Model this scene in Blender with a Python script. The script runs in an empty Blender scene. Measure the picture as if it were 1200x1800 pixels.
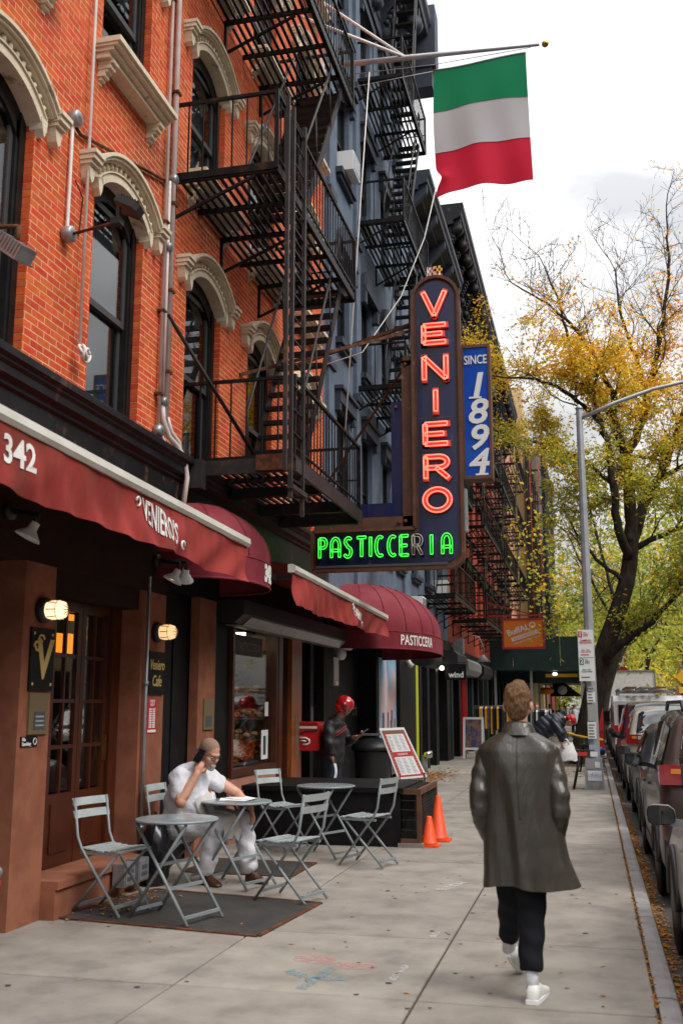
import bpy, bmesh, math, random
from mathutils import Vector, Matrix, Euler
random.seed(7)
PI = math.pi
R = math.radians
SC = bpy.context.scene
COL = SC.collection

# ------------------------------------------------------------------ camera
cam_d = bpy.data.cameras.new('camera')
cam = bpy.data.objects.new('camera', cam_d)
COL.objects.link(cam)
SC.camera = cam
cam.location = (0, 0, 1.70)
cam.rotation_euler = (R(90 + 10.6965), 0, R(13.5064))
cam_d.sensor_fit = 'VERTICAL'
cam_d.sensor_height = 36.0
cam_d.lens = 36.0
cam_d.clip_start = 0.05
cam_d.clip_end = 2000
cam_d.dof.use_dof = True
cam_d.dof.focus_distance = 15.0
cam_d.dof.aperture_fstop = 2.6

# ------------------------------------------------------------------ daylight
SUN_EL, SUN_AZ = 48.0, 112.0            # azimuth clockwise from +Y
W = bpy.data.worlds.new('World')
SC.world = W
W.use_nodes = True
nt = W.node_tree
nt.nodes.clear()
def wn(t, **k):
    n = nt.nodes.new(t)
    for a, b in k.items():
        setattr(n, a, b)
    return n
w_out = wn('ShaderNodeOutputWorld')
w_bg = wn('ShaderNodeBackground')
w_bg.inputs['Strength'].default_value = 1.0
sky = wn('ShaderNodeTexSky')
sky.sky_type = 'NISHITA'
sky.sun_disc = False
sky.sun_elevation = R(SUN_EL)
sky.sun_rotation = R(SUN_AZ)
sky.altitude = 20
skyk = wn('ShaderNodeVectorMath', operation='SCALE')
skyk.inputs['Scale'].default_value = 0.14       # the sky's own strength
tc = wn('ShaderNodeTexCoord')
sep = wn('ShaderNodeSeparateXYZ')
mp = wn('ShaderNodeMapping')
mp.inputs['Scale'].default_value = (1.0, 1.0, 2.2)
mp.inputs['Location'].default_value = (1.3, 0.45, 0.2)
n1 = wn('ShaderNodeTexNoise')
n1.inputs['Scale'].default_value = 2.3
n1.inputs['Detail'].default_value = 9
n1.inputs['Roughness'].default_value = 0.52
n1.inputs['Distortion'].default_value = 0.35
ramp = wn('ShaderNodeValToRGB')              # cloud cover: hardly any gap
ramp.color_ramp.elements[0].position = 0.30
ramp.color_ramp.elements[0].color = (0, 0, 0, 1)
ramp.color_ramp.elements[1].position = 0.385
ramp.color_ramp.elements[1].color = (1, 1, 1, 1)
n2 = wn('ShaderNodeTexNoise')
n2.inputs['Scale'].default_value = 3.1
n2.inputs['Detail'].default_value = 7
n2.inputs['Roughness'].default_value = 0.5
ramp2 = wn('ShaderNodeValToRGB')             # cloud brightness
ramp2.color_ramp.elements[0].position = 0.40
ramp2.color_ramp.elements[0].color = (0.42, 0.43, 0.45, 1)
ramp2.color_ramp.elements[1].position = 0.66
ramp2.color_ramp.elements[1].color = (1.0, 0.99, 0.98, 1)
zr = wn('ShaderNodeMapRange')                # an overcast deck is brighter overhead
zr.inputs['From Min'].default_value = 0.0
zr.inputs['From Max'].default_value = 1.0
zr.inputs['To Min'].default_value = 0.38
zr.inputs['To Max'].default_value = 3.1
cl = wn('ShaderNodeVectorMath', operation='SCALE')
mixw = wn('ShaderNodeMix', data_type='RGBA')
L = nt.links.new
L(tc.outputs['Generated'], mp.inputs['Vector'])
L(tc.outputs['Generated'], sep.inputs['Vector'])
L(mp.outputs['Vector'], n1.inputs['Vector'])
L(mp.outputs['Vector'], n2.inputs['Vector'])
L(n1.outputs['Fac'], ramp.inputs['Fac'])
L(n2.outputs['Fac'], ramp2.inputs['Fac'])
zc = wn('ShaderNodeMath', operation='MAXIMUM')
zc.inputs[1].default_value = 0.0
zp = wn('ShaderNodeMath', operation='POWER')
zp.inputs[1].default_value = 1.5
L(sep.outputs['Z'], zc.inputs[0])
L(zc.outputs[0], zp.inputs[0])
L(zp.outputs[0], zr.inputs['Value'])
L(ramp2.outputs['Color'], cl.inputs[0])
L(zr.outputs['Result'], cl.inputs['Scale'])
L(sky.outputs['Color'], skyk.inputs[0])
L(ramp.outputs['Color'], mixw.inputs['Factor'])
L(skyk.outputs['Vector'], mixw.inputs['A'])
L(cl.outputs['Vector'], mixw.inputs['B'])
L(mixw.outputs['Result'], w_bg.inputs['Color'])
L(w_bg.outputs['Background'], w_out.inputs['Surface'])

sun_d = bpy.data.lights.new('sun', 'SUN')
sun = bpy.data.objects.new('sun', sun_d)
COL.objects.link(sun)
sun_d.energy = 1.4
sun_d.angle = R(28)
sun_d.color = (1.0, 0.965, 0.91)
sd = Vector((math.sin(R(SUN_AZ)) * math.cos(R(SUN_EL)), math.cos(R(SUN_AZ)) * math.cos(R(SUN_EL)), math.sin(R(SUN_EL))))
sun.rotation_euler = (-sd).to_track_quat('-Z', 'Y').to_euler()

SC.view_settings.view_transform = 'Standard'
SC.view_settings.look = 'None'
SC.view_settings.gamma = 1.0
SC.view_settings.exposure = 0.7
SC.view_settings.use_curve_mapping = False
SC.render.engine = 'CYCLES'
SC.cycles.use_denoising = True
SC.cycles.max_bounces = 6
SC.cycles.diffuse_bounces = 3
SC.cycles.glossy_bounces = 3
SC.cycles.transparent_max_bounces = 12
SC.cycles.sample_clamp_indirect = 6

# ------------------------------------------------------------------ lettering, made while the scene is still empty
def text_data(s, size=1.0, ext=0.004, off=0.0, shear=0.0, space=1.0, align='CENTER', line=1.0):
    cu = bpy.data.curves.new('lettering', 'FONT')
    cu.body = s
    cu.size = size
    cu.extrude = ext
    cu.offset = off
    cu.shear = shear
    cu.space_character = space
    cu.space_line = line
    cu.align_x = align
    cu.align_y = 'CENTER'
    cu.resolution_u = 3
    o = bpy.data.objects.new('lettering', cu)
    COL.objects.link(o)
    dg = bpy.context.evaluated_depsgraph_get()
    me = bpy.data.meshes.new_from_object(o.evaluated_get(dg))
    v = [tuple(p.co) for p in me.vertices]
    f = [tuple(p.vertices) for p in me.polygons]
    bpy.data.objects.remove(o)
    bpy.data.curves.remove(cu)
    bpy.data.meshes.remove(me)
    return v, f
TXT = {}
def pre(key, *a, **k):
    TXT[key] = text_data(*a, **k)
pre('342', '342', 1, 0.01, 0.022)
pre('342o', '342', 1, 0.01, 0.05)
pre('since', 'SINCE', 1, 0.004, 0.012)
for _c in '1894':
    pre('n' + _c, _c, 1, 0.006, 0.020, 0.18)
pre('past', 'PASTICCERIA', 1, 0.006, 0.012, 0, 1.04)
pre('logo3', "VENIERO'S", 1, 0.002, 0.014, 0, 1.02)
pre('V', 'V', 1, 0.004, 0.03, 0.1)
pre('cafe1', 'Veniero', 1, 0.004, 0.01, 0.25)
pre('cafe2', 'Cafe', 1, 0.004, 0.01, 0.25)
pre('notice', 'NEED\nHELP', 1, 0.002, 0.01, 0, 1, 'CENTER', 0.85)
pre('nosm', 'No\nSmoking', 1, 0.002, 0.02, 0, 1, 'LEFT', 0.9)
pre('buffalo', 'BuffALO', 1, 0.004, 0.02, 0.0, 1.0)
pre('exchange', 'EXCHANGE', 1, 0.004, 0.02, 0, 1.25)
pre('bufsub', 'New & Recycled Fashion', 1, 0.003, 0.0, 0.3, 0.95)
pre('wind', 'wind', 1, 0.003, 0.02)
pre('one', '1', 1, 0.002, 0.03)
pre('two', '2', 1, 0.002, 0.03)
pre('hour', 'Hour\nmetered\nparking', 1, 0.002, 0, 0, 1, 'LEFT', 0.85)
pre('comm', 'COMMERCIAL\nVEHICLES ONLY', 1, 0.002, 0.008, 0, 0.9, 'CENTER', 0.9)
pre('days', '8am - 7pm\nexcept Sunday', 1, 0.002, 0, 0, 1, 'CENTER', 0.9)
pre('menu', 'DESSERTS', 1, 0.002, 0.01)
pre('fdny', 'REC\nTOR', 1, 0.002, 0.02)
pre('cap', 'EAT\nHERE', 1, 0.002, 0.02)

# ------------------------------------------------------------------ materials
MATS = {}
def mat(name, col, rough=0.6, metal=0.0, col2=None, ns=4.0, lo=0.40, hi=0.62, bump=0.0, bs=60.0, rand=0.0, spec=0.5,
        emit=0.0, coat=0.0, isl=False, detail=6, trans=0.0, col3=None, ns3=1.0, lo3=0.55, hi3=0.7, stretch=None, rough2=None):
    m = bpy.data.materials.new(name)
    m.use_nodes = True
    t = m.node_tree
    b = t.nodes['Principled BSDF']
    b.inputs['Base Color'].default_value = (*col, 1)
    b.inputs['Roughness'].default_value = rough
    b.inputs['Metallic'].default_value = metal
    b.inputs['Specular IOR Level'].default_value = min(spec, 0.22) if rough > 0.65 else spec
    b.inputs['Coat Weight'].default_value = coat
    if coat:
        b.inputs['Coat Roughness'].default_value = 0.04
    if trans:
        b.inputs['Transmission Weight'].default_value = trans
    lk = t.links.new
    geo = t.nodes.new('ShaderNodeNewGeometry')
    vec = geo.outputs['Position']
    if stretch:
        mm = t.nodes.new('ShaderNodeMapping')
        mm.inputs['Scale'].default_value = stretch
        lk(vec, mm.inputs['Vector'])
        vec = mm.outputs['Vector']
    out = None
    def noise(sc, det=detail):
        n = t.nodes.new('ShaderNodeTexNoise')
        n.inputs['Scale'].default_value = sc
        n.inputs['Detail'].default_value = det
        n.inputs['Roughness'].default_value = 0.6
        lk(vec, n.inputs['Vector'])
        return n
    def ramped(src, a, c):
        r = t.nodes.new('ShaderNodeMapRange')
        r.inputs['From Min'].default_value = a
        r.inputs['From Max'].default_value = c
        lk(src, r.inputs['Value'])
        return r.outputs['Result']
    def mixc(fac, a, c):
        x = t.nodes.new('ShaderNodeMix')
        x.data_type = 'RGBA'
        lk(fac, x.inputs['Factor'])
        if isinstance(a, tuple):
            x.inputs['A'].default_value = (*a, 1)
        else:
            lk(a, x.inputs['A'])
        x.inputs['B'].default_value = (*c, 1)
        return x.outputs['Result']
    if col2:
        fac = ramped(noise(ns).outputs['Fac'], lo, hi)
        out = mixc(fac, col, col2)
        if rough2 is not None:
            rr = t.nodes.new('ShaderNodeMapRange')
            rr.inputs['To Min'].default_value = rough
            rr.inputs['To Max'].default_value = rough2
            lk(fac, rr.inputs['Value'])
            lk(rr.outputs['Result'], b.inputs['Roughness'])
    if col3:
        out = mixc(ramped(noise(ns3).outputs['Fac'], lo3, hi3), out if out else col, col3)
    if rand or isl:
        oi = t.nodes.new('ShaderNodeObjectInfo')
        src = oi.outputs['Random']
        if isl:
            ad = t.nodes.new('ShaderNodeMath')
            ad.operation = 'ADD'
            lk(oi.outputs['Random'], ad.inputs[0])
            lk(geo.outputs['Random Per Island'], ad.inputs[1])
            fr = t.nodes.new('ShaderNodeMath')
            fr.operation = 'FRACT'
            lk(ad.outputs[0], fr.inputs[0])
            src = fr.outputs[0]
        hs = t.nodes.new('ShaderNodeHueSaturation')
        mr = t.nodes.new('ShaderNodeMapRange')
        mr.inputs['To Min'].default_value = 1 - rand
        mr.inputs['To Max'].default_value = 1 + rand
        lk(src, mr.inputs['Value'])
        lk(mr.outputs['Result'], hs.inputs['Value'])
        m2 = t.nodes.new('ShaderNodeMath')
        m2.operation = 'MULTIPLY'
        m2.inputs[1].default_value = 7.31
        lk(src, m2.inputs[0])
        f2 = t.nodes.new('ShaderNodeMath')
        f2.operation = 'FRACT'
        lk(m2.outputs[0], f2.inputs[0])
        mh = t.nodes.new('ShaderNodeMapRange')
        mh.inputs['To Min'].default_value = 0.5 - rand * 0.05
        mh.inputs['To Max'].default_value = 0.5 + rand * 0.05
        lk(f2.outputs[0], mh.inputs['Value'])
        lk(mh.outputs['Result'], hs.inputs['Hue'])
        if out:
            lk(out, hs.inputs['Color'])
        else:
            hs.inputs['Color'].default_value = (*col, 1)
        out = hs.outputs['Color']
    if out:
        lk(out, b.inputs['Base Color'])
    if emit:
        b.inputs['Emission Strength'].default_value = emit
        b.inputs['Emission Color'].default_value = (*col, 1)
    if bump:
        bp = t.nodes.new('ShaderNodeBump')
        bp.inputs['Strength'].default_value = bump
        bp.inputs['Distance'].default_value = 0.02
        lk(noise(bs, 4).outputs['Fac'], bp.inputs['Height'])
        lk(bp.outputs['Normal'], b.inputs['Normal'])
    MATS[name] = m
    return m

def glass_mat(name, tint=(0.9, 0.93, 0.93), refl=0.10):
    m = bpy.data.materials.new(name)
    m.use_nodes = True
    t = m.node_tree
    t.nodes.clear()
    o = t.nodes.new('ShaderNodeOutputMaterial')
    mx = t.nodes.new('ShaderNodeMixShader')
    tr = t.nodes.new('ShaderNodeBsdfTransparent')
    tr.inputs['Color'].default_value = (*tint, 1)
    gl = t.nodes.new('ShaderNodeBsdfGlossy')
    gl.inputs['Roughness'].default_value = 0.02
    fr = t.nodes.new('ShaderNodeFresnel')
    ge = t.nodes.new('ShaderNodeNewGeometry')        # a pane's back face must not act as total internal reflection
    io = t.nodes.new('ShaderNodeMapRange')
    io.inputs['To Min'].default_value = 1.5
    io.inputs['To Max'].default_value = 1 / 1.5
    t.links.new(ge.outputs['Backfacing'], io.inputs['Value'])
    t.links.new(io.outputs['Result'], fr.inputs['IOR'])
    ad = t.nodes.new('ShaderNodeMath')
    ad.operation = 'MAXIMUM'
    ad.inputs[1].default_value = refl
    t.links.new(fr.outputs[0], ad.inputs[0])
    t.links.new(ad.outputs[0], mx.inputs[0])
    t.links.new(tr.outputs[0], mx.inputs[1])
    t.links.new(gl.outputs[0], mx.inputs[2])
    t.links.new(mx.outputs[0], o.inputs['Surface'])
    MATS[name] = m
    return m

mat('brick', (0.56, 0.070, 0.016), 0.85, col2=(0.60, 0.115, 0.034), ns=14, rand=0.15, isl=True, bump=0.25, bs=90,
    col3=(0.22, 0.062, 0.032), ns3=0.55, lo3=0.56, hi3=0.78)
mat('mortar', (0.82, 0.54, 0.35), 0.95, col2=(0.70, 0.43, 0.26), ns=8, bump=0.2, bs=120)
mat('brick_side', (0.17, 0.032, 0.014), 0.85, col2=(0.24, 0.05, 0.022), ns=10, rand=0.25, isl=True)
mat('cream_stone', (0.70, 0.62, 0.46), 0.7, col2=(0.58, 0.50, 0.36), ns=7, lo=0.35, hi=0.7, bump=0.3, bs=50, col3=(0.16, 0.11, 0.06), ns3=5, lo3=0.60, hi3=0.72)
mat('black_iron', (0.005, 0.0047, 0.0047), 0.5, spec=0.18, col2=(0.012, 0.0105, 0.010), ns=6, bump=0.15, bs=40, col3=(0.06, 0.024, 0.012), ns3=3.5, lo3=0.62, hi3=0.74)
mat('grey_iron', (0.022, 0.021, 0.022), 0.5, spec=0.22, col2=(0.036, 0.033, 0.032), ns=5, col3=(0.16, 0.062, 0.026), ns3=3.0, lo3=0.60, hi3=0.72)
mat('rust_iron', (0.055, 0.022, 0.012), 0.7, col2=(0.14, 0.05, 0.02), ns=9)
mat('black_paint', (0.0045, 0.0045, 0.005), 0.55, col2=(0.010, 0.0095, 0.0095), ns=5, bump=0.1, bs=30, spec=0.16)
mat('black_cornice', (0.006, 0.0065, 0.0085), 0.5, spec=0.2, col2=(0.012, 0.012, 0.014), ns=4, col3=(0.11, 0.06, 0.04), ns3=6, lo3=0.6, hi3=0.75)
mat('window_black', (0.007, 0.0065, 0.0065), 0.45, spec=0.22, col2=(0.014, 0.013, 0.013), ns=7)
mat('sash_grey', (0.045, 0.045, 0.045), 0.5)
mat('pane', (0.006, 0.008, 0.010), 0.03, spec=0.9, coat=0.5)
mat('pane_far', (0.02, 0.024, 0.03), 0.06, spec=0.8)
glass_mat('glass', (0.94, 0.95, 0.95), 0.06)
glass_mat('glass_window', (0.60, 0.64, 0.66), 0.16)
mat('blind', (0.34, 0.35, 0.34), 0.7)
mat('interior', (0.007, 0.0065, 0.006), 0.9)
mat('brownstone', (0.30, 0.115, 0.066), 0.88, col2=(0.225, 0.082, 0.046), ns=3.5, bump=0.25, bs=160, col3=(0.075, 0.028, 0.018), ns3=0.9, lo3=0.55, hi3=0.8)
mat('dark_stucco', (0.034, 0.013, 0.008), 0.9, col2=(0.021, 0.0085, 0.006), ns=2.5, bump=0.2, bs=120)
mat('pink_stone', (0.42, 0.20, 0.14), 0.7, col2=(0.36, 0.16, 0.11), ns=5)
mat('door_wood', (0.050, 0.011, 0.004), 0.32, col2=(0.085, 0.020, 0.007), ns=5, stretch=(9, 9, 0.9), bump=0.1, bs=30)
mat('orange_wood', (0.30, 0.085, 0.018), 0.3, col2=(0.20, 0.05, 0.012), ns=5, stretch=(10, 10, 0.8))
mat('brass', (0.45, 0.30, 0.09), 0.35, 1.0, col2=(0.30, 0.20, 0.07), ns=20)
mat('gold_paint', (0.55, 0.40, 0.13), 0.5)
mat('plaque_brown', (0.15, 0.105, 0.055), 0.45)
mat('slate', (0.06, 0.065, 0.075), 0.5)
mat('white_paint', (0.78, 0.77, 0.74), 0.5, col2=(0.66, 0.64, 0.60), ns=6)
mat('pipe_paint', (0.62, 0.55, 0.52), 0.55, col2=(0.50, 0.40, 0.35), ns=5, lo=0.45, hi=0.7)
mat('galv', (0.36, 0.37, 0.38), 0.4, 0.6, col2=(0.28, 0.29, 0.30), ns=8)
mat('red_paint', (0.50, 0.012, 0.016), 0.4)
mat('awning_red', (0.33, 0.043, 0.036), 0.85, col2=(0.22, 0.027, 0.023), ns=2.2, bump=0.15, bs=220, col3=(0.15, 0.045, 0.025), ns3=1.6, lo3=0.50, hi3=0.75, stretch=(1.5, 1.5, 0.8))
mat('dome_red', (0.175, 0.017, 0.027), 0.75, col2=(0.215, 0.033, 0.045), ns=2.0, bump=0.1, bs=220, col3=(0.42, 0.17, 0.19), ns3=22, lo3=0.70, hi3=0.76)
mat('awning_bar', (0.62, 0.60, 0.54), 0.45, col2=(0.50, 0.48, 0.42), ns=5, stretch=(1, 0.4, 1))
mat('blue_enamel', (0.006, 0.011, 0.070), 0.30, col2=(0.014, 0.018, 0.055), ns=2.4, lo=0.42, hi=0.7, coat=0.2, stretch=(2.5, 2.5, 0.8), col3=(0.10, 0.12, 0.19), ns3=3.2, lo3=0.62, hi3=0.82)
mat('blue_panel', (0.005, 0.058, 0.38), 0.45, spec=0.15, col2=(0.012, 0.085, 0.42), ns=2.0)
mat('sign_rust', (0.115, 0.042, 0.018), 0.6, col2=(0.075, 0.028, 0.014), ns=6, col3=(0.22, 0.11, 0.05), ns3=8, lo3=0.62, hi3=0.72)
mat('neon_red', (1.0, 0.19, 0.12), 0.3, emit=1.10)
mat('neon_core', (1.0, 0.50, 0.40), 0.3, emit=1.35)
mat('neon_tray', (0.80, 0.085, 0.055), 0.5)
mat('neon_green', (0.05, 1.0, 0.07), 0.3, emit=0.62)
mat('neon_off', (0.42, 0.40, 0.32), 0.4)
mat('pale_sign', (0.72, 0.72, 0.70), 0.5)
mat('flag_green', (0.012, 0.225, 0.095), 0.85, bump=0.1, bs=300)
mat('flag_white', (0.52, 0.51, 0.52), 0.85, bump=0.1, bs=300)
mat('flag_red', (0.62, 0.022, 0.055), 0.85, bump=0.1, bs=300)
mat('concrete', (0.312, 0.279, 0.242), 0.9, col2=(0.215, 0.190, 0.163), ns=2.6, detail=12, lo=0.34, hi=0.66, bump=0.3, bs=130, rand=0.11, col3=(0.19, 0.172, 0.155), ns3=2.6, lo3=0.54, hi3=0.80)
mat('joint', (0.065, 0.052, 0.042), 0.95)
mat('kerb', (0.29, 0.275, 0.27), 0.85, col2=(0.225, 0.21, 0.205), ns=5, bump=0.3, bs=90, rand=0.08)
mat('asphalt', (0.055, 0.054, 0.054), 0.92, col2=(0.075, 0.073, 0.07), ns=3, bump=0.4, bs=150)
mat('mat_rubber', (0.050, 0.046, 0.045), 0.8, col2=(0.075, 0.068, 0.064), ns=2.5)
mat('leaf_litter', (0.44, 0.20, 0.03), 0.8, col2=(0.30, 0.13, 0.03), ns=9, rand=0.4, isl=True)
mat('blue_brick', (0.125, 0.16, 0.215), 0.8, col2=(0.10, 0.128, 0.175), ns=3, bump=0.35, bs=26, col3=(0.085, 0.11, 0.155), ns3=1.2, lo3=0.55, hi3=0.75)
mat('blue_dark', (0.026, 0.034, 0.052), 0.65, col2=(0.036, 0.045, 0.066), ns=4, bump=0.15, bs=30)
mat('far_red', (0.33, 0.052, 0.022), 0.85, col2=(0.25, 0.04, 0.02), ns=3, bump=0.3, bs=30)
mat('peach', (0.50, 0.27, 0.18), 0.8)
mat('cream_brick', (0.58, 0.44, 0.24), 0.85, col2=(0.48, 0.35, 0.18), ns=0.4, bump=0.2, bs=8)
mat('netting', (0.016, 0.016, 0.020), 0.9, col2=(0.028, 0.026, 0.03), ns=1.0)
mat('far_brown', (0.20, 0.085, 0.05), 0.85, col2=(0.15, 0.06, 0.038), ns=0.8)
mat('shed_green', (0.008, 0.021, 0.020), 0.6, spec=0.25, col2=(0.012, 0.028, 0.026), ns=2)
mat('chair_grey', (0.235, 0.265, 0.275), 0.42, col2=(0.20, 0.225, 0.235), ns=9)
mat('chair_slat', (0.40, 0.445, 0.445), 0.45, col2=(0.33, 0.37, 0.375), ns=9)
mat('table_top', (0.20, 0.235, 0.25), 0.22, col2=(0.24, 0.275, 0.285), ns=4)
mat('cone_orange', (0.86, 0.085, 0.012), 0.5, col2=(0.70, 0.065, 0.012), ns=9)
mat('skin', (0.56, 0.31, 0.215), 0.55, col2=(0.50, 0.24, 0.155), ns=9)
mat('skin_dark', (0.30, 0.135, 0.075), 0.55)
mat('hair_fair', (0.10, 0.048, 0.022), 0.7, col2=(0.27, 0.15, 0.075), ns=95, lo=0.38, hi=0.64, bump=1.0, bs=150, stretch=(1, 1, 0.35))
mat('hair_grey', (0.27, 0.17, 0.125), 0.85, bump=0.3, bs=200)
mat('beard_grey', (0.46, 0.41, 0.38), 0.85, bump=0.4, bs=200)
mat('coat_leather', (0.031, 0.027, 0.020), 0.31, spec=0.55, col2=(0.042, 0.037, 0.028), ns=3.0, bump=0.45, bs=17, stretch=(1, 1, 0.33))
mat('black_cloth', (0.006, 0.007, 0.010), 0.85, bump=0.1, bs=120)
mat('white_cloth', (0.66, 0.66, 0.70), 0.85, col2=(0.57, 0.57, 0.61), ns=6, bump=0.7, bs=13)
mat('apron_cloth', (0.60, 0.58, 0.55), 0.85, col2=(0.50, 0.48, 0.45), ns=6, bump=0.2, bs=24)
mat('white_shoe', (0.66, 0.66, 0.62), 0.6)
mat('brown_shoe', (0.060, 0.020, 0.012), 0.35)
mat('rubber', (0.015, 0.015, 0.015), 0.75)
mat('phone_black', (0.008, 0.008, 0.010), 0.2)
mat('paper', (0.78, 0.78, 0.77), 0.7)
mat('white_plastic', (0.76, 0.76, 0.75), 0.45)
mat('bark', (0.052, 0.042, 0.032), 0.95, col2=(0.024, 0.018, 0.013), ns=9, bump=0.6, bs=24, stretch=(1, 1, 0.35))
mat('twig', (0.060, 0.048, 0.042), 0.9)
mat('leaf_orange', (0.86, 0.40, 0.03), 0.6, rand=0.30, isl=True)
mat('leaf_yellow', (0.84, 0.58, 0.05), 0.6, rand=0.30, isl=True)
mat('leaf_lime', (0.42, 0.45, 0.055), 0.6, rand=0.35, isl=True)
mat('leaf_green', (0.27, 0.33, 0.055), 0.6, rand=0.35, isl=True)
mat('car_brown', (0.085, 0.066, 0.058), 0.32, 0.55, coat=0.35)
mat('car_silver', (0.36, 0.36, 0.36), 0.32, 0.6, coat=0.35)
mat('car_dark', (0.032, 0.033, 0.036), 0.3, 0.4, coat=0.35)
mat('car_beige', (0.46, 0.44, 0.39), 0.32, 0.3, coat=0.35)
mat('car_purple', (0.085, 0.022, 0.045), 0.3, 0.4, coat=0.35)
mat('car_white', (0.62, 0.62, 0.60), 0.4, coat=0.5)
mat('car_glass', (0.008, 0.010, 0.012), 0.03, spec=0.9, coat=0.6)
mat('plastic_black', (0.013, 0.013, 0.014), 0.5)
mat('tail_red', (0.52, 0.010, 0.014), 0.15, coat=1.0)
mat('tail_lens', (0.26, 0.004, 0.006), 0.12, coat=0.6)
mat('tail_amber', (0.60, 0.20, 0.02), 0.2, coat=0.5)
mat('chrome', (0.6, 0.6, 0.6), 0.15, 1.0)
mat('pole_silver', (0.42, 0.44, 0.46), 0.42, 0.35, col2=(0.34, 0.36, 0.38), ns=4)
mat('sign_white', (0.74, 0.75, 0.74), 0.5)
mat('sign_green', (0.01, 0.15, 0.075), 0.5)
mat('sign_orange', (0.85, 0.21, 0.008), 0.5)
mat('sign_yellow', (0.80, 0.42, 0.01), 0.5)
mat('yellow_green', (0.42, 0.45, 0.012), 0.5)
mat('lamp_warm', (1.0, 0.62, 0.30), 0.3, emit=0.62)
mat('lamp_hot', (1.0, 0.74, 0.44), 0.3, emit=0.95)
mat('lamp_display', (1.0, 0.72, 0.42), 0.3, emit=5.0)
mat('lamp_amber', (1.0, 0.30, 0.02), 0.3, emit=0.9)
mat('lamp_white', (1.0, 0.93, 0.82), 0.3, emit=4)
mat('poster_sky', (0.22, 0.42, 0.60), 0.5, col2=(0.62, 0.42, 0.40), ns=0.9, lo=0.42, hi=0.58)
mat('poster_blue', (0.02, 0.045, 0.15), 0.5, col2=(0.30, 0.14, 0.05), ns=6)
mat('pastry', (0.58, 0.40, 0.19), 0.7, col2=(0.28, 0.15, 0.06), ns=14, rand=0.3, isl=True)
mat('flower_orange', (0.55, 0.12, 0.015), 0.7, rand=0.4, isl=True)
mat('leaf_dark', (0.05, 0.09, 0.03), 0.6, rand=0.3, isl=True)
mat('chalk_pink', (0.56, 0.27, 0.26), 0.95)
mat('chalk_blue', (0.24, 0.34, 0.37), 0.95)
mat('chalk_white', (0.56, 0.54, 0.51), 0.95)
mat('blue_tarp', (0.02, 0.10, 0.40), 0.5)
mat('jacket_dark', (0.012, 0.010, 0.012), 0.6, col2=(0.02, 0.016, 0.019), ns=8, bump=0.25, bs=22)
mat('puffer_navy', (0.012, 0.015, 0.028), 0.45)
mat('jeans', (0.020, 0.028, 0.045), 0.85)
def chalky(name):                                  # chalk is patchy: the slab shows through
    m = MATS[name]
    t = m.node_tree
    b = t.nodes['Principled BSDF']
    n = t.nodes.new('ShaderNodeTexNoise')
    n.inputs['Scale'].default_value = 24
    n.inputs['Detail'].default_value = 5
    g = t.nodes.new('ShaderNodeNewGeometry')
    r = t.nodes.new('ShaderNodeMapRange')
    r.inputs['From Min'].default_value = 0.40
    r.inputs['From Max'].default_value = 0.62
    r.inputs['To Max'].default_value = 0.62
    t.links.new(g.outputs['Position'], n.inputs['Vector'])
    t.links.new(n.outputs['Fac'], r.inputs['Value'])
    t.links.new(r.outputs['Result'], b.inputs['Alpha'])
for _n in ('chalk_pink', 'chalk_blue', 'chalk_white'):
    chalky(_n)
def see_through(name, alpha):
    MATS[name].node_tree.nodes['Principled BSDF'].inputs['Alpha'].default_value = alpha
see_through('netting', 0.80)

def leafy(name, f=0.5):                            # thin leaves let light through
    t = MATS[name].node_tree
    b = t.nodes['Principled BSDF']
    b.inputs['Specular IOR Level'].default_value = 0.2
    o = next(n for n in t.nodes if n.type == 'OUTPUT_MATERIAL')
    tr = t.nodes.new('ShaderNodeBsdfTranslucent')
    mx = t.nodes.new('ShaderNodeMixShader')
    mx.inputs[0].default_value = f
    if b.inputs['Base Color'].links:
        t.links.new(b.inputs['Base Color'].links[0].from_socket, tr.inputs['Color'])
    else:
        tr.inputs['Color'].default_value = b.inputs['Base Color'].default_value
    t.links.new(b.outputs[0], mx.inputs[1])
    t.links.new(tr.outputs[0], mx.inputs[2])
    t.links.new(mx.outputs[0], o.inputs['Surface'])
for _n in ('leaf_orange', 'leaf_yellow', 'leaf_lime', 'leaf_green'):
    leafy(_n)
for _n in ('flag_green', 'flag_white', 'flag_red'):
    leafy(_n, 0.35)

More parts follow.
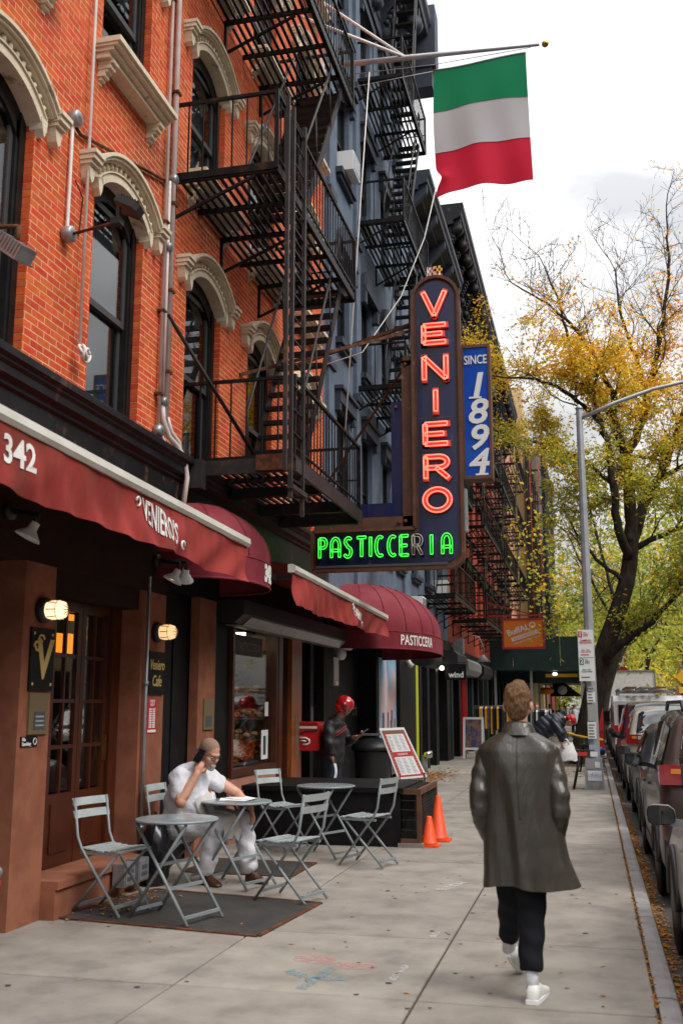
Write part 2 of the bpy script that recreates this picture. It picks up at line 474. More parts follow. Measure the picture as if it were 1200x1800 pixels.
# ------------------------------------------------------------------ mesh helpers
class MB:
    def __init__(self):
        self.v, self.f, self.m, self.s = [], [], [], []
    def add(self, vs, fs, mi=0, sm=False):
        n = len(self.v)
        self.v.extend([tuple(p) for p in vs])
        for q in fs:
            self.f.append(tuple(i + n for i in q))
            self.m.append(mi)
            self.s.append(sm)
        return self
    def box(self, x0, x1, y0, y1, z0, z1, mi=0):
        return self.add([(x0, y0, z0), (x1, y0, z0), (x1, y1, z0), (x0, y1, z0), (x0, y0, z1), (x1, y0, z1), (x1, y1, z1), (x0, y1, z1)],
                        [(0, 3, 2, 1), (4, 5, 6, 7), (0, 1, 5, 4), (1, 2, 6, 5), (2, 3, 7, 6), (3, 0, 4, 7)], mi)
    def bar(self, p, q, w, h, mi=0, up=(0, 0, 1)):
        p, q = Vector(p), Vector(q)
        d = (q - p).normalized()
        u = Vector(up)
        a = d.cross(u)
        if a.length < 1e-4:
            a = d.cross(Vector((0, 1, 0)))
        a.normalize()
        b = a.cross(d).normalized()
        a, b = a * w / 2, b * h / 2
        return self.add([p - a - b, p + a - b, p + a + b, p - a + b, q - a - b, q + a - b, q + a + b, q - a + b],
                        [(0, 3, 2, 1), (4, 5, 6, 7), (0, 1, 5, 4), (1, 2, 6, 5), (2, 3, 7, 6), (3, 0, 4, 7)], mi)
    def tube(self, pts, r, n=8, mi=0, sm=True, caps=True):
        pts = [Vector(p) for p in pts]
        rs = r if isinstance(r, (list, tuple)) else [r] * len(pts)
        vs, fs = [], []
        pa = None
        for i, p in enumerate(pts):
            d = (pts[min(i + 1, len(pts) - 1)] - pts[max(i - 1, 0)])
            if d.length < 1e-9:
                d = Vector((0, 0, 1))
            d.normalize()
            if pa is None:
                a = d.cross(Vector((0, 0, 1)))
                if a.length < 1e-3:
                    a = d.cross(Vector((1, 0, 0)))
            else:
                a = pa - d * pa.dot(d)
                if a.length < 1e-4:
                    a = d.cross(Vector((0, 0, 1)))
            a.normalize()
            pa = a
            b = d.cross(a)
            for k in range(n):
                t = 2 * PI * k / n
                vs.append(p + (a * math.cos(t) + b * math.sin(t)) * rs[i])
        for i in range(len(pts) - 1):
            for k in range(n):
                k2 = (k + 1) % n
                fs.append((i * n + k, i * n + k2, (i + 1) * n + k2, (i + 1) * n + k))
        self.add(vs, fs, mi, sm)
        if caps:
            m = len(self.v) - len(vs)
            self.f.append(tuple(m + k for k in range(n))[::-1]); self.m.append(mi); self.s.append(False)
            self.f.append(tuple(m + (len(pts) - 1) * n + k for k in range(n))); self.m.append(mi); self.s.append(False)
        return self
    def lathe(self, prof, c=(0, 0, 0), n=20, mi=0, axis='Z', sm=True):
        vs, fs = [], []
        for r, z in prof:
            for k in range(n):
                t = 2 * PI * k / n
                a, b = r * math.cos(t), r * math.sin(t)
                p = (a, b, z) if axis == 'Z' else ((z, a, b) if axis == 'X' else (b, z, a))
                vs.append((p[0] + c[0], p[1] + c[1], p[2] + c[2]))
        for i in range(len(prof) - 1):
            for k in range(n):
                k2 = (k + 1) % n
                fs.append((i * n + k, i * n + k2, (i + 1) * n + k2, (i + 1) * n + k))
        fs.append(tuple(range(n))[::-1])
        fs.append(tuple((len(prof) - 1) * n + k for k in range(n)))
        return self.add(vs, fs, mi, sm)
    def prism(self, poly, fn, d0, d1, mi=0, sm=False):
        n = len(poly)
        vs = [fn(a, b, d0) for a, b in poly] + [fn(a, b, d1) for a, b in poly]
        fs = [tuple(range(n))[::-1], tuple(range(n, 2 * n))] + [(i, (i + 1) % n, n + (i + 1) % n, n + i) for i in range(n)]
        return self.add(vs, fs, mi, sm)
    def grid(self, nu, nv, fn, mi=0, sm=True, wrap=False):
        vs = [fn(i / nu, j / nv) for j in range(nv + 1) for i in range(nu + (0 if wrap else 1))]
        w = nu if wrap else nu + 1
        fs = []
        for j in range(nv):
            for i in range(nu):
                i2 = (i + 1) % w if wrap else i + 1
                fs.append((j * w + i, j * w + i2, (j + 1) * w + i2, (j + 1) * w + i))
        return self.add(vs, fs, mi, sm)
    def ell(self, c, r, nu=12, nv=8, mi=0, rot=None):
        c = Vector(c)
        def fn(a, b):
            t, p = 2 * PI * a, PI * (b - 0.5)
            q = Vector((r[0] * math.cos(p) * math.cos(t), r[1] * math.cos(p) * math.sin(t), r[2] * math.sin(p)))
            if rot is not None:
                q = rot @ q
            return c + q
        return self.grid(nu, nv, fn, mi, True, True)
    def text(self, key, fn, mi=0):
        v, f = TXT[key]
        return self.add([fn(*p) for p in v], f, mi)
    def build(self, name, mats, parent=None, loc=None, world=True):
        me = bpy.data.meshes.new(name)
        me.from_pydata(self.v, [], self.f)
        if isinstance(mats, str):
            mats = [mats]
        for m in mats:
            me.materials.append(MATS[m])
        me.polygons.foreach_set('material_index', self.m)
        me.polygons.foreach_set('use_smooth', self.s)
        me.update()
        return put(name, me, parent, loc, world)
def put(name, me, parent=None, loc=None, world=True):
    o = bpy.data.objects.new(name, me)
    COL.objects.link(o)
    o.parent = parent
    l = Vector(loc) if loc else Vector((0, 0, 0))
    if parent is not None and world:
        p = parent
        while p is not None:
            l = l - p.location
            p = p.parent
    o.location = l
    return o
def tag(o, label=None, cat=None, group=None, kind=None):
    if label: o['label'] = label
    if cat: o['category'] = cat
    if group: o['group'] = group
    if kind: o['kind'] = kind
    return o
def thing(name, label, cat, loc=(0, 0, 0), rz=0.0, group=None):
    o = bpy.data.objects.new(name, None)
    COL.objects.link(o)
    o.empty_display_size = 0.2
    o.location = loc
    o.rotation_euler = (0, 0, rz)
    return tag(o, label, cat, group)
def copy_tree(o, parent=None):
    c = o.copy()
    COL.objects.link(c)
    c.parent = parent
    for ch in o.children:
        copy_tree(ch, c)
    return c
UNIT = {}
def cuboid(name, m, parent, x0, x1, y0, y1, z0, z1):      # a box part; all of one material share a mesh
    if m not in UNIT:
        b = MB().box(-.5, .5, -.5, .5, -.5, .5)
        me = bpy.data.meshes.new('cuboid')
        me.from_pydata(b.v, [], b.f)
        me.materials.append(MATS[m])
        UNIT[m] = me
    o = put(name, UNIT[m], parent, ((x0 + x1) / 2, (y0 + y1) / 2, (z0 + z1) / 2))
    o.scale = (abs(x1 - x0), abs(y1 - y0), abs(z1 - z0))
    return o
def barpart(name, m, parent, p, q, w, h):                # a straight bar part between two points, sharing the unit mesh
    p, q = Vector(p), Vector(q)
    o = cuboid(name, m, parent, 0, 1, 0, 1, 0, 1)
    d = q - p
    o.rotation_euler = d.to_track_quat('Y', 'Z').to_euler()
    off = o.location - Vector((.5, .5, .5))
    o.location = (p + q) / 2 + off
    o.scale = (w, d.length, h)
    return o
def lerp(a, b, t):
    return a + (b - a) * t
# ================================================================== THE SETTING
def sheet(name, m, x0, x1, y0, y1, z):
    o = MB().add([(x0, y0, z), (x1, y0, z), (x1, y1, z), (x0, y1, z)], [(0, 1, 2, 3)]).build(name, m)
    return tag(o, kind='structure')
sheet('ground', 'asphalt', -500, 500, -300, 900, -0.30)
sheet('road', 'asphalt', 0.42, 11.0, -12, 330, -0.13)
walk = tag(MB().box(-5.2, 0.285, -6, 110, -0.2, -0.012).build('sidewalk', 'joint'), kind='structure')
kerb = tag(MB().box(0.29, 0.425, -6, 200, -0.28, -0.02).build('kerb', 'joint'), kind='structure')
ys = [-4.65, -2.75, -0.9, 0.95, 2.75, 4.55, 6.35, 7.97, 9.85, 11.75, 13.65, 15.5, 17.4, 19.3, 21.2]
while ys[-1] < 88:
    ys.append(ys[-1] + 1.85)
xs = [-5.1, -2.60, -1.08, 0.285]
PIT = (-0.95, 0.29, 30.2, 34.6)                 # the bed of the big tree
def slab_mesh(w, l):
    b = MB()
    e = 0.006
    b.add([(-w / 2, -l / 2, -.06), (w / 2, -l / 2, -.06), (w / 2, l / 2, -.06), (-w / 2, l / 2, -.06),
           (-w / 2, -l / 2, -e), (w / 2, -l / 2, -e), (w / 2, l / 2, -e), (-w / 2, l / 2, -e),
           (-w / 2 + e, -l / 2 + e, 0), (w / 2 - e, -l / 2 + e, 0), (w / 2 - e, l / 2 - e, 0), (-w / 2 + e, l / 2 - e, 0)],
          [(0, 1, 5, 4), (1, 2, 6, 5), (2, 3, 7, 6), (3, 0, 4, 7), (4, 5, 9, 8), (5, 6, 10, 9), (6, 7, 11, 10), (7, 4, 8, 11), (8, 9, 10, 11)])
    return b
SLABS = {}
for i in range(len(ys) - 1):
    for j in range(3):
        x0, x1, y0, y1 = xs[j], xs[j + 1], ys[i], ys[i + 1]
        if j == 2 and y0 > PIT[2] - 1.2 and y1 < PIT[3] + 1.2:
            continue
        key = (round(x1 - x0, 3), round(y1 - y0, 3))
        if key not in SLABS:
            SLABS[key] = slab_mesh(x1 - x0 - 0.015, y1 - y0 - 0.020).build('paving_slab', 'concrete', walk, ((x0 + x1) / 2, (y0 + y1) / 2, 0))
            continue
        put('paving_slab', SLABS[key].data, walk, ((x0 + x1) / 2, (y0 + y1) / 2, random.uniform(-.002, .002)))
kb = MB()
kb.grid(1, 5, lambda a, b: [(0.297, 0), (0.38, 0), (0.412, -.008), (0.425, -.03), (0.432, -.16), (0.432, -.2)][round(b * 5)].__class__((
    [(0.297, 0), (0.38, 0), (0.412, -.008), (0.425, -.03), (0.432, -.16), (0.432, -.2)][round(b * 5)][0], a * 2.44 - 1.22,
    [(0.297, 0), (0.38, 0), (0.412, -.008), (0.425, -.03), (0.432, -.16), (0.432, -.2)][round(b * 5)][1])), sm=False)
kme = None
y = -4.3
while y < 120:
    if kme is None:
        kme = kb.build('kerb_stone', 'kerb', kerb, (0, y, 0)).data
    else:
        put('kerb_stone', kme, kerb, (0, y, 0))
    y += 2.455
soil = MB().box(PIT[0], PIT[1] - .01, PIT[2], PIT[3], -.05, -.006).build('tree_pit_soil', 'joint')
tag(soil, kind='structure')
# far side of the street
o = MB().box(11.0, 15.2, -12, 200, -0.28, 0.0).build('far_sidewalk', 'concrete'); tag(o, kind='structure')

# ================================================================== BRICK BUILDING (number 342)
XF = -4.45
B1 = thing('brick_building', 'orange-red brick tenement with cream arched window hoods above the black shop cornice', 'building', (-7, 10, 0))
COLS = [(3.80, 4.92), (6.08, 7.22), (8.34, 9.46), (10.68, 11.84), (12.94, 14.08), (15.20, 16.34)]
FLOORS = [(4.47, 6.62, 6.87), (8.02, 9.66, 9.91), (11.2, 12.80, 13.05), (14.30, 15.9, 16.15)]   # sill, springing, crown
Y0, Y1, ZB, ZT = 2.6, 17.10, 4.46, 17.2
OPEN = [(a, b, f[0], f[2]) for f in FLOORS for a, b in COLS]

# mortar core with the openings left out
core = MB()
yb = sorted({Y0, Y1, *[c for o_ in OPEN for c in (o_[0] - .005, o_[1] + .005)]})
zb = sorted({ZB, ZT, *[c for o_ in OPEN for c in (o_[2] - .004, o_[3] + .004)]})
for i in range(len(yb) - 1):
    for j in range(len(zb) - 1):
        my, mz = (yb[i] + yb[i + 1]) / 2, (zb[j] + zb[j + 1]) / 2
        if any(a < my < b and c < mz < d for a, b, c, d in OPEN):
            continue
        core.box(-4.72, XF - .0014, yb[i], yb[i + 1], zb[j], zb[j + 1])
core.box(-12, -4.73, Y1 - .3, Y1 - .02, 0, ZT)
core.box(-12, -4.73, Y0, Y0 + .3, 0, ZT)
core.box(-12, -4.6, Y0, Y1 - .01, ZT, ZT + .3)
core.build('wall', 'mortar', B1)
CH, BL = 0.0677, 0.213
def brick_box(y0, y1, z0, z1, x1):
    return ([(-4.56, y0, z0), (x1, y0, z0), (x1, y1, z0), (-4.56, y1, z0), (-4.56, y0, z1), (x1, y0, z1), (x1, y1, z1), (-4.56, y1, z1)],
            [(0, 3, 2, 1), (4, 5, 6, 7), (0, 1, 5, 4), (1, 2, 6, 5), (2, 3, 7, 6)])
wallb = MB()
picks = []
nz = int((ZT - ZB) / CH)
for r in range(nz):
    z0 = ZB + .006 + r * CH
    z1 = z0 + CH - .0105
    spans = [(Y0, Y1)]
    for a, b, c, d in OPEN:
        if z1 > c and z0 < d:
            spans = [s for sp in spans for s in ((sp[0], min(sp[1], a)), (max(sp[0], b), sp[1])) if s[1] - s[0] > .01]
    off = (r % 2) * BL / 2
    k0 = int((Y0 - 1) / BL)
    for sp in spans:
        k = math.floor((sp[0] - off) / BL)
        while True:
            a = max(k * BL + off, sp[0])
            b = min((k + 1) * BL + off, sp[1])
            if a >= sp[1]:
                break
            if b - a > 0.018:
                e0 = 0 if a == sp[0] else .005
                e1 = 0 if b == sp[1] else .005
                x = XF + random.uniform(-.0008, .0012)
                if 7.22 <= a and b <= 8.345 and len(picks) < 300:
                    picks.append((a + e0, b - e1, z0, z1, x))
                else:
                    wallb.add(*brick_box(a + e0, b - e1, z0, z1, x))
            k += 1
BM = {}
for a, b, z0, z1, x in picks:                       # the bricks seen largest: one object each
    key = round(b - a, 3)
    if key not in BM:
        q = brick_box(0, b - a, 0, z1 - z0, XF)
        me = bpy.data.meshes.new('brick')
        me.from_pydata(q[0], [], q[1])
        me.materials.append(MATS['brick'])
        BM[key] = me
    put('brick', BM[key], B1, (x - XF, a, z0))
tag(wallb.build('brickwork', 'brick', B1), kind='stuff')

def arc(y0, y1, zs, zc, off, n=18):
    w, s = (y1 - y0) / 2, zc - zs
    Rr = (w * w + s * s) / (2 * s)
    a = math.asin(w / Rr)
    cy, cz = (y0 + y1) / 2, zc - Rr
    return [(cy + (Rr + off) * math.sin(-a + 2 * a * i / n), cz + (Rr + off) * math.cos(-a + 2 * a * i / n)) for i in range(n + 1)]
def band(mb, y0, y1, zs, zc, r0, r1, x0, x1, n=18, mi=0):
    A, B = arc(y0, y1, zs, zc, r0, n), arc(y0, y1, zs, zc, r1, n)
    for i in range(n):
        p = [A[i], A[i + 1], B[i + 1], B[i]]
        mb.prism(p, lambda u, v, d: (d, u, v), x0, x1, mi)
def hood(y0, y1, zs, zc):
    mb = MB()
    band(mb, y0, y1, zs, zc, 0.0, .085, -4.54, -4.385)
    band(mb, y0, y1, zs, zc, .085, .10, -4.5, -4.368)
    band(mb, y0, y1, zs, zc, .10, .185, -4.5, -4.41)
    band(mb, y0, y1, zs, zc, .185, .205, -4.5, -4.355)
    band(mb, y0, y1, zs, zc, .205, .235, -4.5, -4.325)
    band(mb, y0, y1, zs, zc, .235, .27, -4.5, -4.30)
    C = arc(y0, y1, zs, zc, .142, 15)
    for i in range(1, 15):                          # the carved leaves
        a = math.atan2(C[i][1] - C[i - 1][1], C[i][0] - C[i - 1][0])
        mb.ell((-4.40, C[i][0], C[i][1]), (.026, .026, .042), 8, 6, 0, Matrix.Rotation(a, 3, 'X'))
    for s, ya, arcend in ((-1, y0, 0), (1, y1, -1)):
        e = arc(y0, y1, zs, zc, .225)[arcend]
        yA, yB = (e[0] - .17, e[0] + .02) if s < 0 else (e[0] - .02, e[0] + .17)
        z = e[1]
        mb.box(-4.5, -4.275, yA, yB, z + .02, z + .060)
        mb.box(-4.5, -4.295, yA + .01, yB - .01, z - .03, z + .021)
        mb.box(-4.5, -4.325, yA + .02, yB - .02, z - .07, z - .029)
        yc = e[0] - .075 * 1 if s < 0 else e[0] + .075
        mb.prism([(-.065, 0), (.065, 0), (.05, -.07), (.035, -.13), (0, -.17), (-.035, -.13), (-.05, -.07)], lambda u, v, d: (d, yc + u, z - .069 + v), -4.5, -4.355)
        f = arc(y0, y1, zs, zc, .042)[arcend]
        mb.prism([(-.05, .03), (.05, .03), (.035, -.07), (0, -.14), (-.035, -.07)], lambda u, v, d: (d, f[0] + u, f[1] + v), -4.5, -4.372)
    return mb.build('window_hood', 'cream_stone', B1)
def sill(y0, y1, z, brackets=True):
    mb = MB()
    a, b = y0 - .16, y1 + .16
    mb.box(-4.6, -4.17, a, b, z - .055, z)
    mb.box(-4.5, -4.20, a + .012, b - .012, z - .085, z - .054)
    mb.box(-4.5, -4.25, a + .03, b - .03, z - .125, z - .084)
    mb.box(-4.5, -4.30, a + .05, b - .05, z - .185, z - .124)
    s = mb.build('window_sill', 'cream_stone', B1)
    for yc in (a + .15, b - .15):
        k = MB()
        k.box(-4.5, -4.28, yc - .055, yc + .055, z - .22, z - .186)
        for q, (w, h0, h1) in enumerate([(.05, .22, .27), (.042, .27, .30), (.05, .30, .345), (.036, .345, .38), (.026, .38, .42)]):
            k.box(-4.5, -4.31 - q * .032, yc - w, yc + w, z - h1, z - h0 + .001)
        k.build('bracket', 'cream_stone', s)
    return s
def window(y0, y1, zs, zp, zc, blind=0.0, lower_blind=False, curtain=False):
    mb = MB()
    mb.box(-4.705, -4.530, y0, y0 + .085, zs, zc)
    mb.box(-4.705, -4.530, y1 - .085, y1, zs, zc)
    mb.box(-4.645, -4.545, y0 + .085, y0 + .125, zs, zp)
    mb.box(-4.645, -4.545, y1 - .125, y1 - .085, zs, zp)
    mb.box(-4.705, -4.495, y0, y1, zs, zs + .05)
    top = arc(y0 + .085, y1 - .085, zp - .20, zc - .16, 0, 10)
    mb.prism([(y0 + .085, zc)] + top + [(y1 - .085, zc)], lambda u, v, d: (d, u, v), -4.685, -4.545)
    w = mb.build('window', 'window_black', B1)
    zm = zs + (zp - zs) * .50
    ya, yb_ = y0 + .125, y1 - .125
    for nm, za, zz, xo in (('upper_sash', zm, zp + .05, -4.590), ('lower_sash', zs + .05, zm + .06, -4.630)):
        s = MB()
        s.box(xo - .025, xo + .015, ya, ya + .05, za, zz)
        s.box(xo - .025, xo + .015, yb_ - .05, yb_, za, zz)
        s.box(xo - .027, xo + .017, ya + .05, yb_ - .05, za, za + .065)
        s.box(xo - .027, xo + .017, ya + .05, yb_ - .05, zz - .06, zz)
        s.build(nm, 'sash_grey', w)
        MB().box(xo - .006, xo, ya + .051, yb_ - .051, za + .066, zz - .061).build('pane', 'glass_window', w)
    if blind:
        bl = MB()
        z = zp - .05
        end = zp - (zp - zs) * blind
        while z > end:
            bl.add([(-4.680, ya, z), (-4.680, yb_, z), (-4.693, yb_, z - .034), (-4.693, ya, z - .034)], [(0, 1, 2, 3)])
            z -= .036
        bl.build('blind', 'blind', w)
    elif curtain:
        MB().grid(24, 1, lambda a, b: (-4.725 + .012 * math.sin(a * 40), ya + (yb_ - ya) * a, zs + .1 + (zp - zs - .1) * b)).build('curtain', 'blind', w)
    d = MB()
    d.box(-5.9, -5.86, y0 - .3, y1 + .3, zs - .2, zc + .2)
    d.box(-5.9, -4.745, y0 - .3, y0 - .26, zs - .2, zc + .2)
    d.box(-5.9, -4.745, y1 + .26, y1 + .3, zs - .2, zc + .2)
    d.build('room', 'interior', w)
for fi, (zs, zp, zc) in enumerate(FLOORS):
    for ci, (a, b) in enumerate(COLS):
        hood(a, b, zp, zc)
        if fi > 0:
            sill(a, b, zs + (.10 if ci < 3 else -.02))
        window(a, b, zs + (.10 if fi > 0 and ci < 3 else 0), zp, zc, blind=(1.0 if (fi, ci) == (0, 2) else .45 if (fi, ci) == (0, 3) else .25 if (fi + ci) % 3 == 0 else 0), curtain=(fi, ci) in ((1, 3), (1, 2)))
for i in range(2):                                  # chunk of stone on the sill by the fire escape
    pass

# roof cornice (above the frame, seen only from elsewhere)
rc = MB()
rc.box(-4.9, -3.95, Y0, Y1 - .02, ZT + .3, ZT + .75)
rc.box(-4.9, -4.25, Y0, Y1 - .02, ZT - .3, ZT + .3)
rc.build('roof_cornice', 'black_cornice', B1)

# storefront cornice
PROF = [(-4.5, 4.472), (-4.27, 4.455), (-4.235, 4.43), (-4.235, 4.37), (-4.27, 4.345), (-4.27, 4.325), (-4.295, 4.30), (-4.295, 4.235), (-4.345, 4.20), (-4.345, 4.17),
        (-4.375, 4.15), (-4.375, 3.80), (-4.33, 3.785), (-4.33, 3.70), (-4.5, 3.68)]
mb = MB()
mb.prism(PROF, lambda u, v, d: (u, d, v), Y0, Y1)
mb.build('shop_cornice', 'black_cornice', B1)
mb = MB()
mb.box(-4.62, -4.405, Y0, 10.30, 2.86, 3.68)
mb.build('fascia', 'dark_stucco', B1)
MB().box(-4.62, -4.41, 10.305, Y1, 2.95, 3.68).build('dark_fascia', 'black_paint', B1)
for a, b, x1, m, xb in ((5.2, 5.75, -4.40, 'brownstone', -4.95), (7.41, 7.90, -4.40, 'brownstone', -4.98), (9.66, 10.26, -4.40, 'brownstone', -4.80), (11.30, 11.86, -4.42, 'brownstone', -4.53)):
    cuboid('pillar', m, B1, xb, x1, a, b, 0, 2.86 if b < 10.3 else 2.95)
cuboid('base_block', 'brownstone', B1, -4.7, -4.27, 7.902, 9.658, 0, .235)
cuboid('door_step', 'brownstone', B1, -4.75, -4.245, 7.902, 9.658, .236, .30)
cuboid('lintel', 'dark_stucco', B1, -4.75, -4.44, 7.902, 9.658, 2.66, 2.858)
# recess walls behind
mb = MB()
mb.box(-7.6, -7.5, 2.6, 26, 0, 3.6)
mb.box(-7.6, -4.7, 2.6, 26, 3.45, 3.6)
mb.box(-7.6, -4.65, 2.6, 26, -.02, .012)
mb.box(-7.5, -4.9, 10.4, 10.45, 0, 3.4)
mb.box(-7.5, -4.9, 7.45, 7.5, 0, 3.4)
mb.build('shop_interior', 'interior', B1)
cuboid('side_bay', 'black_paint', B1, -4.85, -4.78, 5.76, 7.40, 0, 2.86)
cuboid('recess', 'black_paint', B1, -4.62, -4.55, 10.27, 11.86, 0, 2.95)
for k in range(2):
    cuboid('recess_panel', 'black_paint', B1, -4.55, -4.535, 10.36 + k * .46, 10.76 + k * .46, .15, 2.6)
cuboid('recess', 'black_paint', B1, -4.62, -4.48, 11.87, 12.52, 0, 2.95)
# the glazed double door: three leaves, each 2 x 5 panes
DX = -4.66
for li, (a, b) in enumerate(((7.79, 8.335), (8.345, 8.90), (8.91, 9.47))):
    d = MB()
    z0, z1 = .305, 2.655
    zp0 = z0 + .62
    d.box(DX - .05, DX, a, a + .075, z0, z1)
    d.box(DX - .05, DX, b - .075, b, z0, z1)
    d.box(DX - .05, DX, a + .075, b - .075, z0, zp0)
    d.box(DX - .01, DX + .012, a + .11, b - .11, z0 + .12, zp0 - .08)
    d.box(DX - .05, DX, a + .075, b - .075, z1 - .10, z1)
    hh = (z1 - .10 - zp0) / 4
    for k in range(1, 4):
        d.box(DX - .042, DX - .004, a + .075, b - .075, zp0 + k * hh - .016, zp0 + k * hh + .016)
    yc = (a + b) / 2
    for k in range(4):
        d.box(DX - .04, DX - .006, yc - .014, yc + .014, zp0 + k * hh + (.016 if k else 0), zp0 + (k + 1) * hh - (.016 if k < 3 else 0))
    dr = d.build('door', 'door_wood', B1)
    for k in range(4):
        for q in (0, 1):
            ya = a + .075 if q == 0 else yc + .014
            yb_ = yc - .014 if q == 0 else b - .075
            MB().box(DX - .028, DX - .022, ya + .002, yb_ - .002, zp0 + k * hh + .018, zp0 + (k + 1) * hh - .018).build('pane', 'glass', dr)
    if li == 2:
        MB().box(DX, DX + .03, b - .055, b - .035, 1.18, 1.42).build('handle', 'brass', dr)
cuboid('door_frame', 'door_wood', B1, -4.74, -4.62, 9.475, 9.655, .30, 2.66)
cuboid('interior_lamp', 'lamp_amber', B1, -5.56, -5.5, 9.90, 10.15, 2.26, 2.46)
cuboid('interior_lamp', 'lamp_amber', B1, -5.56, -5.5, 10.18, 10.37, 2.26, 2.47)
cuboid('interior_lamp', 'lamp_amber', B1, -5.56, -5.5, 9.92, 10.36, 2.62, 2.68)

# pastry shop front: window, sidelight, posts, doorway
cuboid('window_base', 'pink_stone', B1, -4.62, -4.45, 12.53, 14.50, 0, .80)
f = MB()
f.box(-4.58, -4.43, 12.53, 14.50, .801, .90)
f.box(-4.58, -4.43, 12.53, 12.60, .90, 2.72)
f.box(-4.58, -4.43, 14.42, 14.50, .90, 2.72)
f.box(-4.58, -4.43, 12.53, 14.50, 2.721, 2.95)
sw = f.build('shop_window', 'door_wood', B1)
MB().box(-4.52, -4.512, 12.60, 14.42, .90, 2.72).build('pane', 'glass', sw)
MB().box(-4.49, -4.487, 12.75, 13.9, 2.36, 2.62).build('lettering_backing', 'window_black', sw)
t = MB()
t.text('past', lambda x, y, z: (-4.484 + z * .2, 13.32 + x * .155, 2.47 + y * .155))
t.build('window_lettering', 'plaque_brown', sw)
cuboid('window_sticker', 'paper', sw, -4.509, -4.507, 14.12, 14.28, 1.55, 1.75)
cuboid('window_sticker', 'sign_white', sw, -4.509, -4.507, 13.98, 14.28, .96, 1.36)
cuboid('window_sticker', 'slate', sw, -4.506, -4.504, 14.06, 14.18, 1.02, 1.28)
cuboid('door_post', 'door_wood', B1, -4.58, -4.42, 14.51, 14.70, 0, 2.95)
sl = MB()
sl.box(-4.56, -4.46, 14.701, 14.75, .2, 2.9)
sl.box(-4.56, -4.46, 15.06, 15.11, .2, 2.9)
sl.box(-4.56, -4.46, 14.75, 15.06, .2, .55)
sl = sl.build('sidelight', 'door_wood', B1)
MB().box(-4.52, -4.512, 14.75, 15.06, .55, 2.9).build('pane', 'glass', sl)
cuboid('yellow_sticker_strip', 'plaque_brown', sl, -4.509, -4.507, 14.77, 14.90, 1.45, 2.1)
o = cuboid('door_post', 'orange_wood', B1, -4.62, -4.40, 15.115, 15.66, 0, 2.95)
cuboid('push_plate', 'plaque_brown', B1, -4.399, -4.394, 15.30, 15.52, .95, 1.55)
cuboid('post', 'black_paint', B1, -4.62, -4.45, 16.35, 16.55, 0, 2.95)
cuboid('shop_door', 'black_paint', B1, -5.6, -5.55, 15.7, 17.0, 0, 2.95)
cuboid('interior_lamp', 'lamp_amber', B1, -5.2, -5.05, 16.0, 16.2, 2.42, 2.47)
cuboid('accessible_sign', 'slate', B1, -4.449, -4.444, 16.37, 16.53, 1.45, 1.68)

# pastry display inside the window
disp = thing('pastry_display', 'stepped shelf of pastries and orange flowers behind the shop window', 'display', (-4.9, 13.5, 0))
for k, (x0, x1, z) in enumerate(((-4.95, -4.56, .95), (-5.25, -4.95, 1.30), (-5.55, -5.25, 1.62))):
    cuboid('shelf', 'slate', disp, x0, x1, 12.66, 14.4, z - .03, z)
pt = MB()
for k in range(130):
    s = random.choice([(-4.74, 1.0), (-5.1, 1.35), (-5.1, 1.35), (-5.4, 1.67), (-5.4, 1.67)])
    pt.ell((s[0] + random.uniform(-.13, .13), random.uniform(12.7, 14.3), s[1] + random.uniform(-.03, .06)), (.055, .075, .04), 7, 5)
tag(pt.build('pastry', 'pastry', disp), kind='stuff')
fl = MB()
for k in range(170):
    c = Vector((random.uniform(-4.82, -4.57), random.uniform(12.75, 14.2), random.uniform(.95, 1.2)))
    for q in range(3):
        r_ = Matrix.Rotation(random.uniform(0, 6), 3, Vector((random.random(), random.random(), random.random())).normalized())
        fl.add([c + r_ @ Vector(p) for p in ((-.03, 0, 0), (0, .012, .05), (.03, 0, 0), (0, -.012, -.05))], [(0, 1, 2, 3)])
tag(fl.build('flowers', 'flower_orange', disp), kind='stuff')
# end case facing the street corner, its shelves heaped with goods under a lit strip
cuboid('end_case', 'plaque_brown', disp, -5.75, -4.62, 14.55, 14.60, .9, 2.72)
for k, z in enumerate((1.22, 1.52, 1.84)):
    cuboid('shelf', 'galv', disp, -5.7, -4.62, 14.15, 14.54, z - .02, z)
pb, fb, lb_ = MB(), MB(), MB()
for k, z in enumerate((1.22, 1.52, 1.84)):
    for q in range(46):
        (pb if (q + k) % 5 else fb).ell((random.uniform(-5.65, -4.68), random.uniform(14.16, 14.4), z + random.uniform(.02, .12)), (.06, .05, .035), 7, 5)
for q in range(60):
    c = Vector((random.uniform(-5.5, -4.65), random.uniform(14.0, 14.4), random.uniform(.92, 1.14)))
    fb.ell(c, (.04, .04, .03), 6, 4)
for q in range(90):
    c = Vector((random.uniform(-5.6, -4.64), random.uniform(14.1, 14.4), random.uniform(2.0, 2.35)))
    rm_ = Euler((random.uniform(0, 6), random.uniform(0, 6), 0)).to_matrix()
    lb_.add([c + rm_ @ Vector(p) for p in ((-.05, 0, 0), (0, .02, .02), (.05, 0, 0), (0, -.02, .02))], [(0, 1, 2, 3)])
tag(pb.build('pastry', 'pastry', disp), kind='stuff')
tag(fb.build('fruit', 'flower_orange', disp), kind='stuff')
tag(lb_.build('garland', 'leaf_dark', disp), kind='stuff')
cuboid('display_lamp', 'lamp_display', disp, -5.5, -4.66, 13.6, 13.68, 2.66, 2.70)
cuboid('display_lamp', 'lamp_display', disp, -5.2, -4.66, 12.9, 12.98, 2.66, 2.70)
cuboid('display_back', 'plaque_brown', disp, -6.0, -5.95, 12.6, 14.6, .9, 2.2)
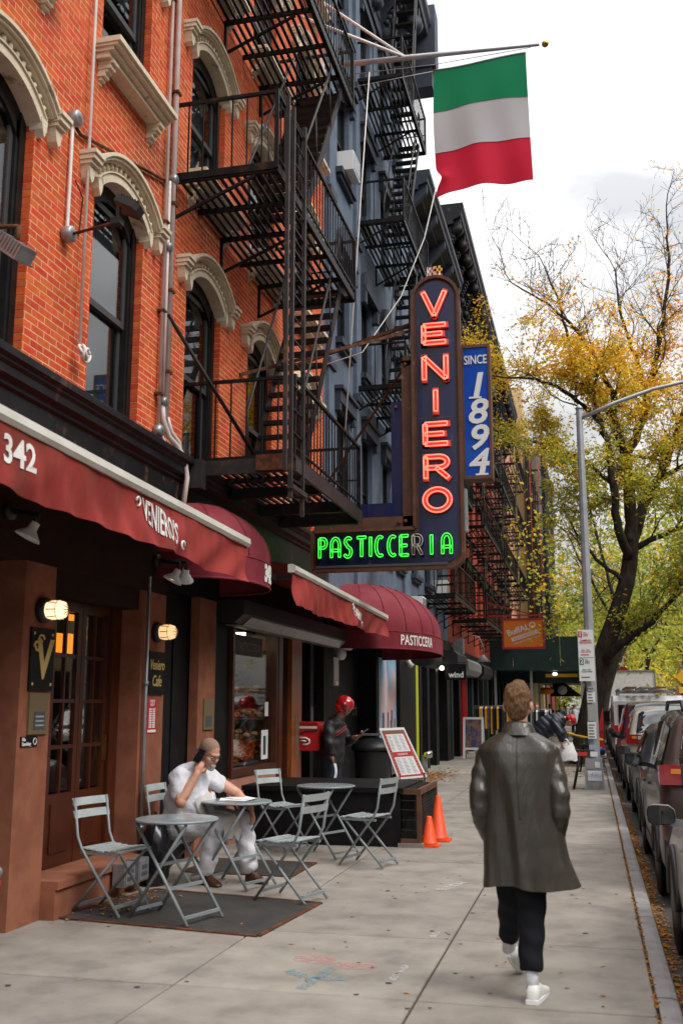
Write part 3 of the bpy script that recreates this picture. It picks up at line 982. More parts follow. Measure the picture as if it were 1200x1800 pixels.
# ================================================================== FIRE ESCAPES
def fire_escape(root, m, xw, xo, decks, rail=0.92, slats=13, bal=0.145, stairs=(), brackets=True, beams=4, fine=True):
    """decks: (y0, y1, z).  stairs: (x0, x1, ya, za, yb, zb, n).  Every slat, baluster and tread is a part when fine, else they are joined."""
    def part(nm, mb_, *c):
        if fine: cuboid(nm, m, root, *c)
        else: mb_.box(*c)
    J = {k: MB() for k in ('deck_slats', 'balusters', 'treads')}
    for y0, y1, z in decks:
        fr = MB()
        for k in range(slats):
            x = lerp(xw + .06, xo - .05, k / (slats - 1))
            part('slat', J['deck_slats'], x - .020, x + .020, y0 + .01, y1 - .01, z - .022, z)
        ny = beams
        for k in range(ny):
            y = lerp(y0 + .02, y1 - .02, k / (ny - 1))
            fr.box(xw - .1, xo, y - .02, y + .02, z - .085, z - .024)
            if brackets and k % 2 == 0 or (brackets and not fine):
                fr.bar((xw + .02, y, z - .09), (xw + .02, y, z - .52), .035, .035)
                fr.bar((xw + .02, y, z - .51), (xo - .25, y, z - .10), .035, .03)
        fr.box(xo - .012, xo + .012, y0, y1, z - .075, z + .03)
        fr.box(xw, xo, y0 - .012, y0 + .012, z - .06, z + .03)
        fr.box(xw, xo, y1 - .012, y1 + .012, z - .06, z + .03)
        fr.build('deck_frame', m, root)
        zt = z + rail
        rl = MB()
        rl.box(xo - .02, xo + .02, y0, y1, zt - .018, zt + .018)
        rl.box(xw - .05, xo, y0 - .02, y0 + .02, zt - .018, zt + .018)
        rl.box(xw - .05, xo, y1 - .02, y1 + .02, zt - .018, zt + .018)
        rl.box(xo - .012, xo + .012, y0, y1, z + .10, z + .125)
        rl.box(xw, xo, y1 - .012, y1 + .012, z + .44, z + .46)
        for yy in (y0, y1):
            rl.box(xo - .022, xo + .022, yy - .022, yy + .022, z - .05, zt + .03)
        rl.build('railing', m, root)
        n = int((y1 - y0) / bal)
        for k in range(1, n):
            y = y0 + (y1 - y0) * k / n
            part('baluster', J['balusters'], xo - .007, xo + .007, y - .007, y + .007, z + .03, zt - .018)
        n = max(2, int((xo - xw) / (bal * 1.15)))
        for k in range(1, n):
            x = xw + (xo - xw) * k / n
            for yy in (y0, y1):
                part('baluster', J['balusters'], x - .008, x + .008, yy - .008, yy + .008, z + .03, zt - .018)
    for x0, x1, ya, za, yb, zb, n in stairs:
        st = MB()
        for x in (x0, x1):
            st.bar((x, ya, za), (x, yb, zb), .014, .17, up=(1, 0, 0.01)) if False else st.prism(
                [(ya - .06, za), (ya + .10, za), (yb + .10, zb), (yb - .06, zb)], lambda u, v, d, x=x: (x + d, u, v), -.008, .008)
        st.build('stringer', m, root)
        hr = MB()
        for x in (x0 - .01, x1 + .01):
            hr.tube([(x, ya - .05, za + .1), (x, ya - .10, za + .82), (x, yb - .05, zb + .80), (x, yb + .12, zb + .55)], .019, 6)
            for q in (.35, .7):
                hr.tube([(x, lerp(ya, yb, q), lerp(za, zb, q)), (x, lerp(ya, yb, q) - .08, lerp(za, zb, q) + .8)], .010, 5)
        hr.build('handrail', 'grey_iron' if fine else m, root)
        for k in range(n):
            q = (k + .6) / n
            y, z = lerp(ya, yb, q), lerp(za, zb, q)
            part('tread', J['treads'], x0 + .009, x1 - .009, y - .09, y + .10, z - .02, z)
            part('tread_edge', J['treads'], x0 + .009, x1 - .009, y - .095, y - .085, z - .05, z + .002)
    if not fine:
        for k, b in J.items():
            if b.f:
                tag(b.build(k, m, root), kind='stuff')
FE1 = thing('fire_escape', 'black iron fire escape bolted to the orange-red brick front, nearest the camera', 'fire escape', (-4.4, 12.5, 4.4), group='iron fire escapes on the facades')
fire_escape(FE1, 'black_iron', XF, -3.13, [(10.74, 14.12, 4.45)], rail=.93, beams=5, brackets=False)
fire_escape(FE1, 'black_iron', XF, -3.20, [(10.18, 14.15, 7.72), (10.18, 14.05, 10.86)], rail=.90, beams=6,
            stairs=[(-3.98, -3.32, 11.72, 4.46, 13.75, 7.72, 14), (-3.98, -3.32, 11.62, 7.73, 13.75, 10.86, 14)])
g = MB()                                            # heavy carrying beams under the lowest deck
g.box(-4.45, -3.13, 10.70, 10.735, 4.27, 4.44)
g.box(-3.128, -3.09, 10.70, 14.16, 4.27, 4.44)
g.box(-4.6, -4.15, 10.55, 10.69, 4.10, 4.43)
g.build('carrying_beam', 'grey_iron', FE1)
MB().box(-3.55, -3.12, 10.66, 10.699, 4.29, 4.47).build('rusted_plate', 'rust_iron', FE1)
for yb_ in (11.9, 13.1, 14.05):
    cuboid('cross_beam', 'black_iron', FE1, -4.45, -3.14, yb_ - .05, yb_ + .05, 4.24, 4.36)
for yp, za in ((10.28, 4.18), (10.50, 3.92), (10.98, 3.80)):
    cuboid('ladder_rail', 'grey_iron', FE1, -3.118, -3.075, yp - .025, yp + .025, za, 8.62 if yp > 10.9 else 8.60)
for k in range(17):
    z = 4.15 + k * .27
    cuboid('rung', 'black_iron', FE1, -3.105, -3.09, 10.525, 10.955, z - .009, z + .009)
cuboid('ladder_guide', 'grey_iron', FE1, -3.12, -3.05, 10.45, 11.05, 4.02, 4.07)
b_ = MB().tube([(-4.40, 10.05, 5.98), (-3.62, 10.78, 4.52)], .022, 6)
b_.build('brace_rod', 'black_iron', FE1)
# ------------------------------------------------------------------ services on the brick wall
t = thing('wall_conduits', 'pale painted conduits running up the brick wall beside the fire escape', 'pipes', (-4.4, 10.0, 4.5))
for i, (y, r, z0, z1) in enumerate(((9.90, .020, 4.62, 17.0), (9.985, .019, 4.95, 7.55), (10.085, .033, 4.7, 17.0))):
    MB().tube([(-4.40, y, z0), (-4.40, y, z1)], r, 10).build('conduit', 'pipe_paint', t)
for z in (5.0, 5.95, 7.0, 8.4, 9.8):
    cuboid('strap', 'rust_iron', t, -4.45, -4.362, 9.86, 9.94, z, z + .025)
    cuboid('strap', 'rust_iron', t, -4.45, -4.352, 10.03, 10.135, z + .3, z + .33)
for y, z, r in ((10.085, 7.62, .058), (9.985, 6.75, .05), (9.985, 4.95, .05)):
    MB().lathe([(0, .03), (r * .8, .03), (r, .02), (r, -.06), (r * .8, -.07)], (-4.38, y, z), 14, axis='X').build('junction_box', 'galv', t)
mb = MB()
mb.tube([(-4.40, 9.985, 4.95), (-4.39, 9.99, 4.75), (-4.36, 10.10, 4.58), (-4.33, 10.25, 4.52), (-4.30, 10.40, 4.42), (-4.28, 10.45, 4.2), (-4.3, 10.40, 3.8)], .03, 8)
mb.tube([(-4.38, 10.085, 4.8), (-4.36, 10.16, 4.65), (-4.34, 10.34, 4.58), (-4.33, 10.36, 4.46)], .022, 8)
mb.tube([(-4.40, 9.92, 4.62), (-4.36, 9.98, 4.50), (-4.33, 10.12, 4.45), (-4.31, 10.30, 4.47)], .016, 8)
mb.build('flexible_conduit', 'pipe_paint', t)
MB().lathe([(0, .05), (.05, .05), (.07, .03), (.07, -.03), (.05, -.04)], (-4.40, 9.90, 4.60), 12, axis='X').build('junction_box', 'galv', t)

t = thing('flood_light_feed', 'grey round boxes joined by white conduit feeding the dark floodlight', 'conduit', (-4.4, 7.9, 6))
for y, z in ((7.80, 7.02), (7.79, 5.87)):
    MB().lathe([(0, .055), (.06, .055), (.075, .045), (.075, -.03), (.07, -.04)], (-4.40, y, z), 16, axis='X').build('round_box', 'galv', t)
MB().tube([(-4.41, 7.80, 6.98), (-4.41, 7.785, 6.9), (-4.41, 7.785, 5.95), (-4.41, 7.79, 5.9)], .017, 8).build('conduit', 'white_paint', t)
MB().tube([(-4.42, 7.84, 6.99), (-4.42, 7.95, 6.95), (-4.42, 9.9, 7.52), (-4.42, 10.07, 7.58)], .018, 8).build('cross_conduit', 'rust_iron', t)
MB().tube([(-4.40, 7.85, 5.90), (-4.40, 7.98, 5.95), (-4.36, 7.95, 6.3), (-4.38, 7.83, 6.42)], .007, 5).build('wire', 'rubber', t)
t = thing('flood_light', 'dark square LED floodlight on a pipe arm in front of the second arched window', 'lamp', (-4.2, 8.0, 5.9))
MB().tube([(-4.36, 7.79, 5.87), (-4.05, 7.70, 5.86), (-3.86, 7.65, 5.86)], .014, 8).build('arm', 'rust_iron', t)
MB().box(-3.90, -3.81, 7.61, 7.69, 5.83, 5.89).box(-3.86, -3.83, 7.63, 7.67, 5.89, 6.0).build('knuckle', 'plastic_black', t)
h = MB()
rot = Matrix.Rotation(R(28), 3, 'Y') @ Matrix.Rotation(R(-12), 3, 'X')
def pl(p): 
    q = rot @ Vector(p)
    q = q * .74
    return (-3.78 + q.x, 7.72 + q.y, 6.02 + q.z)
for bx in ((-.15, .16, -.13, .13, -.045, .05),):
    x0, x1, y0, y1, z0, z1 = bx
    pp = [(x0, y0), (x1 - .05, y0), (x1, y0 + .05), (x1, y1 - .05), (x1 - .05, y1), (x0, y1)]
    h.prism(pp, lambda u, v, d: pl((u, v, d)), z0, z1)
for k in range(7):
    x = -.12 + k * .04
    h.prism([(x, -.12), (x + .012, -.12), (x + .012, .12), (x, .12)], lambda u, v, d: pl((u, v, d)), .051, .075)
h.build('housing', 'plastic_black', t)
t = thing('old_flood_light', 'weathered pale ribbed floodlight at the left edge before the first arched window', 'lamp', (-4.0, 6.7, 5.3))
MB().tube([(-4.42, 6.36, 5.22), (-4.1, 6.33, 5.21), (-3.98, 6.33, 5.20)], .017, 8).build('arm', 'rust_iron', t)
h = MB()
rot2 = Matrix.Rotation(R(36), 3, 'Y') @ Matrix.Rotation(R(8), 3, 'X')
def pl2(p):
    q = rot2 @ Vector(p)
    q = q * .80
    return (-4.02 + q.x, 6.30 + q.y, 4.98 + q.z)
h.prism([(-.20, -.02), (.18, -.02), (.18, .0), (-.20, .0)], lambda u, v, d: pl2((u, d, v)), -.14, .14)
for k in range(9):
    x = -.16 + k * .038
    h.prism([(x, .001), (x + .02, .001), (x + .017, .13), (x + .003, .13)], lambda u, v, d: pl2((u, d, v)), -.12, .12)
h.prism([(-.17, .001), (.175, .001), (.16, .10), (-.15, .10)], lambda u, v, d: pl2((u, d, v)), -.10, .10)
h.build('ribbed_housing', 'galv', t)
MB().tube([(-3.98, 6.33, 5.20), (-3.99, 6.32, 5.06)], .022, 8).build('knuckle', 'rust_iron', t)
t = thing('hanging_rope', 'white rope hanging down the brick wall and ending in a coiled knot', 'rope', (-4.4, 8.1, 4.9))
MB().tube([(-4.37, 8.08, 17.0), (-4.38, 8.05, 9.0), (-4.38, 8.06, 4.94)], .016, 6).build('line', 'white_paint', t)
co = MB()
for k in range(7):
    rr = .05 + .02 * random.random()
    cc = Vector((-4.35 + random.uniform(-.02, .03), 8.07 + random.uniform(-.02, .03), 4.83 + random.uniform(-.02, .02)))
    rm = Euler((random.uniform(-.6, .6), random.uniform(-.8, .8), random.uniform(-.6, .6))).to_matrix()
    co.tube([cc + rm @ Vector((.02, rr * math.cos(a), rr * math.sin(a))) for a in [2 * PI * i / 12 for i in range(13)]], .013, 5)
co.build('coil', 'white_paint', t)

# ================================================================== AWNINGS
def lettered(mb, key, y, z, size, fx, mi, up=1):
    mb.text(key, lambda a, b, c: (fx(y + a * size) + c * .3, y + a * size, z + b * size * up), mi)
def retract_awning(label, xb, y0, y1, z0, z1, drop0, drop1, xcas, zcas, logo_y, logo_z, logo_s, nums, sag=.05, seed=1):
    rnd = random.Random(seed)
    t = thing('retractable_awning', label, 'awning', (xb, (y0 + y1) / 2, z0), group='retractable awnings over the shop front')
    zz = lambda y: lerp(z0, z1, (y - y0) / (y1 - y0))
    dd = lambda y: lerp(drop0, drop1, (y - y0) / (y1 - y0))
    bar = MB()
    pr = [(-.05, -.045), (.03, -.05), (.05, -.02), (.045, .035), (.0, .055), (-.05, .05)]
    n = len(pr)
    bar.add([(xb + a, y0, z0 + b) for a, b in pr] + [(xb + a, y1, z1 + b) for a, b in pr],
            [tuple(range(n))[::-1], tuple(range(n, 2 * n))] + [(i, (i + 1) % n, n + (i + 1) % n, n + i) for i in range(n)])
    bar.build('front_bar', 'awning_bar', t)
    ph = [rnd.uniform(0, 6) for _ in range(6)]
    def wob(y, b):
        s = y - y0
        f = .5 + .5 * math.sin(s * 1.1 + ph[0])
        w = .030 * math.sin(s * 8 + ph[1] + b * 5) * f + .020 * math.sin(s * 15 + ph[2] - b * 4) * (1 - f) + .04 * math.sin(s * 2.3 + ph[3] + b * 2)
        return w * (.15 + .85 * b)
    va = MB()
    def fv(a, b):
        y = lerp(y0 + .01, y1 - .01, a)
        return (xb + .012 + wob(y, b), y, zz(y) - .045 - b * dd(y) + .012 * b * math.sin((y - y0) * 4 + ph[4]))
    va.grid(150, 12, fv)
    va.grid(150, 12, lambda a, b: (fv(a, b)[0] - .006, fv(a, b)[1], fv(a, b)[2]))
    vo = va.build('valance', 'awning_red', t)
    top = MB()
    top.grid(20, 8, lambda a, b: (lerp(xb - .04, xcas, b), lerp(y0 + .02, y1 - .02, a), lerp(zz(lerp(y0, y1, a)) + .05, zcas, b) - .06 * math.sin(PI * b) * 0))
    top.grid(20, 8, lambda a, b: (lerp(xb - .04, xcas, b), lerp(y0 + .02, y1 - .02, a), lerp(zz(lerp(y0, y1, a)) + .043, zcas - .007, b)))
    top.build('canopy_fabric', 'awning_red', t)
    cs = MB().box(xcas - .14, xcas + .06, y0 - .1, y1 + .1, zcas - .08, zcas + .06)
    cs.build('cassette', 'awning_red', t)
    for ya in (y0 + .5, y1 - .45):
        a = MB()
        a.bar((xcas, ya, zcas - .1), (lerp(xcas, xb, .5), ya + .35, lerp(zcas, zz(ya), .5) - .1), .05, .06)
        a.bar((lerp(xcas, xb, .5), ya + .35, lerp(zcas, zz(ya), .5) - .1), (xb - .05, ya, zz(ya) - .02), .045, .05)
        a.build('folding_arm', 'galv', t)
    bz = lambda y, z: max(0, min(1, (zz(y) - .045 - z) / dd(y)))
    lg = MB()
    for key, lay, mi in (('logo3', .006, 0),):
        lg.text(key, lambda a, b, c: (lambda y, z: (xb + .014 + wob(y, bz(y, z)) + lay + c * .3, y, z))(logo_y + a * logo_s, logo_z - .022 * a + b * logo_s * (2.25 - .22 * abs(a))), mi)
    for sx in (-1, 1):                               # curled swashes of the first and last letters
        lg.tube([(xb + .02 + wob(logo_y + sx * 3.1 * logo_s, .5), logo_y + sx * (3.05 * logo_s + .035 * math.cos(q * .7)), logo_z + (.10 if sx < 0 else -.12) + .035 * math.sin(q * .7)) for q in range(8)], .010, 5, 0)
    lg.build('logo_lettering', ['white_paint', 'awning_red'], vo)
    nb = MB()
    for y, z, s in nums:
        nb.text('342', lambda a, b, c: (xb + .018 + wob(y + a * s, bz(y + a * s, z + b * s)) + c * .08, y + a * s, z + b * s))
    if nums:
        nb.build('street_number', 'white_paint', vo)
    return t
retract_awning('long faded red awning with a white bar above the wooden double door', -3.40, 3.9, 9.95, 3.46, 3.355, .40, .37, -4.30, 3.74, 7.70, 3.17, .140, [(5.52, 3.22, .25)], seed=3)
retract_awning('shorter red awning above the pastry shop window, between the two domed awnings', -3.40, 11.63, 17.42, 3.305, 3.195, .40, .30, -4.30, 3.52, 15.05, 3.04, .098, [], seed=9)
cs = thing('shutter_housing', 'long grey shutter housing under the shorter red awning over the pastry window', 'shutter box', (-4.2, 15, 2.95))
MB().prism([(-4.45, 2.72), (-4.20, 2.70), (-4.08, 2.80), (-4.08, 2.98), (-4.45, 2.98)], lambda u, v, d: (u, d, v), 11.9, 18.3).build('housing', 'plastic_black', cs)
MB().prism([(-4.43, 2.69), (-4.20, 2.675), (-4.09, 2.775), (-4.09, 2.786), (-4.20, 2.69), (-4.43, 2.70)], lambda u, v, d: (u, d, v), 12.2, 18.2).build('bottom_lip', 'galv', cs)

def dome_awning(label, yc, hw, proj, z0, zt, drop, text, ts, tang, panels=9, gores=True):
    t = thing('dome_awning', label, 'awning', (XF, yc, z0), group='domed red awnings')
    def plan(a):                                     # rounded plan, a from 0 to pi along the rim
        c, s = math.cos(a), math.sin(a)
        e = .78
        return (proj * abs(s) ** e, hw * (1 if c > 0 else -1) * abs(c) ** e)
    H = zt - z0
    d = MB()
    nu = 54
    def fd(a, b):
        p = plan(PI * (1 - a))
        ph = b * PI / 2
        g_ = (1 - .010 * abs(math.sin(a * panels * PI)) ** .5) if gores else 1
        k = math.cos(ph) ** .9
        return (XF + .01 + p[0] * k * g_, yc + p[1] * lerp(k, 1, .0) * g_, z0 + H * math.sin(ph) ** .95)
    d.grid(nu, 14, fd)
    d.build('dome_fabric', 'dome_red', t)
    v = MB()
    def fb(a, b):
        p = plan(PI * (1 - a))
        return (XF + .01 + p[0] * (1 + .004), yc + p[1] * 1.004, z0 - b * drop)
    v.grid(nu, 2, fb)
    v.grid(nu, 2, lambda a, b: (fb(a, b)[0] - .008, fb(a, b)[1], fb(a, b)[2]))
    vo = v.build('valance', 'dome_red', t)
    r = MB()
    r.tube([(XF + .01 + plan(PI * i / 40)[0], yc + plan(PI * i / 40)[1], z0 - drop - .01) for i in range(41)], .014, 6)
    r.tube([(XF + .01 + plan(PI * i / 40)[0] * 1.004, yc + plan(PI * i / 40)[1] * 1.004, z0) for i in range(41)], .009, 5)
    r.build('rim', 'dome_red', t)
    rb = MB()
    for q in range(1, panels):
        a = q / panels
        rb.tube([Vector(fd(a, b / 12)) * 1.0 + Vector((.002, 0, .002)) for b in range(12)], .006, 4)
    rb.build('seam', 'dome_red', t)
    # lettering wraps round the rim
    L_ = [plan(PI * i / 400) for i in range(401)]
    acc = [0.0]
    for i in range(400):
        acc.append(acc[-1] + math.dist(L_[i], L_[i + 1]))
    mid = acc[int(400 * tang)]
    def wrap(s, out):
        s = max(0, min(acc[-1] - 1e-4, s))
        lo = 0
        while acc[lo + 1] < s:
            lo += 1
        q = (s - acc[lo]) / (acc[lo + 1] - acc[lo])
        p = (lerp(L_[lo][0], L_[lo + 1][0], q), lerp(L_[lo][1], L_[lo + 1][1], q))
        tx, ty = L_[lo + 1][0] - L_[lo][0], L_[lo + 1][1] - L_[lo][1]
        l = math.hypot(tx, ty)
        return (XF + .01 + p[0] - ty / l * out, yc + p[1] + tx / l * out)
    lt = MB()
    def ft(a, b, c):
        q = wrap(mid - a * ts, .012 + c * .4)
        return (q[0], q[1], z0 - drop * .52 + b * ts * 1.25)
    lt.text(text, ft)
    lt.build('lettering', 'white_paint', vo)
    return t
dome_awning('small domed red awning marked 342 beside the long awning and under the fire escape', 10.95, .96, .90, 3.30, 3.98, .26, '342o', .21, .46, panels=5)
dome_awning('large domed red awning lettered PASTICCERIA below the neon sign', 19.75, 2.42, 1.62, 2.98, 4.02, .29, 'past', .20, .655, panels=11)

# ================================================================== NEON SIGN
SY = 15.0
S = thing('neon_sign', 'tall dark blue neon sign with red VENIERO letters and a green PASTICCERIA foot', 'neon sign', (-2.2, SY, 4.0))
def rounded_L(grow=0.0):
    xl, xr, zt, zb, xf, zf = -2.47 - grow, -1.75 + grow, 8.30 + grow, 3.72 - grow, -4.06 - grow, 4.32 + grow
    r = (xr - xl) / 2
    pts = [(xl, zf)]
    for i in range(13):
        a = PI - PI * i / 12
        pts.append(((xl + xr) / 2 + r * math.cos(a), zt - r + r * math.sin(a)))
    rc = .22
    for i in range(9):
        a = -PI / 2 * i / 8
        pts.append((xr - rc + rc * math.cos(a), zb + rc + rc * math.sin(a)))
    pts += [(xf, zb), (xf, zf)]
    return pts
cb = MB()
cb.prism(rounded_L(0.0), lambda u, v, d: (u, d, v), SY + .03, SY + .34)
cb.build('cabinet', 'sign_rust', S)
P_ = rounded_L(-.065)
MB().prism(P_, lambda u, v, d: (u, d, v), SY + .012, SY + .029).build('face_panel', 'blue_enamel', S)
rim = MB()
pp = rounded_L(0.0)
for i in range(len(pp)):
    a, b = pp[i], pp[(i + 1) % len(pp)]
    rim.bar((a[0], SY + .005, a[1]), (b[0], SY + .005, b[1]), .05, .05, up=(0, 1, 0))
rim.build('rim', 'sign_rust', S)
MB().box(-4.0, -1.98, SY - .03, SY + .01, 3.75, 3.785).build('bottom_trim', 'slate', S)
for z in (5.02, 6.02, 7.03):
    cuboid('panel_joint', 'blue_panel' if False else 'slate', S, -2.40, -1.82, SY + .008, SY + .012, z - .006, z + .006)
# the angled channel between mast and foot
ch = MB()
ch.box(-2.66, -2.49, SY + .06, SY + .30, 4.34, 6.98)
ch.box(-4.05, -2.50, SY + .06, SY + .30, 4.34, 4.52)
ch.build('side_channel', 'sign_rust', S)
MB().lathe([(.001, -.24), (.085, -.24), (.085, 0), (.001, 0)], (-2.575, SY + .30, 6.98), 16, axis='Y').build('channel_cap', 'sign_rust', S)
cuboid('blue_side_panel', 'blue_enamel', S, -2.84, -2.67, SY + .10, SY + .28, 4.53, 6.34)
cuboid('blue_side_panel', 'blue_enamel', S, -4.05, -2.845, SY + .10, SY + .28, 4.53, 4.74)
for x, z in ((-2.60, 6.92), (-2.76, 6.24), (-2.62, 4.44), (-2.72, 4.42)):
    MB().lathe([(.0, -.02), (.03, -.02), (.03, .01), (.0, .01)], (x, SY + .055, z), 10, axis='Y').build('bolt', 'rust_iron', S)
# letters: a tray with tubes inside
def stroke_letter(name, strokes, x0, z0, w, h, tray_w, tube_r, mt, mtube, close=False, core=None, inset=.34):
    tr, tb = MB(), MB()
    for pts in strokes:
        P3 = [(x0 + a * w, z0 + b * h) for a, b in pts]
        for i in range(len(P3) - 1):
            a, b = Vector((P3[i][0], 0, P3[i][1])), Vector((P3[i + 1][0], 0, P3[i + 1][1]))
            d = (b - a).normalized() * tray_w * .5
            if len(P3) > 3: d *= .3
            tr.bar((a.x - d.x, SY - .018 - .0004 * i, a.z - d.z), (b.x + d.x, SY - .018 - .0004 * i, b.z + d.z), .06, tray_w, up=Vector((0, 1, 0)).cross(b - a))
            s = (b - a).normalized().cross(Vector((0, 1, 0))) * tray_w * inset
        for sg in (-1, 1):
            off = []
            for i in range(len(P3)):
                a = Vector((P3[max(i - 1, 0)][0], 0, P3[max(i - 1, 0)][1]))
                b = Vector((P3[min(i + 1, len(P3) - 1)][0], 0, P3[min(i + 1, len(P3) - 1)][1]))
                if close and i in (0, len(P3) - 1):
                    a = Vector((P3[-2][0], 0, P3[-2][1])); b = Vector((P3[1][0], 0, P3[1][1]))
                n_ = (b - a).normalized().cross(Vector((0, 1, 0))) * tray_w * inset * sg
                off.append((P3[i][0] + n_.x, SY - .062, P3[i][1] + n_.z))
            tb.tube(off, tube_r, 6)
        if not close:
            for k in (0, -1):
                e = P3[k]
                f_ = P3[1] if k == 0 else P3[-2]
                n_ = (Vector((f_[0], 0, f_[1])) - Vector((e[0], 0, e[1]))).normalized().cross(Vector((0, 1, 0))) * tray_w * inset
                tb.tube([(e[0] - n_.x, SY - .062, e[1] - n_.z), (e[0] + n_.x, SY - .062, e[1] + n_.z)], tube_r, 6)
    l = tr.build('letter', mt, S)
    tb.build('neon_tube', mtube, l)
    return l
def arcpts(cx, cz, rx, rz, a0, a1, n=12):
    return [(cx + rx * math.cos(R(lerp(a0, a1, i / n))), cz + rz * math.sin(R(lerp(a0, a1, i / n)))) for i in range(n + 1)]
GL = {
    'V': [[(0, 1), (.5, 0)], [(.5, 0), (1, 1)]],
    'E': [[(0, 1), (0, 0)], [(0, 1), (1, 1)], [(0, .5), (.84, .5)], [(0, 0), (1, 0)]],
    'N': [[(0, 0), (0, 1)], [(0, 1), (1, 0)], [(1, 0), (1, 1)]],
    'I': [[(.5, 0), (.5, 1)]],
    'R': [[(0, 0), (0, 1)], [(0, 1), (.6, 1)] + arcpts(.6, .74, .38, .26, 90, -90)[1:] + [(0, .48)], [(.48, .48), (1, 0)]],
    'O': [arcpts(.5, .5, .56, .52, 0, 360, 28)],
    'P': [[(0, 0), (0, 1)], [(0, 1), (.45, 1)] + arcpts(.45, .76, .42, .24, 90, -90)[1:] + [(0, .52)]],
    'A': [[(0, 0), (0, .62)] + arcpts(.5, .62, .5, .38, 180, 0)[1:] + [(1, 0)], [(0, .36), (1, .36)]],
    'S': [arcpts(.55, .76, .42, .24, 40, 180, 8) + [(.5, .52)] + arcpts(.45, .26, .45, .26, 60, -150, 10)],
    'T': [[(.5, 0), (.5, .92)], [(0, 1), (1, 1)]],
    'C': [arcpts(.6, .5, .56, .5, 60, 300, 16)],
}
NEON = [('V', 7.60, 8.06), ('E', 7.16, 7.52), ('N', 6.57, 7.01), ('I', 6.06, 6.47), ('E', 5.55, 5.94), ('R', 5.02, 5.43), ('O', 4.53, 4.92)]
for c, z0, z1 in NEON:
    stroke_letter('letter', GL[c], -2.285, z0 + .04, .335, z1 - z0 - .08, .088, .0105, 'neon_tray', 'neon_red', close=c == 'O')
tr = MB()
xs_ = [-3.93, -3.745, -3.545, -3.345, -3.165, -3.06, -2.87, -2.68, -2.49, -2.24, -2.05]
ws_ = [.115, .125, .115, .135, .05, .115, .12, .115, .125, .05, .125]
for c, x, w in zip('PASTICCERIA', xs_, ws_):
    m_ = 'neon_off' if (c == 'R') else 'neon_green'
    stroke_letter('letter', GL[c], x, 3.905, w, .29, .045, .0085, 'window_black', m_, inset=.42)
cuboid('service_box', 'galv', S, -1.74, -1.69, SY + .06, SY + .2, 4.25, 4.9)
# bracing back to the wall
for p, q, w in (((-4.45, 15.35, 7.15), (-2.50, 15.2, 7.63), .05), ((-4.45, 12.6, 6.1), (-2.50, 15.2, 7.52), .045), ((-4.45, 17.05, 5.4), (-2.3, 15.35, 7.5), .03), ((-4.45, 15.3, 4.6), (-4.0, 15.2, 4.58), .06)):
    barpart('brace', 'rust_iron', S, p, q, w, w)
T = thing('since_sign', 'blue box sign reading SINCE 1894 hung on the street side of the neon sign', 'sign', (-1.55, 15.4, 6))
SZ = 15.20
bx = MB()
bx.box(-1.745, -1.305, SZ + .02, SZ + .30, 5.07, 7.20)
bx.build('cabinet', 'sign_rust', T)
cuboid('panel', 'blue_panel', T, -1.71, -1.34, SZ + .004, SZ + .019, 5.12, 7.155)
fr = MB()
for b4 in ((-1.747, -1.71, 5.07, 7.20), (-1.34, -1.303, 5.07, 7.20), (-1.71, -1.34, 5.07, 5.12), (-1.71, -1.34, 7.155, 7.20)):
    fr.box(b4[0], b4[1], SZ - .012, SZ + .018, b4[2], b4[3])
fr.build('frame', 'sign_rust', T)
lt = MB()
lt.text('since', lambda a, b, c: (-1.525 + a * .132, SZ - .002 - c, 6.95 + b * .20))
for x in (-1.66, -1.41):
    pass
lt.build('since_lettering', 'pale_sign', T)
for k, (c, z) in enumerate((('1', 6.53), ('8', 6.11), ('9', 5.70), ('4', 5.32))):
    d = MB()
    d.text('n' + c, lambda a, b, q: (-1.525 + a * .60, SZ - .002 - q, z + b * .54))
    if c in '14':
        d.box(-1.535 - .10 + (.075 if c == '4' else 0), -1.535 + .09 + (.075 if c == '4' else 0), SZ - .0095, SZ + .0035, z - .195, z - .168)
    d.build('digit', 'pale_sign', T)
for z in (5.4, 6.9):
    cuboid('bracket', 'sign_rust', T, -1.75, -1.70, SZ + .05, SZ + .15, z, z + .08)
# small Maryland-pattern flag stuck behind the sign's top
F = thing('small_flag', 'tiny red, white, yellow and black quartered flag standing on top of the neon sign', 'flag', (-2.1, 15.2, 8.3))
MB().tube([(-2.26, 15.2, 8.1), (-2.25, 15.2, 8.56)], .008, 6).build('stick', 'galv', F)
fm = MB()
for i in range(8):
    for j in range(6):
        q = (i < 4) == (j >= 3)
        k = ((i + j) % 2)
        mi = (2 if k else 3) if not q else (0 if k else 1)
        x0, z0 = -2.25 + i * .030, 8.285 + j * .044 + i * .003
        fm.add([(x0, 15.2 + .01 * math.sin(i), z0), (x0 + .030, 15.2 + .01 * math.sin(i + 1), z0 + .003), (x0 + .030, 15.2 + .01 * math.sin(i + 1), z0 + .047), (x0, 15.2 + .01 * math.sin(i), z0 + .044)], [(0, 1, 2, 3)], mi)
fm.build('cloth', ['red_paint', 'white_paint', 'sign_yellow', 'black_paint'], F)

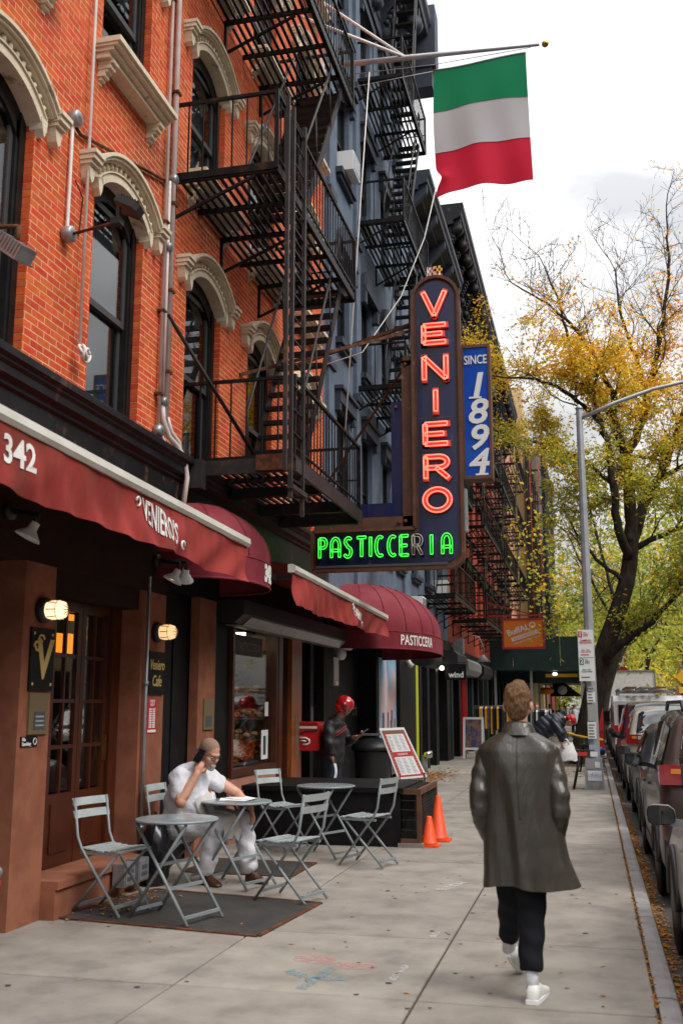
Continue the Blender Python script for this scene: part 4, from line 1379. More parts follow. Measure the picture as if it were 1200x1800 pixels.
# ================================================================== FLAG
FP = thing('flagpole', 'silver flagpole braced out from the brick front high above the neon sign', 'flagpole', (-4.4, 16.6, 13.3))
MB().tube([(-4.45, 16.6, 13.36), (-2.8, 16.6, 13.29), (-.40, 16.6, 13.17)], [.052, .050, .030], 12).build('pole', 'pole_silver', FP)
MB().ell((-.30, 16.6, 13.165), (.062, .062, .062), 14, 10).build('ball', 'brass', FP)
MB().box(-4.45, -4.30, 16.52, 16.68, 13.2, 13.55).build('bracket', 'white_paint', FP)
for p in ((-4.44, 15.5, 13.62), (-4.44, 17.35, 14.72), (-4.44, 16.9, 14.95)):
    MB().tube([p, (-2.80, 16.6, 13.31)], .027, 8).build('stay', 'white_paint', FP)
MB().tube([(-4.4, 16.55, 13.1), (-2.3, 16.57, 13.05), (-.55, 16.58, 13.12)], .007, 5).build('halyard', 'galv', FP)
MB().tube([(-4.4, 16.5, 12.75), (-2.28, 16.57, 12.92)], .006, 5).build('halyard', 'galv', FP)
MB().tube([(-2.25, 16.55, 10.72), (-2.45, 16.3, 9.6), (-2.8, 15.9, 8.4), (-3.35, 15.4, 7.3), (-4.2, 15.1, 6.95)], .009, 5).build('tie_line', 'white_paint', FP)
MB().tube([(-3.40, 16.3, 12.9), (-3.42, 15.6, 10), (-3.5, 14.7, 5.4)], .010, 5).build('tie_line', 'white_paint', FP)
IF = thing('tricolour_flag', 'large green, white and red flag hanging from the flagpole', 'flag', (-1.45, 16.6, 12))
def flag(a, b):
    x = lerp(-2.27, -.64, a) + (.035 * b * (a - .5)) - .02 * math.sin(b * 5) * (1 - a) + .03 * b * a * b
    pin = math.exp(-((a) / .12) ** 2 - ((b - .86) / .05) ** 2)
    x += .10 * pin
    z = lerp(12.93, 13.02, a) - b * lerp(2.47, 2.40, a) + .05 * b * math.sin(a * 3.0 - .2) - .02 * a * b
    y = 16.57 + .05 * math.sin(a * 7 + b * 2.2) * (.25 + b) + .035 * math.sin(a * 15 - b * 3) * b + .25 * (a - .5) * b * .4 + .02 * math.sin(b * 9 + a * 4) - .08 * pin
    return (x, y, z)
cuts = (0, .335, .663, 1.0)
for k, (m_, nm) in enumerate((('flag_green', 'green_band'), ('flag_white', 'white_band'), ('flag_red', 'red_band'))):
    b0, b1 = cuts[k], cuts[k + 1]
    MB().grid(48, 22, lambda a, b: flag(a, lerp(b0, b1, b))).build(nm, m_, IF)
    if k:
        MB().tube([Vector(flag(i / 40, b0)) + Vector((0, -.004, 0)) for i in range(41)], .005, 4).build('seam', 'slate', IF)
MB().tube([Vector(flag(i / 20, 0)) + Vector((0, 0, .01)) for i in range(21)], .016, 6).build('header', 'galv', IF)
# ================================================================== OTHER BUILDINGS
def facade(root, m, xw, y0, y1, z0, z1, cols, floors, depth=10, wm='window_black', sills='blue_dark', lintels=None, detail=2, hoodfloor=-1, side_name='side_wall'):
    """wall with real openings; cols = (y0, y1) list, floors = (sill, head) list"""
    core = MB()
    op = [(a, b, c, d) for c, d in floors for a, b in cols]
    yb = sorted({y0, y1, *[c for o_ in op for c in o_[:2]]})
    zb = sorted({z0, z1, *[c for o_ in op for c in o_[2:]]})
    for i in range(len(yb) - 1):
        for j in range(len(zb) - 1):
            my, mz = (yb[i] + yb[i + 1]) / 2, (zb[j] + zb[j + 1]) / 2
            if any(a < my < b and c < mz < d for a, b, c, d in op):
                continue
            core.box(xw - .28, xw, yb[i], yb[i + 1], zb[j], zb[j + 1])
    core.build('wall', m, root)
    MB().box(xw - depth, xw - .281, y0 + .001, y0 + .3, z0, z1).box(xw - depth, xw - .281, y1 - .3, y1 - .001, z0, z1).box(xw - depth, xw, y0, y1, z1, z1 + .15).box(xw - depth, xw - depth + .2, y0 + .3, y1 - .3, z0, z1).build(side_name, m, root)
    for fi, (c, d) in enumerate(floors):
        for a, b in cols:
            w = MB()
            w.box(xw - .22, xw - .10, a, a + .09, c, d).box(xw - .22, xw - .10, b - .09, b, c, d).box(xw - .22, xw - .09, a + .09, b - .09, d - .10, d).box(xw - .22, xw - .08, a + .09, b - .09, c, c + .08)
            zm = (c + d) / 2
            w.box(xw - .19, xw - .13, a + .09, b - .09, zm - .035, zm + .035)
            wo = w.build('window', wm, root)
            cuboid('pane', 'pane_far', wo, xw - .175, xw - .165, a + .09, b - .09, c + .08, zm - .035)
            cuboid('pane', 'pane_far', wo, xw - .165, xw - .155, a + .09, b - .09, zm + .035, d - .10)
            if sills:
                s = MB().box(xw - .05, xw + .14, a - .12, b + .12, c - .12, c - .002).box(xw - .05, xw + .09, a - .06, b + .06, c - .20, c - .121)
                s.build('window_sill', sills, root)
            if lintels:
                if fi == hoodfloor:
                    l = MB()
                    ym = (a + b) / 2
                    hw = (b - a) / 2 + .16
                    top = [(ym + hw * math.cos(PI * i / 10), d + .10 + .52 * math.sin(PI * i / 10)) for i in range(11)]
                    l.prism(top, lambda u, v, q: (q, u, v), xw - .02, xw + .11)
                    l.prism([(ym + (hw - .13) * math.cos(PI * i / 10), d + .14 + .40 * math.sin(PI * i / 10)) for i in range(11)], lambda u, v, q: (q, u, v), xw + .111, xw + .13)
                    l.box(xw - .02, xw + .16, a - .22, b + .22, d, d + .099)
                    l.box(xw - .02, xw + .14, a - .22, a - .02, d - .30, d - .001)
                    l.box(xw - .02, xw + .14, b + .02, b + .22, d - .30, d - .001)
                else:
                    l = MB().box(xw - .02, xw + .12, a - .16, b + .16, d + .02, d + .26).box(xw - .02, xw + .17, a - .20, b + .20, d + .261, d + .33)
                    l.box(xw - .02, xw + .10, a - .16, a - .02, d - .14, d + .019).box(xw - .02, xw + .10, b + .02, b + .16, d - .14, d + .019)
                l.build('window_lintel', lintels, root)
def cornice(root, m, xw, y0, y1, z0, z1, proj, step, scroll=True):
    c = MB()
    h = z1 - z0
    c.prism([(xw - .3, z0), (xw + .10, z0), (xw + .10, z0 + h * .10), (xw + .05, z0 + h * .12), (xw + .05, z0 + h * .62), (xw + proj * .55, z0 + h * .66), (xw + proj * .55, z0 + h * .72), (xw + proj * .9, z0 + h * .78),
             (xw + proj * .92, z0 + h * .86), (xw + proj, z0 + h * .90), (xw + proj, z1), (xw - .3, z1)], lambda u, v, d: (u, d, v), y0 + .002, y1 - .002)
    co = c.build('cornice', m, root)
    n = max(2, int((y1 - y0) / step))
    me = None
    for i in range(n + 1):
        y = lerp(y0 + .2, y1 - .2, i / n)
        if me is None:
            k = MB()
            big = proj * .86
            k.prism([(.05, 0), (.12, -.01), (.20, h * .10), (.16, h * .22), (.20, h * .34), (big * .7, h * .50), (big, h * .62), (big, h * .76), (.05, h * .76)], lambda u, v, d: (u, d, v), -.09, .09)
            if scroll:
                k.lathe([(.001, -.11), (h * .075, -.11), (h * .075, .11), (.001, .11)], (.17, 0, h * .10), 12, axis='Y')
                k.lathe([(.001, -.11), (h * .10, -.11), (h * .10, .11), (.001, .11)], (big * .80, 0, h * .58), 12, axis='Y')
                for q in range(5):
                    k.lathe([(.001, -.10), (h * .03, -.10), (h * .03, .10), (.001, .10)], (lerp(.2, big * .7, q / 5), 0, lerp(h * .24, h * .5, q / 5)), 8, axis='Y')
            me = k.build('cornice_bracket', m, co, (xw, y, z0)).data
        else:
            put('cornice_bracket', me, co, (xw, y, z0))
    for i in range(n):
        y = lerp(y0 + .2, y1 - .2, (i + .5) / n)
        cuboid('frieze_panel', m, co, xw + .045, xw + .075, y - (y1 - y0) / n * .28, y + (y1 - y0) / n * .28, z0 + h * .2, z0 + h * .52)
    return co

# --- blue painted tenement
B2 = thing('blue_building', 'slate-blue painted tenement with a heavy dark bracketed cornice, next to the orange brick front', 'building', (-8, 21.3, 0))
facade(B2, 'blue_brick', XF, 17.11, 25.45, 3.7, 18.3, [(18.15, 19.20), (20.35, 21.40), (22.55, 23.6), (24.2, 24.95)], [(5.05, 7.30), (8.62, 10.45), (12.15, 14.05), (15.6, 17.35)], lintels='blue_dark', sills='blue_dark', hoodfloor=1)
for y in (17.45, 19.75, 25.15):
    for z0, z1 in ((3.72, 7.9), (7.95, 11.3), (11.35, 14.9), (14.95, 18.3)):
        cuboid('pilaster', 'blue_brick', B2, XF, XF + .075, y - .19, y + .19, z0, z1 - .12)
        cuboid('pilaster_cap', 'blue_dark', B2, XF, XF + .12, y - .24, y + .24, z1 - .12, z1 + .03)
cornice(B2, 'blue_dark', XF, 17.11, 25.45, 17.9, 20.35, .95, 1.35)
eb = MB().box(XF - .2, XF + 1.05, 25.10, 25.75, 18.9, 20.75).box(XF - .2, XF + .95, 25.15, 25.70, 18.3, 18.899)
eb.build('cornice_end_block', 'blue_dark', B2)
FE2 = thing('fire_escape', 'dark iron fire escape zigzagging up the slate-blue front behind the neon sign', 'fire escape', (-4.3, 21, 8), group='iron fire escapes on the facades')
fire_escape(FE2, 'black_iron', XF, -3.40, [(19.72, 23.0, 8.12), (19.72, 23.0, 11.76), (19.72, 23.0, 15.10)], rail=.90, slats=11, beams=4, bal=.16,
            stairs=[(-3.98, -3.50, 20.7, 8.13, 22.6, 11.76, 12), (-3.98, -3.50, 20.7, 11.77, 22.6, 15.10, 12), (-3.98, -3.50, 21.6, 15.11, 22.6, 19.2, 10), (-3.98, -3.50, 20.7, 4.6, 22.6, 8.12, 12)])
AC = thing('air_conditioner', 'white air conditioner jutting from a high window of the slate-blue front', 'air conditioner', (-4.4, 18.6, 12.3))
MB().box(-4.62, -4.14, 18.24, 18.86, 12.17, 12.58).build('case', 'white_plastic', AC)
MB().box(-4.139, -4.13, 18.28, 18.82, 12.21, 12.54).build('grille', 'galv', AC)

# --- ground floor under the blue building and beyond: black shopfronts
S2 = thing('black_shopfront', 'black shop front with skyline posters on its end piers beyond the pastry doorway', 'shop', (-4.6, 22, 0))
MB().box(-4.62, -4.35, 17.12, 33.4, 2.98, 3.69).build('fascia', 'black_paint', S2)
for a, b in ((17.12, 17.5), (21.55, 22.72), (24.35, 26.55), (27.25, 27.6), (28.6, 28.95), (30.2, 30.7), (32.6, 33.35)):
    cuboid('pier', 'black_paint', S2, -4.9, -4.42, a, b, 0, 2.98)
for a, b in ((17.5, 21.55), (22.72, 24.35), (27.6, 28.6), (28.95, 30.2), (30.7, 32.6)):
    cuboid('bay_panel', 'black_cornice', S2, -4.95, -4.80, a, b, 0, 2.98)
cuboid('skyline_poster', 'poster_sky', S2, -4.419, -4.412, 21.80, 22.68, .15, 2.72)
cuboid('skyline_poster', 'poster_sky', S2, -4.79, -4.50, 22.90, 24.28, .15, 2.92)
sk = MB()
rnd = random.Random(4)
for ya, yb_, xx in ((21.82, 22.66, -4.410), (22.92, 24.26, -4.498)):
    y = ya
    while y < yb_ - .05:
        w = min(rnd.uniform(.08, .2), yb_ - y)
        sk.box(xx, xx + .004, y, y + w, .16, rnd.uniform(.7, 1.75))
        y += w
sk.build('printed_skyline', 'poster_blue', S2)
cuboid('yellow_green_strip', 'yellow_green', S2, -4.42, -4.405, 26.60, 26.95, .1, 2.9)
cuboid('lit_vertical_sign', 'sign_white', S2, -4.46, -4.44, 17.95, 18.28, 2.05, 2.55)
cuboid('lit_vertical_sign', 'tail_red', S2, -4.438, -4.434, 18.0, 18.23, 2.06, 2.13)
for y, z in ((25.2, 2.72), (17.9, 2.6)):
    L1 = thing('shop_spotlight', 'round white spotlight on the black pier right of the skyline poster' if y > 20 else 'round spotlight above the dark pastry doorway', 'lamp', (-4.3, y, z))
    MB().ell((-4.30, y, z), (.09, .11, .11), 12, 8).build('globe', 'white_plastic', L1)
    MB().box(-4.42, -4.33, y - .04, y + .04, z + .02, z + .14).build('bracket', 'galv', L1)
sp = thing('standpipe', 'small silver double-headed standpipe low on the black shop front', 'standpipe', (-4.25, 27.1, 0))
MB().tube([(-4.3, 27.1, 0), (-4.3, 27.1, .42)], .09, 10).build('riser', 'galv', sp)
for s in (-.12, .12):
    MB().lathe([(.001, -.03), (.085, -.03), (.085, .14), (.001, .14)], (-4.25, 27.1 + s, .45), 12, axis='X').build('inlet_cap', 'chrome', sp)
tc_ = thing('trash_can', 'tall black lidded trash can by the dark doorway behind the menu board', 'trash can', (-4.2, 19.5, 0))
MB().lathe([(.26, 0), (.30, .1), (.34, .85), (.36, .9)], (-3.95, 18.9, 0), 20).build('body', 'plastic_black', tc_)
MB().lathe([(.40, .9), (.40, .96), (.30, 1.06), (.12, 1.12)], (-3.95, 18.9, 0), 20).build('lid', 'plastic_black', tc_)
MB().box(-4.13, -3.77, 18.75, 19.05, 1.16, 1.19).build('handle_plate', 'galv', tc_)

# --- dark building with the plain cornice
B3 = thing('dark_building', 'narrow dark slate building with a plain overhanging cornice between the blue and the red fronts', 'building', (-8, 29.4, 0))
facade(B3, 'blue_brick', XF, 25.76, 33.4, 3.7, 14.9, [(26.4, 27.4), (28.6, 29.6), (31.0, 32.0)], [(5.1, 7.2), (8.5, 10.4), (11.8, 13.7)], lintels='blue_dark')
cornice(B3, 'blue_dark', XF, 25.76, 33.4, 14.6, 16.2, .75, 1.9, scroll=False)
FE3 = thing('fire_escape', 'dark iron fire escape on the narrow slate building above the black shop front', 'fire escape', (-4.3, 30, 5), group='iron fire escapes on the facades')
fire_escape(FE3, 'black_iron', XF, -3.45, [(27.3, 32.4, 4.6), (27.3, 32.4, 7.9), (27.3, 32.4, 11.2)], slats=8, bal=.22, fine=False, stairs=[(-4.1, -3.55, 28.2, 4.6, 30.5, 7.9, 12), (-4.1, -3.55, 28.2, 7.9, 30.5, 11.2, 12)])
for y, z, nm in ((25.9, 4.0, 'white air conditioner just above the large domed awning'), (30.5, 4.95, 'small white air conditioner behind the lowest far fire escape')):
    A2 = thing('air_conditioner', nm, 'air conditioner', (-4.3, y, z))
    MB().box(-4.5, -4.05, y - .3, y + .3, z - .1, z + .42).build('case', 'white_plastic', A2)
    MB().box(-4.049, -4.04, y - .26, y + .26, z - .06, z + .38).build('grille', 'galv', A2)

# --- red fronts with many fire escapes
def red_building(y0, y1, zt, label, m, felabel, cols):
    B = thing('tenement_building', label, 'building', (-8, (y0 + y1) / 2, 0))
    facade(B, m, XF, y0, y1, 3.6, zt, cols, [(4.9, 6.8), (8.1, 10.0), (11.3, 13.2), (14.5, 16.4)], sills='black_cornice', lintels='black_cornice')
    cornice(B, 'black_cornice', XF, y0, y1, zt - .3, zt + 1.9, .80, 1.25)
    F_ = thing('fire_escape', felabel, 'fire escape', (-4.3, (y0 + y1) / 2, 5), group='iron fire escapes on the facades')
    decks = [(y0 + 1.0, y1 - 1.0, 4.5 + 3.2 * k) for k in range(4)]
    st = [(-4.05, -3.5, y0 + 2.2, 4.5 + 3.2 * k, y0 + 4.4, 7.7 + 3.2 * k, 11) for k in range(3)]
    fire_escape(F_, 'black_iron', XF, -3.30, decks, slats=8, bal=.24, fine=False, stairs=st)
    return B
red_building(33.45, 42.0, 17.2, 'red tenement front hung with black fire escapes past the narrow slate building', 'far_red', 'black fire escape on the first red tenement, left of the orange hanging sign', [(34.2, 35.3), (36.3, 37.4), (38.4, 39.5), (40.4, 41.5)])
red_building(42.05, 51.5, 17.2, 'second red tenement down the block above the orange hanging sign', 'far_red', 'black fire escape on the second red tenement above the orange sign', [(42.8, 43.9), (45.0, 46.1), (47.2, 48.3), (49.6, 50.7)])
red_building(51.55, 61.0, 17.2, 'third dark tenement down the block just before the peach building', 'far_brown', 'fire escape on the third tenement just before the netted scaffold', [(52.3, 53.4), (54.6, 55.7), (57.0, 58.1), (59.4, 60.4)])
B5 = thing('peach_building', 'slim peach building with a small roof railing beyond the red tenements', 'building', (-8, 63.5, 0))
facade(B5, 'peach', XF, 61.05, 66.9, 0, 21.3, [(61.7, 62.8), (64.6, 65.7)], [(4.6, 6.4), (7.8, 9.6), (11, 12.8), (14.2, 16), (17.4, 19.4)], lintels='peach', sills='peach')
rr_ = MB()
for k in range(9):
    rr_.box(-4.9, -4.86, 61.2 + k * .6, 61.24 + k * .6, 21.45, 23.2)
for z in (22.3, 23.15):
    rr_.box(-4.9, -4.86, 61.2, 66.1, z, z + .05)
rr_.tube([(-5.6, 61.8, 21.4), (-5.6, 61.8, 23.1)], .55, 14)
rr_.build('roof_railing', 'galv', B5)
B6 = thing('cream_building', 'taller cream brick building with stepped parapet beyond the peach building', 'building', (-8, 76, 0))
facade(B6, 'cream_brick', -3.7, 67.0, 86, 0, 21.6, [(69, 70.4), (72.5, 73.9), (76, 77.4), (79.5, 80.9)], [(4.6, 6.4), (8, 9.8), (11.4, 13.2), (14.8, 16.6), (18.2, 20)], depth=14)
MB().box(-6.5, -3.72, 67.0, 68.4, 21.76, 22.7).box(-17, -9, 67, 68.4, 21.76, 23.4).build('parapet', 'cream_brick', B6)
NS = thing('netted_scaffold', 'tall scaffold wrapped in black netting with rust-red poles against the cream building', 'scaffold', (-3.1, 70, 4))
sc_ = MB()
for y in (66.4, 69, 72, 75, 78, 82):
    for x in (-3.55, -2.55):
        sc_.box(x - .05, x + .05, y - .05, y + .05, 4.3, 18.6)
for z in (6.3, 8.4, 10.5, 12.6, 14.7, 16.8):
    for y in (66.4, 72, 78):
        sc_.box(-3.55, -2.55, y - .04, y + .04, z - .05, z + .05)
    sc_.box(-2.59, -2.51, 66.4, 82, z - .04, z + .04)
sc_.build('scaffold_poles', 'rust_iron', NS)
nb = MB()
nb.grid(20, 30, lambda a, b: (lerp(-3.72, -2.42, a) + .0, 66.2 + .10 * math.sin(b * 40) * math.sin(a * 5), lerp(4.4, 18.4 - .5 * math.sin(a * PI), b)))
nb.grid(40, 30, lambda a, b: (-2.40 + .08 * math.sin(a * 50 + b * 9), lerp(66.2, 82.2, a), lerp(4.4, 18.4, b)))
nb.build('netting', 'netting', NS)
op_ = MB()
for x in (-3.3, -2.75):
    op_.tube([(x, 66.05, 4.4), (x + .01, 66.03, 18.7)], .03, 5)
op_.build('red_rope', 'far_red', NS)
SH = thing('sidewalk_shed', 'dark green sidewalk shed roofing the pavement below the netted scaffold', 'scaffold shed', (-2.3, 55, 0))
MB().box(-4.4, -.25, 47.0, 84, 3.28, 3.42).build('roof_deck', 'shed_green', SH)
for i in range(4):
    cuboid('fascia_board', 'shed_green', SH, lerp(-4.4, -.25, i / 4) + .008, lerp(-4.4, -.25, (i + 1) / 4) - .008, 46.92, 46.99, 3.25, 4.72)
for i in range(14):
    cuboid('fascia_board', 'shed_green', SH, -.245, -.19, 47.0 + i * 2.6, 49.58 + i * 2.6, 3.25, 4.72)
bm_ = MB().box(-4.4, -.25, 50.4, 50.6, 2.75, 3.27)
bm_.build('header_board', 'shed_green', SH)
cuboid('yellow_notice', 'sign_yellow', SH, -2.1, -.6, 50.36, 50.39, 3.02, 3.18)
for x in (-4.2, -2.6, -.4):
    for y in (47.2, 54, 62, 70, 78):
        cuboid('post', 'galv', SH, x - .05, x + .05, y - .05, y + .05, 0, 3.27)
MB().box(-1.72, -1.55, 49.5, 49.7, 3.1, 3.2).build('work_light', 'lamp_white', SH)
# shop fronts of the far block
S3 = thing('far_shopfronts', 'row of dark shop fronts with red frames under the far fire escapes', 'shops', (-4.5, 42, 0))
MB().box(-4.6, -4.38, 33.46, 61, 2.95, 3.58).build('fascia', 'black_paint', S3)
for i in range(14):
    y = 33.5 + i * 2.0
    cuboid('pier', 'black_paint' if i % 3 else 'shed_green', S3, -4.8, -4.40, y, y + .4, 0, 2.95)
    cuboid('bay', 'pane_far' if i % 2 else 'black_cornice', S3, -4.75, -4.68, y + .4, y + 2.0, 0, 2.95)
for y in (36.3, 36.7, 37.0, 37.4):
    cuboid('red_frame', 'red_paint', S3, -4.66, -4.36, y, y + .07, 0, 2.95)
for y0, y1, z, m in ((31.5, 34.0, 3.1, 'plastic_black'), (34.3, 38.5, 3.0, 'galv'), (39.4, 43, 3.0, 'black_iron')):
    Hs = thing('shutter_box', {31.5: 'rounded dark shutter box by the white wind sign', 34.3: 'long grey roll shutter box below the orange hanging sign', 39.4: 'black roll shutter box farthest along the far shops'}[y0], 'shutter box', (-4.2, y0, z))
    MB().prism([(-4.4, z - .28), (-4.05, z - .28), (-3.92, z - .12), (-3.92, z + .14), (-4.05, z + .26), (-4.4, z + .26)], lambda u, v, d: (u, d, v), y0, y1).build('box', m, Hs)
    MB().box(-4.36, -4.06, y0 - .03, y0 - .005, z - .24, z + .22).build('end_plate', 'plastic_black', Hs)
ro = thing('awning_roll', 'rolled dark awning tube just past the large domed awning', 'awning roll', (-3.9, 24, 2.95))
MB().tube([(-3.75, 23.0, 2.78), (-3.75, 25.5, 2.78)], .2, 14).build('roll', 'black_cornice', ro)
MB().box(-4.4, -3.85, 23.1, 23.18, 2.72, 2.80).build('bracket', 'galv', ro)

# --- across the street
def opposite(y0, y1, h, m, label, x=15.2, nf=5):
    B = thing('far_building', label, 'building', (x + 5, (y0 + y1) / 2, 0))
    MB().box(x, x + 10, y0, y1, 0, h).build('wall', m, B)
    MB().box(x - .5, x + .2, y0 + .01, y1 - .01, h, h + .9).build('cornice', 'black_cornice', B)
    n = int((y1 - y0) / 2.6)
    for f in range(nf):
        for k in range(n):
            y = y0 + (k + .5) * (y1 - y0) / n
            z = 4.2 + f * (h - 4.4) / nf
            w = cuboid('window', 'window_black', B, x - .03, x + .05, y - .55, y + .55, z, z + 1.9)
            cuboid('pane', 'pane_far', B, x - .045, x - .031, y - .47, y + .47, z + .08, z + 1.82)
    MB().box(x - .1, x + .1, y0 + .3, y1 - .3, .1, 3.3).build('shop_band', 'black_paint', B)
opposite(-14, 6, 14, 'far_red', 'red building across the street, out of the picture on the right')
opposite(6.1, 26, 15, 'far_brown', 'brown building across the street, out of the picture on the right')
opposite(26.1, 46, 13, 'cream_brick', 'cream building across the street, out of the picture on the right')
opposite(150, 185, 20, 'far_brown', 'brown brick building far down the street at the right edge', nf=6)
opposite(185.1, 225, 24, 'far_red', 'red brick building at the very end of the street on the right', nf=6)
for y0, y1, h, x, m, lb in ((95, 120, 20, -14.6, 'far_brown', 'brown block at the far left end of the street under the trees'), (121, 160, 17, -14.6, 'far_red', 'red block beyond the sidewalk shed at the end of the street')):
    B = thing('far_building', lb, 'building', (x, (y0 + y1) / 2, 0))
    MB().box(x, x + 10, y0, y1, 0, h).build('wall', m, B)
    for f in range(5):
        for k in range(6):
            y = lerp(y0, y1, (k + .5) / 6)
            cuboid('window', 'pane_far', B, x + 9.98, x + 10.03, y - .6, y + .6, 3.5 + f * 3, 5.4 + f * 3)
# ================================================================== PAVEMENT FURNITURE
def flat(mb, pts, w, t, mi=0):                        # flat bar through points, w across X
    for i in range(len(pts) - 1):
        mb.bar(pts[i], pts[i + 1], w, t, mi)
def make_chair(name, label):
    c = thing(name, label, 'chair', group='grey folding bistro chairs')
    W2 = .205
    for s in (-1, 1):
        x = s * W2
        MB().tube([(x, -.25, .012), (x, .17, .53), (x, .215, .62), (x, .265, .93)], .0125, 6).build('back_leg', 'chair_grey', c, world=False)
        MB().tube([(x * .9, .27, .012), (x * .9, -.20, .50)], .0125, 6).build('front_leg', 'chair_grey', c, world=False)
    MB().box(-.18, .18, .225, .245, .055, .080).build('stretcher', 'chair_grey', c, world=False)
    MB().box(-.205, .205, -.205, -.185, .075, .100).build('stretcher', 'chair_grey', c, world=False)
    MB().box(-.185, .185, -.215, .20, .478, .492).box(-.19, -.17, -.22, .20, .478, .505).box(.17, .19, -.22, .20, .478, .505)
    fr = MB().box(-.20, -.178, -.22, .19, .482, .506).box(.178, .20, -.22, .19, .482, .506)
    fr.build('seat_frame', 'chair_grey', c, world=False)
    sm = None
    for k in range(7):
        y = -.215 + k * .062
        if sm is None:
            sm = MB().box(-.205, .205, -.022, .022, 0, .010).build('slat', 'chair_slat', c, (0, y, .508), world=False).data
        else:
            put('slat', sm, c, (0, y, .508 + .006 * abs(k - 3)), world=False)
    for z0, y in ((.765, .232), (.865, .250)):
        b = MB()
        b.grid(8, 1, lambda a, q: (lerp(-.225, .225, a), y + .022 * math.sin(a * PI) + q * .016, z0 + q * .062))
        b.grid(8, 1, lambda a, q: (lerp(-.225, .225, a), y + .012 + .022 * math.sin(a * PI) + q * .016, z0 + q * .062))
        b.build('back_slat', 'chair_slat', c, world=False)
    return c
def face(o, x, y, dx, dy):                            # chair front is -Y
    o.location = (x, y, 0)
    o.rotation_euler = (0, 0, math.atan2(dy, dx) + PI / 2)
chair = make_chair('folding_chair', 'empty grey folding chair by the wooden double door, left of the nearest table')
face(chair, -3.98, 8.33, .95, -.22)
for lb, x, y, dx, dy in (('grey folding chair the white-clad man sits on', -4.02, 9.86, 1.0, -.05),
                         ('grey folding chair with its back to the kerb, nearest the dark doormat corner', -2.68, 9.22, -.93, .28),
                         ('grey folding chair just before the mesh end of the cellar enclosure', -2.43, 11.35, -.96, .25),
                         ('grey folding chair below the pastry window, beyond the papers table', -3.68, 12.30, .9, -.45)):
    c = copy_tree(chair)
    c['label'] = lb
    face(c, x, y, dx, dy)
def make_table(label):
    t = thing('bistro_table', label, 'table', group='round grey folding tables')
    MB().lathe([(.0, .768), (.325, .768), (.338, .772), (.343, .780), (.338, .788), (.325, .790), (.0, .790)], (0, 0, 0), 40).build('table_top', 'table_top', t, world=False)
    for s in (-1, 1):
        x = s * .22
        MB().tube([(x, -.32, .012), (x, .25, .765)], .0135, 6).build('leg', 'chair_grey', t, world=False)
        MB().tube([(x * .82, .32, .012), (x * .82, -.25, .765)], .0135, 6).build('leg', 'chair_grey', t, world=False)
    for y, z, w in ((-.285, .07, .22), (.285, .07, .18), (-.11, .27, .22), (.02, .44, .20)):
        MB().box(-w, w, y - .010, y + .010, z - .012, z + .012).build('stretcher', 'chair_grey', t, world=False)
    return t
tb = make_table('nearest round grey bistro table, standing on the dark ribbed mat')
tb.location = (-3.36, 8.20, 0)
tb.rotation_euler.z = R(72)
for lb, x, y, rz in (('round grey bistro table with papers where the man in white sits', -3.40, 9.80, 70), ('farthest round grey bistro table, before the cellar enclosure', -3.05, 11.92, 66)):
    c = copy_tree(tb)
    c['label'] = lb
    c.location = (x, y, 0)
    c.rotation_euler.z = R(rz)
pp_ = thing('papers', 'loose white papers lying on the bistro table of the man in white', 'papers', (-3.4, 9.85, .79))
for i, (x, y, r_) in enumerate(((-3.50, 9.90, .3), (-3.36, 9.86, -.2), (-3.42, 9.98, .9))):
    b = MB()
    rm = Matrix.Rotation(r_, 3, 'Z')
    b.grid(6, 6, lambda a, q: Vector((x, y, .7925 + i * .003 + .012 * max(0, a - .7) * 3 * q)) + rm @ Vector(((a - .5) * .21, (q - .5) * .29, 0)))
    b.build('sheet', 'paper', pp_)
# ribbed mats
def ribbed_mat(label, P, z=.004):
    t = thing('rubber_mat', label, 'mat', ((P[0][0] + P[2][0]) / 2, (P[0][1] + P[2][1]) / 2, 0), group='dark ribbed mats before the restaurant')
    P = [Vector((*p, 0)) for p in P]
    f = lambda a, b: P[0].lerp(P[1], a).lerp(P[3].lerp(P[2], a), b)
    MB().grid(1, 1, lambda a, b: f(a, b) + Vector((0, 0, z))).grid(1, 1, lambda a, b: f(a, b) + Vector((0, 0, .001))).build('base', 'mat_rubber', t)
    rb = MB()
    n = 62
    for k in range(n):
        a0, a1 = (k + .3) / n, (k + .7) / n
        q = [f(a0, .02), f(a1, .02), f(a1, .98), f(a0, .98)]
        rb.prism([(p.x, p.y) for p in q], lambda u, v, d: (u, v, d), z + .001, z + .006)
    tag(rb.build('rib', 'mat_rubber', t), kind='stuff')
    bd = MB()
    for a, b in ((0, 1), (1, 2), (2, 3), (3, 0)):
        p, q = P[a], P[b]
        bd.bar(p + Vector((0, 0, .006)), q + Vector((0, 0, .006)), .045, .010)
    bd.build('border', 'rust_iron', t)
ribbed_mat('large dark ribbed doormat under the nearest bistro table', [(-4.36, 8.02), (-2.50, 7.74), (-2.38, 9.12), (-4.05, 9.42)])
ribbed_mat('smaller dark grate mat under the shoes of the man in white', [(-4.2, 10.45), (-3.02, 10.40), (-3.02, 11.35), (-4.2, 11.4)])
